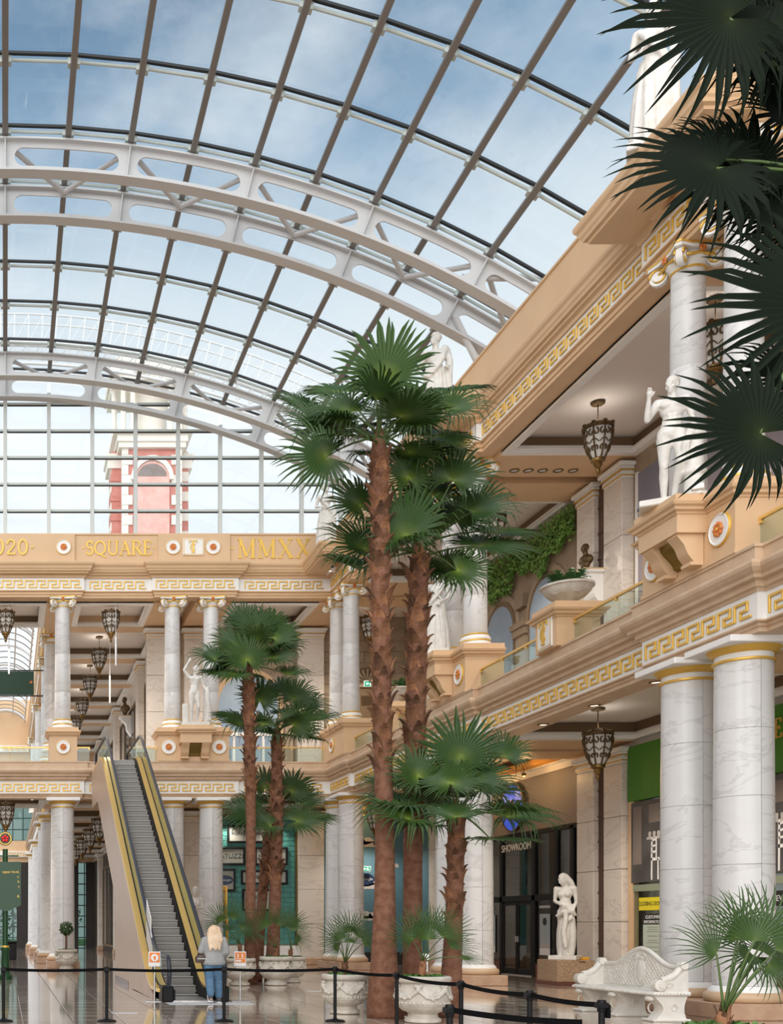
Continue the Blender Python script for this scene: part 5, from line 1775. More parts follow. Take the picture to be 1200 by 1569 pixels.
def s_woman(b):                       # long-haired woman looking down, drapery held at the hips
    V = figure(b, 'f', dict(pel=(.03, 0, .96), che=(-.01, .02, 1.29), hea=(-.03, -.05, 1.60), el=(-.21, .03, 1.15), wl=(-.02, -.14, 1.06), er=(.20, .04, 1.14), wr=(.14, -.10, .86), kr=(.07, -.07, .5), ar=(.07, .02, .08), hl=(-.06, 0, .92), kl=(-.06, -.03, .5), al=(-.05, .03, .08)))
    head(b, V['hea'], -38, 24, 1.0, 'long')
    robe(b, V, .02, .80, .125, .14, 18, 4)
    drape(b, [(.06, -.16, .95), (.07, -.20, .75), (.03, -.20, .5), (.06, -.18, .22)], .03, 7, 3, .06)
    drape(b, [(.20, -.02, .86), (.14, -.15, .92), (0, -.19, .92), (-.13, -.13, .82)], .028, 4, 2, .03)
def s_male(b):                        # nude youth with raised arm, tree stump and cloth
    V = figure(b, 'm', dict(pel=(-.03, 0, .96), che=(.0, 0, 1.30), hea=(.04, -.03, 1.63), el=(-.33, -.02, 1.62), wl=(-.20, -.02, 1.86), er=(.26, .02, 1.16), wr=(.33, -.08, .98), hr=(.06, 0, .92), kr=(.10, -.09, .5), ar=(.06, .08, .09), kl=(-.10, -.02, .5)))
    head(b, V['hea'], 35, 5, 1.0, 'curly')
    chain(b, [(.40, .04, 0), (.38, .02, .4), (.36, -.02, .75), (.36, -.03, .95)], [.12, .10, .085, .06])
    drape(b, [(.36, -.08, 1.0), (.36, -.12, .8), (.40, -.10, .45), (.42, -.08, .08)], .035, 8, 6, .06)
    b.ball((.38, -.05, 1.08), (.05, .05, .06), 8)
    b.box(-.36, -.20, .0, .16, 0, .62)
def s_tablet(b):                      # robed woman holding up a block
    V = figure(b, 'f', dict(el=(-.25, .0, 1.18), wl=(-.27, -.16, 1.33), er=(.24, .02, 1.15), wr=(.08, -.14, 1.02), kr=(.1, -.08, .5)))
    head(b, V['hea'], -20, 12, 1.0, 'bun')
    robe(b, V, 0, 1.02, .24, .135, 24, 8)
    b.bbox(-.36, -.20, -.24, -.12, 1.28, 1.58, .02) if False else b.box(-.37, -.21, -.24, -.12, 1.30, 1.60)
    drape(b, [(.16, -.02, 1.42), (.10, -.13, 1.25), (-.05, -.13, 1.08), (-.14, -.06, .95)], .026, 5, 4, .035)
    drape(b, [(-.16, .0, 1.42), (-.05, -.12, 1.30), (.10, -.11, 1.12), (.16, .0, 1.0)], .022, 3, 9, .03)
def s_raised(b):                      # nude figure with raised hand beside a column stump with a ring
    V = figure(b, 'm', dict(pel=(-.04, 0, .96), el=(-.30, -.10, 1.17), wl=(-.28, -.20, 1.42), er=(.24, .04, 1.15), wr=(.27, -.06, .95), kr=(.10, -.10, .52), ar=(.02, .10, .09)))
    head(b, V['hea'], -30, 8, 1.0, 'bun')
    b.lathe([(.13, 0), (.12, .3), (.125, .31), (.15, .33), (.15, .37), (.12, .40), (.115, .82), (.15, .85), (.15, .88), (.02, .90)], 16, (.26, -.02, 0))
    drape(b, [(.26, -.06, 1.0), (.22, -.14, .92), (.16, -.14, .7), (.18, -.10, .5)], .03, 5, 6, .04)
def s_robed(b):                       # tall robed woman on the attic
    V = figure(b, 'f', dict(el=(-.24, .02, 1.16), wl=(-.14, -.15, 1.10), er=(.25, .03, 1.15), wr=(.24, -.07, .93)))
    head(b, V['hea'], 30, 0, 1.0, 'bun')
    robe(b, V, 0, 1.05, .22, .135, 24, 2)
    drape(b, [(-.14, -.02, 1.42), (-.06, -.13, 1.25), (.06, -.13, 1.1), (.14, -.08, .95)], .026, 6, 4, .04)
    drape(b, [(.2, .0, 1.15), (.2, -.06, .9), (.22, -.04, .55), (.22, -.02, .2)], .035, 6, 3, .05)
def s_toga(b):
    V = figure(b, 'm', dict(el=(-.26, -.02, 1.16), wl=(-.16, -.20, 1.20), er=(.26, .03, 1.15), wr=(.20, -.14, 1.05)))
    head(b, V['hea'], -45, 5, 1.0, 'curly')
    robe(b, V, 0, 1.08, .24, .16, 24, 7)
    drape(b, [(.17, .0, 1.46), (.12, -.12, 1.25), (.0, -.14, 1.08), (-.14, -.1, .95)], .035, 8, 5, .06)
    drape(b, [(.2, .05, 1.45), (.25, .0, 1.2), (.24, -.02, .8), (.24, .0, .4)], .045, 7, 8, .05)
def s_bather(b):                      # seated-looking nymph bust-length seen behind the escalator
    V = figure(b, 'f', dict(el=(-.24, -.02, 1.16), wl=(-.05, -.16, 1.24), er=(.22, -.02, 1.16), wr=(.05, -.17, 1.16)))
    head(b, V['hea'], -25, 10, 1.0, 'curly')
    robe(b, V, 0, .98, .22, .15, 20, 9)

# granite pedestal and its statue by the showroom
gp = thing('granite_pedestal', 'square speckled brown granite block under the long-haired woman statue', 'pedestal', (16.35, 32.1, 0))
MB().bbox(-.53, .53, -.60, .60, .10, .72, .01).build('block', M['granite'], gp)
MB().bbox(-.56, .56, -.63, .63, 0, .10, .01).build('plinth', M['redgranite'], gp)
MB().box(.10, .28, -.608, -.60, .655, .69).build('small_plate', M['bronze'], gp)
bx = thing('yellow_box', 'small yellow-orange box lying on the granite block beside the statue', 'box', (16.74, 31.75, .72))
MB().bbox(-.09, .09, -.07, .07, 0, .075, .01).build('body', M['yellow'], bx)
MB().bbox(-.095, .095, -.075, .075, .06, .085, .01).build('lid', M['yellow'], bx)
statue('marble_statue', 'long-haired marble woman looking down, on the brown granite block', (16.30, 32.0, .72), R(-42), 1.40, s_woman, (.27, .24))
statue('marble_statue', 'nude marble youth with one arm raised, beside a stump, on the far pedestal', (7.61, YF-.78, 9.72), 0, 1.33, s_male, (.42, .22))
statue('marble_statue', 'robed marble woman holding up a block, right of the tall palm trunks', (XR-.80, 32.62, 9.72), R(-28), 1.40, s_tablet, (.28, .24))
statue('marble_statue', 'marble figure with raised hand and ringed stump, partly behind dark fronds', (XR-.80, 21.1, 9.72), R(-30), 1.38, s_raised, (.40, .24), .013)
statue('marble_statue', 'robed marble woman standing on the attic corner against the end glazing', (12.62, 43.3, 16.36), R(-10), 1.52, s_robed, (.26, .24))
statue('marble_statue', 'toga-clad marble man on the attic, just right of the highest palm leaf', (12.80, 32.7, 16.36), R(-22), 1.62, s_toga, (.28, .26))
statue('marble_statue', 'shadowed robed statue near the top right, mostly behind black fronds', (12.36, 20.95, 16.36), R(-30), 1.62, s_robed, (.28, .26))
nb = thing('statue_plinth', 'low stone plinth behind the escalator handrail', 'pedestal', (7.35, 42.6, 0))
MB().bbox(-.38, .38, -.38, .38, 0, .62, .02).build('block', M['pot'], nb)
MB().bbox(-.43, .43, -.43, .43, .62, .70, .02).build('top_slab', M['pot'], nb)
statue('marble_statue', 'marble nymph seen over the right escalator handrail', (7.35, 42.6, .70), R(10), 1.38, s_bather, (.26, .24))

# bronze busts on wall brackets
def bust(label, loc, rz, s=1.0):
    t = thing('bronze_bust', label, 'bust', loc, rz, None, s)
    b = MB()
    b.ball((0, .02, .22), (.24, .13, .17), 14); b.ball((0, 0, .08), (.15, .10, .12), 12)
    capsule(b, (0, .02, .3), (0, -.01, .46), .075, .068)
    head(b, (0, -.03, .56), 0, 0, 1.15, 'short')
    remesh(b, 'head', M['bronze'], t, .014, 3)
    MB().lathe([(.11, -.10), (.12, -.08), (.08, -.03), (.10, .02)], 16).build('socle', M['bronze'], t, smooth=40)
def bracket(label, loc, rz):
    t = thing('wall_bracket', label, 'bracket', loc, rz)
    pr_ = [(0, .42), (-.55, .42), (-.55, .30)]+[(-.50+.42*(i/8)**.7+.05*math.sin(i), .26-.85*i/8) for i in range(9)]+[(0, -.62)]
    MB().prism(pr_, -.28, .28, 'x').build('console', M['white'], t)
    MB().bbox(-.38, .38, -.66, 0, .42, .54, .02).build('shelf', M['white'], t)
    MB().box(-.385, .385, -.665, 0, .50, .525).build('gold_edge', M['gold'], t)
bracket('white scrolled bracket with gold edge under the bronze bust', (XW, 30.35, 9.72), R(-90)) if False else None
bracket('white scrolled bracket with gold edge holding the bald bronze bust', (17.40, 32.25, 11.56), R(-90))
bust('dark bronze bust of a bald man on the white wall bracket', (17.02, 32.25, 12.21), R(-68), 1.0)
bracket('small white bracket in the far upper gallery holding a dark bust', (6.9, 60.2, 12.66), R(-90))
bust('small dark bust on a bracket deep in the far upper gallery', (6.55, 60.2, 13.35), R(-40), 1.3)

# ================================================================ THE WALKER
pe = thing('person', 'person with long blond hair walking to the escalator, grey jacket, blue jeans, bag', 'person', (4.60, 24.25, 0), R(180), None, 1.0)
pe.scale = (1.14, 1.05, 1.0)
def person_parts():
    b = MB()
    J = dict(pel=(0, 0, .97), wai=(0, .02, 1.12), che=(0, .02, 1.28), nec=(0, .02, 1.45), hea=(0, -.01, 1.58), sl=(-.17, .02, 1.38), sr=(.17, .02, 1.38),
             el=(-.24, .05, 1.12), wl=(-.19, -.14, .98), er=(.25, .02, 1.14), wr=(.20, -.22, 1.08),
             hl=(-.09, 0, .92), hr=(.09, 0, .92), kl=(-.095, -.06, .50), kr=(.09, .03, .52), al=(-.10, -.02, .09), ar=(.10, .24, .15))
    V = figure(b, 'f', J, True, .8)
    head(b, V['hea'], 0, 0, 1.0, 'short')
    remesh(b, 'body', M['skin'], pe, .013, 2)
    j = MB()                                              # jacket with sleeves and a flared hem
    j.lathe([(.20, .84), (.215, .90), (.19, 1.0), (.175, 1.12), (.19, 1.28), (.18, 1.38), (.10, 1.46)], 20)
    j.v = [(x*1.08, y*.80+.015, z) for x, y, z in j.v]
    for s_ in 'lr':
        sg = -1 if s_ == 'l' else 1
        chain(j, [V['che']+Vector((sg*.08, .01, .10)), V['s'+s_], V['s'+s_].lerp(V['e'+s_], .5), V['e'+s_], V['e'+s_].lerp(V['w'+s_], .9)], [.085, .085, .075, .066, .056])
    capsule(j, (0, .03, 1.38), (0, .02, 1.47), .085, .078)
    for k in range(6): j.tube([(-.18+.07*k, .155-.03*abs(k-2.5), .86), (-.16+.06*k, .165-.03*abs(k-2.5), 1.15)], .012, 6)
    remesh(j, 'jacket', M['jacket'], pe, .014, 2)
    p = MB()                                              # jeans
    p.ball((0, .02, .90), (.195, .150, .14), 16)
    for s_ in 'lr':
        sg = -1 if s_ == 'l' else 1
        h, k, a = V['h'+s_], V['k'+s_], V['a'+s_]
        chain(p, [h+Vector((0, .02, 0)), h.lerp(k, .5)+Vector((0, .015, 0)), k, k.lerp(a, .5)+Vector((0, .012, 0)), k.lerp(a, .86)], [.118, .108, .088, .082, .070])
        p.ball(h+Vector((0, .07, -.04)), (.10, .09, .10), 10)
    remesh(p, 'jeans', M['denim'], pe, .014, 2)
    for s_ in 'lr':
        a = V['a'+s_]
        sh = MB()
        tilt = R(-35) if s_ == 'r' else 0
        capsule(sh, (0, .03, -.03), (0, -.12, -.045), .048, .042, 10)
        capsule(sh, (0, .03, .0), (0, -.02, -.01), .042, .038, 10)
        sh.xf(Matrix.Translation(a) @ Matrix.Rotation(tilt, 4, 'X'))
        so = remesh(sh, 'shoe', M['shoe_dark'], pe, .011, 2)
        sl = MB().bbox(-.048, .048, -.165, .078, -.092, -.060, .02)
        sl.xf(Matrix.Translation(a) @ Matrix.Rotation(tilt, 4, 'X'))
        sl.build('sole', M['paintwhite'], so)
    hr = MB()                                             # long loose hair over the shoulders
    hr.ball((0, .015, 1.61), (.098, .118, .115), 16)
    rn = random.Random(2)
    for k in range(22):
        x = -.105+.21*k/21
        yy = .07+.045*math.cos(x/.105*1.3)
        l = 1.20+rn.uniform(-.05, .07)
        chain(hr, [(x*.7, .06, 1.66), (x*1.05, yy+.035, 1.52), (x*1.20, yy+.065, 1.38), (x*.95, yy+.075, l)], [.030, .030, .027, .013], 7)
    for sx in (-1, 1):
        chain(hr, [(sx*.08, .0, 1.64), (sx*.105, .0, 1.52), (sx*.12, .02, 1.40)], [.03, .032, .02], 7)
    remesh(hr, 'hair', M['blond'], pe, .012, 1)
person_parts()
bg_ = thing('handbag', 'dark brown leather handbag hanging at the left side of the blond walker', 'bag', (4.335, 24.22, 0))
b = MB()
b.ball((0, 0, .98), (.16, .085, .105), 14); b.box(-.14, .14, -.07, .07, .885, .97)
remesh(b, 'pouch', M['leather'], bg_, .014, 3)
MB().tube([(-.10, 0, 1.05), (-.02, .02, 1.22), (.08, .03, 1.38), (.14, .0, 1.40), (.12, -.08, 1.25), (.10, -.02, 1.05)], .011, 6).build('strap', M['leather'], bg_, smooth=True)
MB().box(-.12, .12, -.092, -.080, .97, .985).build('zip', M['chrome'], bg_)

# ================================================================ LANTERNS
def lantern():
    t = thing('hanging_lantern', '', 'lantern', (0, 0, 0))
    MB().lathe([(.15, -.05), (.17, -.03), (.17, 0)], 20).build('canopy', M['bronze'], t, smooth=40)
    MB().tube([(0, 0, -.03), (0, 0, -.62)], .013, 8).build('rod', M['bronze'], t, smooth=True)
    rm = MB().lathe([(.02, -.50), (.20, -.54), (.34, -.60), (.38, -.63), (.38, -.70), (.36, -.72), (.30, -.66), (.02, -.60)], 28, cap=False)
    for k in range(8):
        a = 2*PI*k/8
        rm.ball((math.cos(a)*.35, math.sin(a)*.35, -.61), (.06, .06, .05), 6)
    rm.build('crown_rim', M['bronze'], t, smooth=40)
    prof = [(.350, -.72), (.352, -.86), (.325, -1.04), (.265, -1.24), (.185, -1.42), (.15, -1.48)]
    MB().lathe([(r-.018, z) for r, z in prof], 20, cap=False).build('glass_shade', M['lampglass'], t, smooth=True)
    def rad(z):
        for (r0, z0), (r1, z1) in zip(prof, prof[1:]):
            if z0 >= z >= z1: return r0+(r1-r0)*(z0-z)/(z0-z1)
        return prof[-1][0]
    for k in range(8):
        a = 2*PI*k/8; s_ = MB()
        s_.tube([(math.cos(a)*r, math.sin(a)*r, z) for r, z in prof], .022, 5)
        for sg in (-1, 1):                                # scrolls either side of the stave
            for zc, rr, tw in ((-.86, .085, 1), (-1.24, .055, -1)):
                pts = []
                for i in range(14):
                    q = i/13*1.6*PI
                    r2 = rr*(1-.45*i/13)
                    z = zc+tw*r2*math.cos(q)
                    aa = a+sg*(rr-r2*math.cos(q)*.0+r2*math.sin(q)*.9)/max(.15, rad(z))*.75
                    pts.append((math.cos(aa)*(rad(z)+.006), math.sin(aa)*(rad(z)+.006), z))
                s_.tube(pts, .020, 5)
            s_.tube([(math.cos(a+sg*q*.36)*(rad(z)+.004), math.sin(a+sg*q*.36)*(rad(z)+.004), z) for q, z in ((0, -1.02), (.5, -1.06), (1, -1.12))], .013, 5)
        s_.ball((math.cos(a)*(rad(-1.06)+.01), math.sin(a)*(rad(-1.06)+.01), -1.06), .03, 6)
        s_.build('scrollwork', M['bronze'], t, smooth=True)
    MB().lathe([(.16, -1.46), (.175, -1.48), (.17, -1.54), (.10, -1.58), (.11, -1.63), (.075, -1.68), (.045, -1.72), (.06, -1.76), (.05, -1.81), (.015, -1.88)], 18).build('finial', M['bronze_gilt'], t, smooth=40)
    return t
M['bronze_gilt'] = mat('gilded_bronze', (0.22, 0.13, 0.04), 0.35, metal=0.7)
M['lampglass'] = mat('frosted_lamp_glass', (0.62, 0.60, 0.57), 0.4, emit=(1.0, 0.90, 0.78), estr=0.06)
ln_ = lantern()
LANT = [(15.5, 24.0, 1, 'upper gallery lantern half hidden between the two rightmost columns'), (15.5, 28.75, 1, 'upper gallery lantern hanging above the bronze bust and pilasters'),
        (15.55, 35.0, 1, 'upper gallery lantern half hidden behind the right tall palm'), (15.4, 46.5, 1, 'upper corner lantern behind the tallest palm trunk'),
        (15.5, 24.0, 0, 'lower gallery lantern hidden between the two largest columns'), (15.5, 28.75, 0, 'lower gallery lantern right of the showroom, near the green fascia'), (15.9, 47.3, 0, 'lower corner lantern behind the tallest palm trunk'),
        (.02, 45.75, 1, 'upper lantern at the left edge in front of the green banner'), (4.40, 45.75, 1, 'upper lantern above the escalator top'), (10.8, 46.0, 1, 'upper lantern behind the crown of the left palms'),
        (.02, 45.75, 0, 'lower lantern at the left edge above the green directory board'),
        (4.45, 52.0, 1, 'first lantern of the upper receding row beyond the escalator'), (4.45, 57.7, 1, 'second lantern of the upper receding row'), (4.45, 63.5, 1, 'third lantern of the upper receding row'), (4.45, 69.2, 1, 'fourth and last lantern of the upper receding row'),
        (4.45, 52.0, 0, 'first lantern of the lower receding row beside the escalator'), (4.45, 57.7, 0, 'second lantern of the lower receding row'), (4.45, 63.5, 0, 'third lantern of the lower receding row'), (4.45, 69.2, 0, 'fourth and last lantern of the lower receding row')]
for i, (x, y, upf, lb) in enumerate(LANT):
    z = ZC2-.02 if upf else ZC1-.02
    o = ln_ if i == 0 else copy_tree(ln_)
    o.location = (x, y, z); o['label'] = lb; o['group'] = 'hanging lanterns of the galleries'
    if y > 50 and not upf: continue                      # this row hangs unlit, without fill spots
    d = bpy.data.lights.new('gallery_fill_spot', 'SPOT')  # added fill spot below the lantern to brighten the gallery
    d.spot_size = R(160); d.spot_blend = .8
    d.energy = 170 if upf else 150
    d.color = (1.0, 0.88, 0.74); d.shadow_soft_size = .04
    lo = bpy.data.objects.new('gallery_fill_spot', d); COL.objects.link(lo); adopt(lo, o)
    lo.location = (0, 0, -1.95)
    d2 = bpy.data.lights.new('gallery_fill_uplight', 'SPOT')  # added upward fill spot to brighten the gallery ceiling
    d2.spot_size = R(165); d2.spot_blend = .5; d2.energy = 16 if upf else 10; d2.color = (1.0, 0.90, 0.80); d2.shadow_soft_size = .1
    l2 = bpy.data.objects.new('gallery_fill_uplight', d2); COL.objects.link(l2); adopt(l2, o)
    l2.location = (0, 0, -.50); l2.rotation_euler = (PI, 0, 0)

# recessed downlights
def downlight(x, y, z, label, energy=45, group='recessed downlights in the soffit'):
    t = thing('downlight', label, 'lamp', (x, y, z), 0, group)
    MB().lathe([(.10, 0), (.14, 0), (.14, -.015), (.10, -.02)], 20, cap=False).build('trim_ring', M['bronze_gilt'], t, smooth=40)
    MB().lathe([(.001, -.004), (.10, -.006)], 20, cap=False).build('lens', M['lampon' if energy else 'lampoff'], t)
    if energy:
        d = bpy.data.lights.new('spot', 'SPOT'); d.energy = energy; d.color = (1, .82, .6); d.spot_size = R(110); d.spot_blend = .6; d.shadow_soft_size = .08
        lo = bpy.data.objects.new('spot', d); COL.objects.link(lo); adopt(lo, t); lo.location = (0, 0, -.03)
M['lampoff'] = mat('unlit_lens', (0.75, 0.72, 0.68), 0.3)
M['lampon'] = mat('lit_lens', (1, .9, .75), 0.5, emit=(1.0, 0.85, 0.62), estr=2.2)
for y, w in ((23.4, 'nearest, left of the big columns'), (25.85, 'second from the big columns'), (28.3, 'third from the big columns'), (30.6, 'fourth, just right of the showroom columns'), (36.0, 'first beyond the showroom columns'), (38.5, 'second beyond the showroom columns'), (41.0, 'nearest the corner columns')):
    downlight(13.85, y, 6.885, 'round soffit downlight under the right ledge, '+w, 25)
downlight(1.1, YF+.1, 6.885, 'round soffit downlight under the far ledge, left of the topiary column', 25)
for i, (x, w) in enumerate(((14.75, 'leftmost of the five'), (15.15, 'second from left'), (15.57, 'middle one'), (16.02, 'fourth from left'), (16.45, 'rightmost of the five'))):
    downlight(x, 31.85, 14.895, 'small downlight in the upper cross beam, '+w, 0, 'five downlights in the upper cross beam')

def spotlight(label, loc, rz=0, s=1.0, cat='lamp', name='spotlight'):
    t = thing(name, label, cat, loc, rz, None, s)
    MB().bbox(-.05, .05, -.05, .05, 0, .02, .005).tube([(0, 0, 0), (0, 0, .09)], .012, 6).build('foot', M['paintwhite'], t)
    MB().bbox(-.06, .06, -.13, .07, .08, .18, .012).build('housing', M['paintwhite'], t)
    MB().box(-.048, .048, -.134, -.129, .09, .17).build('lens', M['darkglass'], t)
spotlight('small white spotlight at the far end of the raised-hand statue pedestal', (XR-.62, 22.42, 9.72), R(60))
spotlight('small white spotlight left of the feet of the raised-hand statue', (XR-1.05, 21.62, 9.72), R(-60))
spotlight('small white spotlight right of the raised-hand statue', (XR-.70, 20.42, 9.72), R(-120))
spotlight('small dark-lensed spotlight at the feet of the robed statue with block', (XR-1.0, 33.1, 9.72), R(-40))
spotlight('small white security camera on the far cornice left of the attic statue', (12.9, 43.2, 15.62), R(-30), 1.2, 'camera', 'security_camera')

# ================================================================ MURALS AND WINDOWS OF THE UPPER WALLS
def panel(name, material, parent, x0, x1, y0, y1, z0, z1):
    return MB().box(x0, x1, y0, y1, z0, z1).build(name, material, parent)
M['muralsky'] = mat('dusk_sky_mural', (0.20, 0.205, 0.27), 0.6, col2=(0.36, 0.30, 0.31), scale=.45, detail=5)
M['muralstone'] = mat('painted_stone_mural', (0.36, 0.27, 0.19), 0.7, col2=(0.29, 0.21, 0.145), scale=1.5)
M['paneblue'] = mat('pale_blue_pane', (0.27, 0.36, 0.48), 0.3, col2=(0.36, 0.46, 0.56), scale=.8)
mu = thing('wall_mural', 'large dusk-sky mural in purple grey behind the raised-hand statue', 'mural', (XW-.03, 26.8, 0))
panel('printed_panel', M['muralsky'], mu, -.02, .03, -8.0, 4.0, ZF1+.05, 14.35)
MB().box(-.05, .03, 3.95, 4.05, ZF1, 14.4).build('edge_strip', M['white'], mu)
m2 = thing('wall_mural', 'painted stone facade mural with arched blue windows, beyond the monogram pedestal', 'mural', (XW-.03, 38.2, 0))
panel('printed_panel', M['muralstone'], m2, -.02, .03, -4.4, 4.2, ZF1+.05, 14.6)
for yc in (-2.35, 1.0):
    def arch(r, z): return [(yc+r*math.cos(PI*i/16), 12.0+r*math.sin(PI*i/16)) for i in range(17)]
    MB().prism([(yc+1.45, 8.2)]+arch(1.45, 0)+[(yc-1.45, 8.2)], -.07, -.02, 'x').build('arch_surround', M['wallstone'], m2)
    MB().prism([(yc+1.22, 8.2)]+arch(1.22, 0)+[(yc-1.22, 8.2)], -.10, -.03, 'x').build('arch_reveal', M['tan_dark'], m2)
    MB().prism([(yc+1.05, 8.2)]+arch(1.05, 0)+[(yc-1.05, 8.2)], -.12, -.04, 'x').build('blue_window', M['paneblue'], m2)
for yc in (-.67,):
    MB().box(-.14, 0, yc-.35, yc+.35, 8, 11.6).build('painted_pilaster', M['wallstone'], m2)
    MB().box(-.22, 0, yc-.45, yc+.45, 11.6, 11.85).box(-.28, 0, yc-.5, yc+.5, 11.85, 12.05).build('painted_capital', M['muralstone'], m2)
    MB().box(-.2, 0, yc-.3, yc+.3, 12.55, 13.0).build('painted_corbel', M['muralstone'], m2)
iv = thing('hanging_ivy', 'thick band of green ivy along the top of the arched-window mural', 'ivy', (XW-.12, 38.2, 0))
rn = random.Random(11); b = MB()
for k in range(5200):
    y = rn.uniform(-4.4, 4.3)
    zt = 14.75; dep = 1.25+.25*math.sin(y*2.1)+.2*math.sin(y*5.3+1)
    z = zt-dep*rn.random()**.8
    c = Vector((-.05-rn.uniform(0, .22), y, z))
    d = Vector((-.4+rn.gauss(0, .3), rn.gauss(0, 1), rn.gauss(-.6, .7))).normalized()*rn.uniform(.045, .085)
    w = d.cross(Vector((-1, rn.gauss(0, .5), rn.gauss(0, .5)))).normalized()*d.length*.62
    b.add([c-d, c+w, c+d, c-w], [(0, 1, 2, 3)])
b.build('ivy_leaves', M['ivyleaf'], iv, kind='stuff')

w6 = struct('window_6')                                   # arched window behind the left palms
xc = 10.75
def archx(r): return [(xc+r*math.cos(PI*i/18), 11.55+r*math.sin(PI*i/18)) for i in range(19)]
MB().prism([(xc+1.55, 7.7)]+archx(1.55)+[(xc-1.55, 7.7)], YB-.10, YB-.0, 'y').build('surround', M['tan'], w6)
MB().prism([(xc+1.3, 7.7)]+archx(1.3)+[(xc-1.3, 7.7)], YB-.13, YB-.02, 'y').build('pane', M['paneblue'], w6)
for x in (-1.3, -.65, 0, .65, 1.3):
    MB().box(xc+x-.05, xc+x+.05, YB-.18, YB-.06, 7.6, 10.15).build('frame', M['white'], w6)
MB().box(xc-1.3, xc+1.3, YB-.18, YB-.06, 10.1, 10.25).build('frame', M['white'], w6)
MB().box(xc-1.3, xc+1.3, YB-.18, YB-.06, 8.45, 8.55).build('frame', M['white'], w6)
for x0 in (9.0, 12.35): MB().box(x0, x0+.35, YB-.2, YB, 7.6, 14.8).build('painted_pier', M['wallstone'], wb)
cs = MB()                                                 # coursed stone blocks in the upper corner
for side in (0, 1):
    for j in range(15):
        for i in range(5):
            z = ZF1+.02+.48*j
            if side == 0:
                x0 = 14.1+.9*i-(.45 if j % 2 else 0)
                x0, x1 = max(14.06, x0), min(17.7, x0+.88)
                if x1-x0 > .1: MB().bbox(x0, x1, YB-.05, YB, z, z+.46, .012).build('stone', M['wallstone'], wb)
nic = thing('shell_niche', 'arched wall niche with a scallop shell head in the upper corner', 'niche', (16.0, YB-.06, 0))
MB().prism([(.75, 8.3)]+[(.75*math.cos(PI*i/14), 12.4+.75*math.sin(PI*i/14)) for i in range(15)]+[(-.75, 8.3)], -.03, .0, 'y').build('recess', M['tan_dark'], nic)
for i in range(9):
    a = PI*(i+.5)/9
    MB().tube([(.1*math.cos(a), -.05, 12.4+.1*math.sin(a)), (.66*math.cos(a), -.10, 12.4+.66*math.sin(a))], [.02, .08], 6).build('shell_rib', M['wallstone'], nic, smooth=True)
MB().box(-.85, .85, -.12, 0, 12.25, 12.4).build('shell_ledge', M['wallstone'], nic)

def exit_sign(label, loc, rz=0, s=1.0):
    t = thing('exit_sign', label, 'sign', loc, rz, 'green exit signs', s)
    MB().bbox(-.24, .24, -.03, .03, -.14, .14, .01).build('case', M['paintwhite'], t)
    MB().box(-.215, .215, -.036, -.028, -.115, .115).build('green_face', M['signgreen'], t)
    g = MB()
    g.prism([(-.16, .0), (-.10, .06), (-.10, .025), (-.02, .025), (-.02, -.025), (-.10, -.025), (-.10, -.06)], -.042, -.034, 'y')
    g.build('arrow', M['signwhite'], t)
    m_ = MB().ball((.07, -.038, .06), (.022, .004, .022), 8).prism([(.03, .04), (.10, .03), (.13, -.02), (.17, -.08), (.14, -.09), (.09, -.03), (.05, -.09), (.02, -.08), (.05, -.01)], -.042, -.034, 'y')
    m_.build('running_figure', M['signwhite'], t)
M['signgreen'] = mat('exit_sign_green', (0.0, 0.22, 0.13), 0.4, emit=(0.0, 0.25, 0.15), estr=.5)
M['signwhite'] = mat('exit_sign_white', (.85, .9, .88), 0.4, emit=(.8, .9, .85), estr=.6)
exit_sign('green exit sign on the upper floor beside the corner column', (15.85, 47.9, 12.26), 0, .95)
exit_sign('green exit sign on the lower floor above the navy oval', (15.85, 48.3, 4.22), 0, .85)

# ================================================================ SHOP FRONTS OF THE LOWER FLOOR
# teal brick display on the far wall
td = struct('wall_back')
M['tealbrick'] = mat('teal_painted_brick', (0.075, 0.27, 0.23), 0.5, col2=(0.10, 0.34, 0.29), scale=5, bump=.3, bscale=20)
M['tealjoint'] = mat('pale_teal_joint', (0.15, 0.28, 0.24), 0.8)
panel('mortar_bed', M['tealjoint'], td, 8.95, 12.85, YB-.04, YB-.005, .9, 6.6)
bk = MB().bbox(0, .50, -.03, 0, 0, .205, .012).mesh('brick', M['tealbrick'])
bkh = MB().bbox(0, .24, -.03, 0, 0, .205, .012).mesh('brick', M['tealbrick'])
for j in range(25):
    z = .95+.226*j
    x = 8.97+(0 if j % 2 else .26)
    if j % 2 == 0:
        o = link('brick', bkh, td); o.location = (8.97, YB-.04, z)
    while x+.5 < 12.86:
        o = link('brick', bk, td); o.location = (x, YB-.04+(.006 if (int(x*7)+j) % 3 else -.006), z); x += .52
    if 12.84-x > .22:
        o = link('brick', bkh, td); o.location = (x, YB-.04, z)
panel('display_sill', M['white'], td, 8.9, 12.9, YB-.5, YB, 0, .85)
panel('display_edge', M['bronze_gilt'], td, 12.8, 12.9, YB-.3, YB, .85, 6.7)
w7 = struct('window_7')
panel('pane', M['roofglass'], w7, 8.95, 12.85, YB-.48, YB-.465, .85, 6.6)
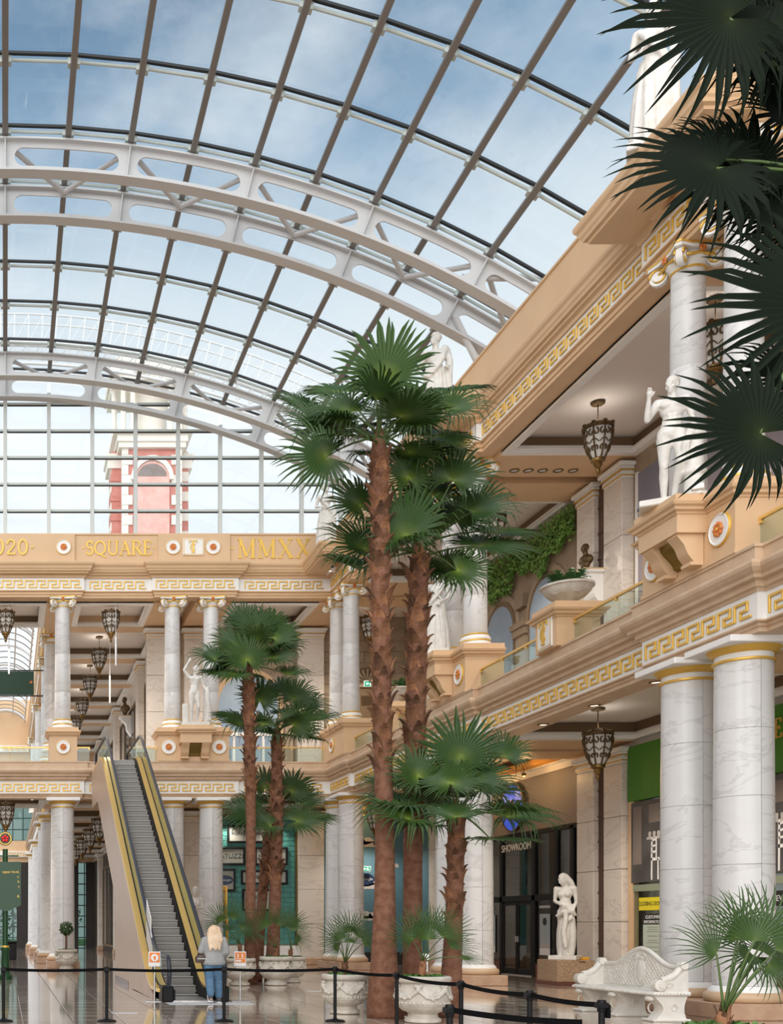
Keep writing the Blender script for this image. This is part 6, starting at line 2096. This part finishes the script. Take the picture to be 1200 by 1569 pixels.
def framed(label, u0, u1, v0, v1, words, size=.26, y=YB-.10, oval=False):
    a, c = at(u0, v1, y), at(u1, v0, y)
    t = thing('framed_sign', label, 'sign', ((a.x+c.x)/2, y, (a.z+c.z)/2), 0, 'framed shop signs on the teal bricks')
    w, h = (c.x-a.x)/2, (c.z-a.z)/2
    f = MB()
    k = .10
    f.bbox(-w, w, -.05, .02, h-k, h, .01).bbox(-w, w, -.05, .02, -h, -h+k, .01).bbox(-w, -w+k, -.05, .02, -h+k, h-k, .01).bbox(w-k, w, -.05, .02, -h+k, h-k, .01)
    f.build('frame', M['black'], t)
    MB().box(-w+k, w-k, -.01, .015, -h+k, h-k).build('card', M['card'], t)
    if oval:
        MB().lathe([(1, 0), (1, .01)], 28).xf(Matrix.Diagonal((min(w, 10)*.78, h*.42, 1, 1))).xf(Matrix.Rotation(R(90), 4, 'X')).build('navy_oval', M['navy'], t).location = (0, -.008, 0)
    for (s_, sz, dx, dz) in words:
        text(s_, sz, M['paintwhite'] if oval else M['ink'], t, (dx, -.012 if not oval else -.022, dz), depth=.004)
M['card'] = mat('cream_card', (0.52, 0.47, 0.40), 0.7)
M['ink'] = mat('black_ink', (0.015, 0.015, 0.015), 0.6)
M['navy'] = mat('navy_enamel', (0.012, 0.03, 0.09), 0.35)
framed('topmost framed sign on the teal bricks, lettered in bold lower case', 348, 414, 1264, 1292, [('kütchenhaus', .30, 0, .05)])
framed('framed sign lettered in capitals at the left, second row on the teal bricks', 326, 376, 1298, 1326, [('NATUZZI', .30, 0, 0)])
framed('framed sign second row at the right, partly behind the shaggy trunk', 390, 441, 1298, 1326, [('Home', .30, -.18, 0)])
framed('framed sign with navy oval, third row left by the marble column', 327, 361, 1331, 1366, [('Silentnight', .15, 0, 0)], oval=True)
framed('wide framed sign in spaced capitals, third row on the teal bricks', 369, 441, 1333, 1355.5, [('LAURA ASHLEY', .22, 0, 0)])
framed('lowest framed sign, square, partly behind the shaggy trunk', 371, 420, 1362, 1396, [('next', .34, 0, .14), ('HOME', .26, 0, -.2)])
yc_ = thing('ladderback_chair', 'tall yellow ladder-back chair in the teal display window', 'chair', (9.45, 48.35, .85))
for sx in (-.30, .30):
    MB().tube([(sx, .05, 0), (sx*.98, .12, 1.2), (sx*1.05, .22, 2.6)], .045, 8).build('back_post', M['yellow'], yc_, smooth=True)
    MB().tube([(sx, -.10, 0), (sx, -.10, 1.1)], .04, 8).build('leg', M['yellow'], yc_, smooth=True)
MB().bbox(-.36, .36, -.14, .12, 1.08, 1.16, .02).build('seat', M['yellow'], yc_)
for z in (1.5, 1.85): MB().tube([(-.30, .15, z), (.30, .15, z)], .03, 6).build('rung', M['yellow'], yc_, smooth=True)
for k in range(4): MB().tube([(-.21+.14*k, .14, 1.16), (-.22+.147*k, .21, 2.45)], .02, 6).build('spindle', M['yellow'], yc_, smooth=True)
MB().bbox(-.36, .36, .18, .26, 2.42, 2.62, .02).build('top_rail', M['yellow'], yc_)

for k, x in enumerate((9.8, 11.9)):  # lamps added to brighten the teal bricks
    t = thing('display_fill_lamp', 'added fill lamp at the top of the teal display window, '+('left one' if k == 0 else 'right one'), 'lamp', (x, YB-.44, 6.5))
    MB().lathe([(.05, -.14), (.07, -.13), (.06, .0), (.02, .02)], 12).build('housing', M['bronze_gilt'], t, smooth=40)
    MB().tube([(0, 0, 0), (0, 0, .25)], .012, 6).build('stem', M['bronze_gilt'], t)
    d = bpy.data.lights.new('display_fill_spot', 'SPOT'); d.energy = 170; d.color = (1, .93, .82); d.spot_size = R(120); d.spot_blend = .7; d.shadow_soft_size = .06
    lo = bpy.data.objects.new('display_fill_spot', d); COL.objects.link(lo); adopt(lo, t); lo.location = (0, 0, -.16); lo.rotation_euler = (R(-6), 0, 0)

# blue printed hoarding in the corner
M['hoardblue'] = mat('hoarding_blue', (0.075, 0.165, 0.22), 0.5, col2=(0.09, 0.20, 0.26), scale=.6)
M['cloudgrey'] = mat('printed_cloud_grey', (0.48, 0.46, 0.44), 0.6)
hb = thing('printed_hoarding', 'blue printed shop hoarding with pale clouds in the far corner', 'hoarding', (15.9, YB-.06, 0))
panel('board', M['hoardblue'], hb, -1.8, 1.8, -.03, .03, .55, 6.6)
panel('base_board', M['ink'], hb, -1.8, 1.8, -.05, .03, 0, .55)
panel('side_board', M['hoardblue'], hb, 1.72, 1.78, -3.3, -.03, .55, 6.6)
def cloud(cx, cz, w, nm='cloud'):
    c_ = MB()
    pts = [(cx-w, cz)]
    for i in range(4):
        r = w*(.30, .42, .36, .24)[i]; px = cx-w+w*2*(i+.5)/4
        pts += [(px+r*math.cos(PI-PI*k/8), cz+.12*w+r*math.sin(PI-PI*k/8)) for k in range(9)]
    pts += [(cx+w, cz)]
    c_.prism(pts, -.042, -.028, 'y')
    c_.build(nm, M['cloudgrey'], hb)
cloud(.0, 3.35, .95); cloud(.2, 1.95, .8); cloud(-.1, 5.2, .9); cloud(1.0, 4.3, .5)
MB().lathe([(1, 0), (1, .012)], 28).xf(Matrix.Diagonal((.42, .26, 1, 1))).xf(Matrix.Rotation(R(90), 4, 'X')).build('navy_oval', M['navy'], hb).location = (0, -.045, 3.78)
text('Silentnight', .17, M['paintwhite'], hb, (0, -.062, 3.78), depth=.003)

# showroom front on the right wall
sf = struct('door_1')
XS = XW-.02
M['shopgrey'] = mat('grey_shop_fascia', (0.23, 0.19, 0.17), 0.6)
panel('fascia_board', M['shopgrey'], sf, XS, XS+.12, 33.55, 42.6, 4.86, 6.7)
MB().box(XS-.02, XS+.08, 33.55, 42.6, 6.72, 7.05).build('lit_timber_soffit', M['timber'], sf) if False else None
for y in (34.35, 35.35, 36.85, 39.25, 41.0, 42.55):
    MB().bbox(XS-.04, XS+.10, y-.11, y+.11, 0, 4.86, .01).build('black_post', M['black'], sf)
MB().bbox(XS-.04, XS+.10, 33.55, 42.6, 2.55, 2.75, .01).bbox(XS-.04, XS+.10, 33.55, 42.6, 4.76, 4.92, .01).build('black_rail', M['black'], sf)
for a, c in ((33.55, 34.3), (34.46, 35.25), (35.46, 36.75), (36.96, 39.15), (39.36, 40.9), (41.1, 42.45)):
    panel('pane', M['shopglass'], sf, XS+.02, XS+.035, a, c, 2.76, 4.76)
    if not (36.9 < a < 37): panel('pane', M['shopglass'], sf, XS+.02, XS+.035, a, c, .45, 2.55); panel('stall_riser', M['redgranite'], sf, XS-.02, XS+.08, a, c, 0, .45)
for y0, y1 in ((36.98, 38.03), (38.07, 39.13)):
    d_ = MB()
    d_.bbox(XS-.02, XS+.03, y0, y0+.10, .06, 2.52, .008).bbox(XS-.02, XS+.03, y1-.10, y1, .06, 2.52, .008).bbox(XS-.02, XS+.03, y0+.1, y1-.1, .06, .24, .008).bbox(XS-.02, XS+.03, y0+.1, y1-.1, 2.42, 2.52, .008)
    lf = d_.build('door_leaf', M['black'], sf)
    MB().box(XS, XS+.012, y0+.1, y1-.1, .24, 2.42).build('glass_pane', M['shopglass'], lf)
    yh = y0+.05 if y0 > 38 else y1-.05
    MB().bbox(XS-.04, XS-.015, yh-.04, yh+.04, 1.15, 1.35, .006).build('push_plate', M['chrome'], lf)
panel('threshold', M['chrome'], sf, XS-.06, XS+.10, 36.96, 39.15, 0, .03)
text('SHOWROOM', .36, M['paintwhite'], sf, (XS-.055, 38.05, 4.42), (R(90), 0, R(-90)), .006)
for (nm, y, z0, z1) in (('HANDMADE', 36.1, .75, 2.1), ('DELIVERY', 40.1, .75, 2.1)):
    ps = thing('window_poster', 'tall pale poster in the showroom window '+('right of the doors' if y < 38 else 'left of the doors'), 'poster', (XS-.005, y, 0), R(-90), None)
    MB().box(-.34, .34, -.012, 0, z0, z1).build('sheet', M['posterblue'], ps)
    MB().box(-.34, .34, -.014, -.011, z0, z0+.22).build('footer', M['paintwhite'], ps)
    MB().lathe([(.13, 0), (.13, .005)], 20).xf(Matrix.Rotation(R(90), 4, 'X')).build('round_logo', M['ink'], ps).location = (0, -.012, z1-.25)
    MB().prism([(-.34, .97), (-.15, 1.15), (.05, 1.08), (.22, 1.2), (.34, 1.1), (.34, .97)], -.015, -.011, 'y').build('printed_room', M['cloudgrey'], ps)
    text(nm, .13, M['paintwhite'], ps, (0, -.012, 2.33), depth=.004)
bs = thing('round_shop_sign', 'round blue illuminated shop sign with orange and white marks, above the showroom', 'sign', (XS-.06, 38.2, 5.82), R(-90))
MB().lathe([(.80, -.05), (.80, .06), (.74, .09), (.001, .09)], 40, cap=False).xf(Matrix.Rotation(R(90), 4, 'X')).build('blue_disc', M['signblue'], bs, smooth=40)
MB().lathe([(.80, -.05), (.84, -.05), (.84, .08), (.80, .08)], 40, cap=False).xf(Matrix.Rotation(R(90), 4, 'X')).build('rim', M['bronze_gilt'], bs, smooth=40)
og = MB()
for k, (x, z, r) in enumerate(((-.12, .12, .07), (-.02, .18, .06), (.06, .08, .075), (.15, .14, .06), (.0, .05, .06), (.22, .04, .05))):
    og.ball((x, -.095, z), (r*.8, .01, r*1.2), 10)
og.build('orange_mark', M['signorange'], bs, smooth=True)
wm = MB()
for k in range(9): wm.bbox(-.50+.115*k, -.50+.115*k+.075, -.105, -.085, -.14+(.02 if k % 2 else 0), .02, .006)
wm.build('white_mark', M['paintwhite'], bs)
M['timberlit'] = mat('warm_timber', (0.72, 0.34, 0.06), 0.6)
tb = struct('trim_5')
panel('timber_cornice', M['timberlit'], tb, XS-.55, XS, 33.55, 42.6, 6.95, 7.12)
panel('timber_cornice', M['timberlit'], tb, 14.1, 17.7, YB-.55, YB, 6.75, 6.95)
for (x, y) in ((17.0, 35.5), (17.0, 38.5), (17.0, 41), (15.8, 47.8)):
    d = bpy.data.lights.new('wall_washer', 'POINT'); d.energy = 40; d.color = (1, .62, .25); d.shadow_soft_size = .1
    t = thing('wall_washer', 'small warm wall-washing lamp on the timber cornice'+(' of the showroom, '+{35.5: 'right one', 38.5: 'middle one', 41: 'left one'}[y] if y < 45 else ' of the blue hoarding'), 'lamp', (x-.25, y, 6.55))
    MB().lathe([(.05, -.02), (.07, .0), (.07, .08), (.02, .10)], 12).build('housing', M['bronze_gilt'], t, smooth=40)
    MB().tube([(0, 0, .1), (0, 0, .33)], .012, 6).build('stem', M['bronze_gilt'], t)
    lo = bpy.data.objects.new('wall_washer', d); COL.objects.link(lo); adopt(lo, t); lo.location = (0, 0, -.08)
# things inside the showroom seen through the glass
so = thing('showroom_sofa', 'pale sofa seen through the showroom doors', 'sofa', (18.9, 38.0, 0), R(-90))
MB().bbox(-1.0, 1.0, -.40, .35, .12, .45, .05).build('seat', M['card'], so); MB().bbox(-1.0, 1.0, .2, .42, .4, .9, .06).build('backrest', M['card'], so)
for sx in (-1, 1): MB().bbox(sx*1.0-.12, sx*1.0+.12, -.40, .42, .1, .62, .05).build('arm', M['card'], so)
ar_ = thing('yellow_armchair', 'yellow armchair seen through the showroom doors', 'chair', (19.2, 36.3, 0), R(-90))
MB().bbox(-.4, .4, -.4, .35, .15, .45, .06).build('seat', M['yellow'], ar_); MB().bbox(-.4, .4, .2, .4, .4, .95, .06).build('backrest', M['yellow'], ar_)

# green-fascia shop at the right
XG = 17.52
gs = struct('window_8')
panel('green_fascia', M['fasciagreen'], gs, XG, XG+.18, 18, 30.95, 5.18, 6.72)
serif('LE', .42, M['gold'], gs, (XG-.005, 25.02, 6.18), R(-90), .03)
panel('shop_frame', M['tan'], gs, XG+.02, XG+.18, 30.72, 30.95, 0, 5.18)
panel('transom', M['sage'], gs, XG+.02, XG+.14, 18, 30.72, 2.66, 2.84)
for y in (28.2, 24.4, 20.6): panel('mullion', M['tan'], gs, XG+.02, XG+.16, y-.06, y+.06, 0, 5.18)
panel('window_backing', M['olivewall'], gs, XG+.5, XG+.55, 18, 30.9, 0, 5.18)
panel('stall_riser', M['pinkstone'], gs, XG, XG+.16, 18, 30.72, 0, .3)
panel('pane', M['glass'], gs, XG+.06, XG+.075, 18, 30.72, .3, 5.18)
def chair_print(parent, x, z, s, m):
    c_ = MB()
    c_.prism([(x, z), (x+.05*s, z), (x+.06*s, z+1.0*s), (x+.01*s, z+1.0*s)], -.022, -.012, 'y').prism([(x+.26*s, z), (x+.31*s, z), (x+.30*s, z+.5*s), (x+.26*s, z+.5*s)], -.022, -.012, 'y')
    c_.prism([(x, z+.45*s), (x+.34*s, z+.45*s), (x+.34*s, z+.52*s), (x, z+.52*s)], -.022, -.012, 'y')
    for q in (.62, .76, .9): c_.prism([(x+.02*s, z+q*s), (x+.20*s, z+(q+.02)*s), (x+.20*s, z+(q+.07)*s), (x+.02*s, z+(q+.05)*s)], -.022, -.012, 'y')
    c_.prism([(x+.19*s, z+.5*s), (x+.23*s, z+.5*s), (x+.23*s, z+1.0*s), (x+.19*s, z+1.0*s)], -.022, -.012, 'y')
    c_.build('printed_chair', m, parent)
for (yy, w, lb) in ((29.55, 1.2, 'dark kitchen photograph poster with a white chair, left of the big columns'), (24.35, 1.5, 'grey furniture photograph poster cut by the right edge')):
    po = thing('window_poster', lb, 'poster', (XG-.0, yy, 0), R(-90))
    MB().box(-w, w, -.012, 0, 2.90, 5.12).build('sheet', M['posterdark'], po)
    MB().box(-w+.1, -w+.5, -.018, -.01, 3.4, 5.0).build('printed_door', M['shopgrey'], po)
    MB().box(-w+.75, w-.1, -.02, -.011, 4.05, 4.12).build('printed_shelf', M['cloudgrey'], po)
    MB().box(-w+.85, -w+1.35, -.02, -.011, 4.5, 5.0).box(-w+1.5, w-.2, -.02, -.011, 4.4, 4.9).build('printed_frames', M['shopgrey'], po)
    for k in range(4): MB().lathe([(.06, 0), (.07, .1), (.05, .14)], 10).xf(Matrix.Diagonal((1, .1, 1, 1))).build('printed_jar', M['cloudgrey'], po).location = (-w+.9+.2*k, -.02, 4.12)
    chair_print(po, -w+.95, 2.95, 1.15, M['paintwhite'])
cd = thing('closing_down_sign', 'yellow closing down sign in the green-fascia shop window', 'sign', (XG, 29.75, 0), R(-90))
MB().box(-.62, .62, -.015, 0, 2.13, 2.48).build('board', M['signyellow'], cd)
text('CLOSING DOWN', .155, M['ink'], cd, (-.02, -.017, 2.305), depth=.004)
ci = thing('information_notice', 'pale customer information notice with black header, below the yellow sign', 'sign', (XG, 29.72, 0), R(-90))
MB().box(-.50, .50, -.015, 0, .80, 2.03).build('board', M['ink'], ci)
MB().box(-.45, .45, -.018, -.01, .85, 1.74).build('sheet', M['noticegreen'], ci)
text('CUSTOMER', .13, M['paintwhite'], ci, (0, -.018, 1.94), depth=.004); text('INFORMATION', .12, M['paintwhite'], ci, (0, -.018, 1.81), depth=.004)
tx = MB(); rn = random.Random(4)
for k, z in enumerate((1.66, 1.60, 1.54, 1.42, 1.30, 1.24, 1.12, 1.0, .92)):
    l = rn.uniform(.2, .40); tx.box(-l, l, -.0195, -.017, z, z+.016)
tx.build('small_print', M['shopgrey'], ci)
ev = thing('everything_sign', 'black lettered sign at the right edge in the shop window', 'sign', (XG, 24.6, 0), R(-90))
MB().box(-.45, .9, -.015, 0, 2.15, 2.5).build('board', M['ink'], ev)
text('EVERYTHING', .19, M['paintwhite'], ev, (.2, -.018, 2.32), depth=.004)
for (z, m_, lb) in ((1.78, 'magenta', 'magenta round offer sticker at the right edge'), (1.36, 'cyan', 'blue round offer sticker at the right edge')):
    st = thing('offer_sticker', lb, 'sticker', (XG, 24.35, z), R(-90))
    MB().lathe([(.30, 0), (.30, .01)], 24).xf(Matrix.Rotation(R(90), 4, 'X')).build('disc', M[m_], st)
    MB().box(-.2, .2, -.016, -.009, -.04, .04).build('print', M['paintwhite'], st)

# ================================================================ BENCH
be = thing('garden_bench', 'ornate white stone bench with scrolled arms and arched lattice back', 'bench', (11.75, 20.75, 0), R(-90))
HL = 1.38
s_ = MB().bbox(-HL-.02, HL+.02, -.32, .34, .455, .535, .025)
s_.build('seat', M['benchwhite'], be)
bd = MB()
for k in range(46): bd.ball((-HL+2*HL*k/45, -.325, .49), (.024, .016, .026), 5)
for k in range(10): bd.ball((HL+.02, -.30+.06*k, .49), (.016, .024, .026), 5)
bd.build('bead_edge', M['benchwhite'], be, smooth=True, kind='stuff')
for x in (-HL+.18, .0, HL-.18):
    pr_ = []
    for i in range(13):
        q = i/12; pr_.append((-.26+.10*math.sin(PI*q)-.03*math.cos(2*PI*q), .455*(1-q)))
    pr2 = [(.30-.06*math.sin(PI*i/12), .455*i/12) for i in range(13)]
    w = .14
    MB().prism(pr_+pr2, x-w, x+w, 'x').build('leg', M['benchwhite'], be, smooth=35)
    f_ = MB().bbox(x-w-.05, x+w+.05, -.33, .34, 0, .05, .015)
    f_.tube([(x-w-.01, -.16+.07*math.cos(q), .23+.09*math.sin(q)) for q in [i*.5 for i in range(12)]], .014, 5).tube([(x+w+.01, .05+(.06-.003*i)*math.cos(i*.6), .25+(.08-.004*i)*math.sin(i*.6)) for i in range(14)], .014, 5)
    f_.ball((x, -.30, .40), (w*.9, .05, .05), 10)
    f_.build('leg_carving', M['benchwhite'], be, smooth=35)
def back_top(x): 
    q = abs(x)/HL
    return .98+.30*(.5+.5*math.cos(min(1, q/.72)*PI))-.02*q
N = 40
xs_ = [-HL+.02+(2*HL-.04)*i/N for i in range(N+1)]
MB().prism([(x, back_top(x)-.05) for x in xs_]+[(HL-.02, .53), (-HL+.02, .53)], .24, .30, 'y').build('back_panel', M['benchwhite'], be)
MB().tube([(x, .26, back_top(x)-.01) for x in xs_], .045, 8).build('top_rail', M['benchwhite'], be, smooth=True)
MB().tube([(x, .25, back_top(x)-.10) for x in xs_], .014, 6).build('inner_moulding', M['benchwhite'], be, smooth=True)
lt = MB()
for k in range(-26, 27):
    for sg in (-1, 1):
        pts = []
        for i in range(16):
            z = .56+.045*i; x = k*.105+sg*.045*i
            if abs(x) < HL-.1 and z < back_top(x)-.11 and not (abs(x) < .16 and z < 1.05): pts.append((x, .235, z))
        if len(pts) > 1: lt.tube([pts[0], pts[-1]], .010, 4)
lt.build('lattice', M['benchwhite'], be, kind='stuff')
MB().ball((0, .23, .84), (.12, .03, .22), 16).tube([(.15*math.cos(2*PI*i/24), .23, .84+.26*math.sin(2*PI*i/24)) for i in range(25)], .018, 6).build('oval_cartouche', M['benchwhite'], be, smooth=True)
for sg in (-1, 1):
    cr_ = MB()
    for i in range(2): cr_.tube([(sg*(.10+.04*i)+sg*(.07-.004*k)*math.cos(k*.5), .225, 1.12-.02*i+(.07-.004*k)*math.sin(k*.5)) for k in range(15)], .013, 5)
    cr_.build('crest_scroll', M['benchwhite'], be, smooth=True)
for sg in (-1, 1):
    x = sg*(HL-.06)
    am = MB()
    am.prism([(.28, .53), (-.20, .53), (-.22, .60), (-.12, .70), (.05, .74), (.16, .84), (.28, .98)], x-.05, x+.05, 'x')
    am.lathe([(.085, -.075), (.095, -.06), (.095, .06), (.085, .075)], 18, (0, 0, 0)) if False else None
    roll = MB().lathe([(.085, -.085), (.105, -.07), (.105, .07), (.085, .085)], 20).lathe([(.05, -.10), (.05, .10)], 14).xf(Matrix.Rotation(R(90), 4, 'Y')).xf(Matrix.Translation((x, -.20, .64)))
    am.add(roll.v, roll.f)
    roll = MB().lathe([(.06, -.085), (.075, -.07), (.075, .07), (.06, .085)], 20).xf(Matrix.Rotation(R(90), 4, 'Y')).xf(Matrix.Translation((x, .22, .99)))
    am.add(roll.v, roll.f)
    am.tube([(x, -.16, .72), (x, -.02, .76), (x, .10, .84), (x, .2, .97)], [.07, .065, .06, .06], 10)
    am.tube([(x+sg*.055, -.05+(.07-.004*k)*math.cos(k*.5), .64+(.06-.003*k)*math.sin(k*.5)) for k in range(15)], .012, 5)
    am.build('arm', M['benchwhite'], be, smooth=35)

# ================================================================ QUEUE BARRIER
def post_master():
    t = thing('barrier_post', '', 'barrier')
    MB().lathe([(.17, 0), (.175, .012), (.15, .03), (.05, .045), (.035, .06)], 24).build('base', M['black'], t, smooth=40)
    MB().cyl((0, 0, .04), .029, .86, 16).build('pole', M['black'], t, smooth=40)
    MB().lathe([(.034, .86), (.040, .87), (.040, .965), (.034, .975)], 16).bbox(-.05, .05, -.05, .05, .895, .95, .008).build('head', M['black'], t, smooth=40)
    return t
bp_ = post_master()
POSTS = [(-.03, 19.5, 'barrier post at the left edge below the directory board'), (1.80, 19.5, 'barrier post between the left edge and the escalator'), (3.88, 19.5, 'barrier post in front of the walking person'), (5.85, 19.5, 'barrier post in front of the left urn planter'),
         (6.09, 17.1, 'barrier post against the tallest palm trunk'), (5.97, 14.4, 'barrier post right of the front urn planter'), (5.82, 12.2, 'barrier post second from the right'), (5.75, 10.6, 'rightmost barrier post, with a free belt clip'),
         (4.03, 9.97, 'nearest low-standing barrier post below the front urn planter')]
PO = []
for i, (x, y, lb) in enumerate(POSTS):
    o = bp_ if i == 0 else copy_tree(bp_)
    o.location = (x, y, 0); o['label'] = lb; o['group'] = 'black belt barrier posts'
    PO.append(o)
def belt(i, q, x1, y1):
    x0, y0, _ = POSTS[i]
    a, c = Vector((x0, y0, .925)), Vector((x1, y1, .925))
    dr = (c-a); n = Vector((-dr.y, dr.x, 0)).normalized()*.002
    b = MB(); k = 12
    d = dr.normalized()
    a = a+d*.045; c = c-d*.045
    for s in range(k+1):
        t = s/k; p = a.lerp(c, t)-Vector((0, 0, .10*t*(1-t)*dr.length/2.0))-Vector((x0, y0, 0))
        b.v += [tuple(p-n-Vector((0, 0, .026))), tuple(p+n-Vector((0, 0, .026))), tuple(p+n+Vector((0, 0, .026))), tuple(p-n+Vector((0, 0, .026)))]
    for s in range(k):
        for j in range(4): b.f.append((s*4+j, s*4+(j+1) % 4, s*4+4+(j+1) % 4, s*4+4+j))
    b.f += [(3, 2, 1, 0), (k*4, k*4+1, k*4+2, k*4+3)]
    b.build('belt', M['belt'], PO[i])
for i in range(7): belt(i, 0, POSTS[i+1][0], POSTS[i+1][1])
belt(8, 0, 4.55, 8.6)
MB().bbox(.04, .075, -.03, .03, .80, .93, .006).build('belt_clip', M['belt'], PO[7])

# ================================================================ SMALL THINGS ROUND THE ESCALATOR
def notice(label, x, y, kind):
    t = thing('notice_stand', label, 'sign', (x, y, 0), 0, None)
    MB().bbox(-.22, .22, -.14, .14, 0, .015, .004).build('foot_plate', M['chrome'], t)
    MB().cyl((0, 0, .01), .022, .80, 12).build('pole', M['chrome'], t, smooth=40)
    MB().bbox(-.135, .135, -.02, .02, .78, 1.12, .012).build('board', M['paintwhite'], t)
    MB().box(-.115, .115, -.026, -.018, .87 if kind else .88, 1.10).build('orange_panel', M['signorange'], t)
    if kind == 0:
        MB().lathe([(.085, 0), (.085, .006)], 24).xf(Matrix.Rotation(R(90), 4, 'X')).build('white_disc', M['paintwhite'], t).location = (0, -.026, .985)
        MB().prism([(-.02, .935), (.02, .935), (.02, .985), (.045, .985), (0, 1.035), (-.045, .985), (-.02, .985)], -.038, -.031, 'y').build('up_arrow', M['signorange'], t)
    else:
        f_ = MB()
        for x in (-.055, .045): f_.ball((x, -.028, 1.06), (.014, .004, .014), 8).box(x-.014, x+.014, -.032, -.025, .985, 1.042)
        f_.build('figures', M['paintwhite'], t)
        MB().box(-.10, .10, -.030, -.025, .955, .965).box(-.10, .02, -.030, -.025, .89, .93).build('print', M['paintwhite'], t)
notice('white notice on a stand with orange up arrow, left of the escalator foot', 3.36, 24.75, 0)
notice('white notice on a stand with orange figures, right of the escalator foot', 5.32, 24.9, 1)
mt = thing('floor_mat', 'white floor sticker at the foot of the escalator', 'mat', (4.45, 24.05, 0))
MB().box(-.9, .95, -.35, .35, .0005, .004).build('sheet', M['matwhite'], mt)
fm = thing('floor_strip', 'short white strip stuck on the floor left of the escalator', 'marking', (2.32, 21.4, 0))
MB().box(-.25, .25, -.09, .09, .0005, .004).build('tape', M['matwhite'], fm)
fs = thing('floor_strip', 'small white strip stuck on the floor right of the planters', 'marking', (8.2, 28.6, 0))
MB().box(-.35, .35, -.12, .12, .0005, .004).build('tape', M['matwhite'], fs)

# directory totem at the left edge
dt = thing('directory_sign', 'tall dark green directory post with gold lettered board at the left edge', 'sign', (0.0, 35, 0))
MB().lathe([(.22, 0), (.22, .12), (.14, .2), (.12, .9), (.16, .95), (.16, 1.0), (.10, 1.05)], 20).build('base', M['postgreen'], dt, smooth=40)
MB().cyl((0, 0, 1.0), .085, 3.15, 16).build('post', M['postgreen'], dt, smooth=40)
MB().lathe([(.12, 0), (.13, .02), (.13, .06), (.12, .08)], 16, (0, 0, 1.0)).build('gold_band', M['gold'], dt, smooth=40)
MB().prism([(-.50, 2.36), (0, 2.16), (.50, 2.36), (.50, 3.74), (-.50, 3.74)], -.14, -.09, 'y').build('board', M['postgreen'], dt)
MB().tube([(-.42, -.05, 3.93), (.42, -.05, 3.93)], .025, 8).build('cross_bar', M['postgreen'], dt)
MB().lathe([(.20, -.05), (.22, -.03), (.22, .03), (.20, .05)], 24).xf(Matrix.Rotation(R(90), 4, 'X')).build('emblem_disc', M['postgreen'], dt, smooth=40).location = (0, -.02, 4.48)
MB().lathe([(.17, 0), (.20, .0), (.20, .02), (.17, .02)], 24, cap=False).xf(Matrix.Rotation(R(90), 4, 'X')).build('emblem_ring', M['gold'], dt, smooth=40).location = (0, -.07, 4.48)
eb = MB()
for k in range(5):
    a = 2*PI*k/5+PI/2; eb.ball((.075*math.cos(a), 0, .075*math.sin(a)), (.055, .02, .055), 8)
eb.build('red_flower', M['redflower'], dt, smooth=True).location = (0, -.08, 4.48)
for k, s in enumerate(('upper level,', 's.', 'h', 's', '', '&')):
    if s: text(s, .115, M['gold'], dt, (.45, -.145, 3.42-.155*k), depth=.004, align='RIGHT')
lb_ = thing('litter_bin', 'black litter bin behind the directory post', 'bin', (.28, 56, 0))
MB().bbox(-.3, .3, -.3, .3, 0, .85, .03).build('body', M['black'], lb_); MB().bbox(-.33, .33, -.33, .33, .85, .95, .03).build('lid', M['black'], lb_)
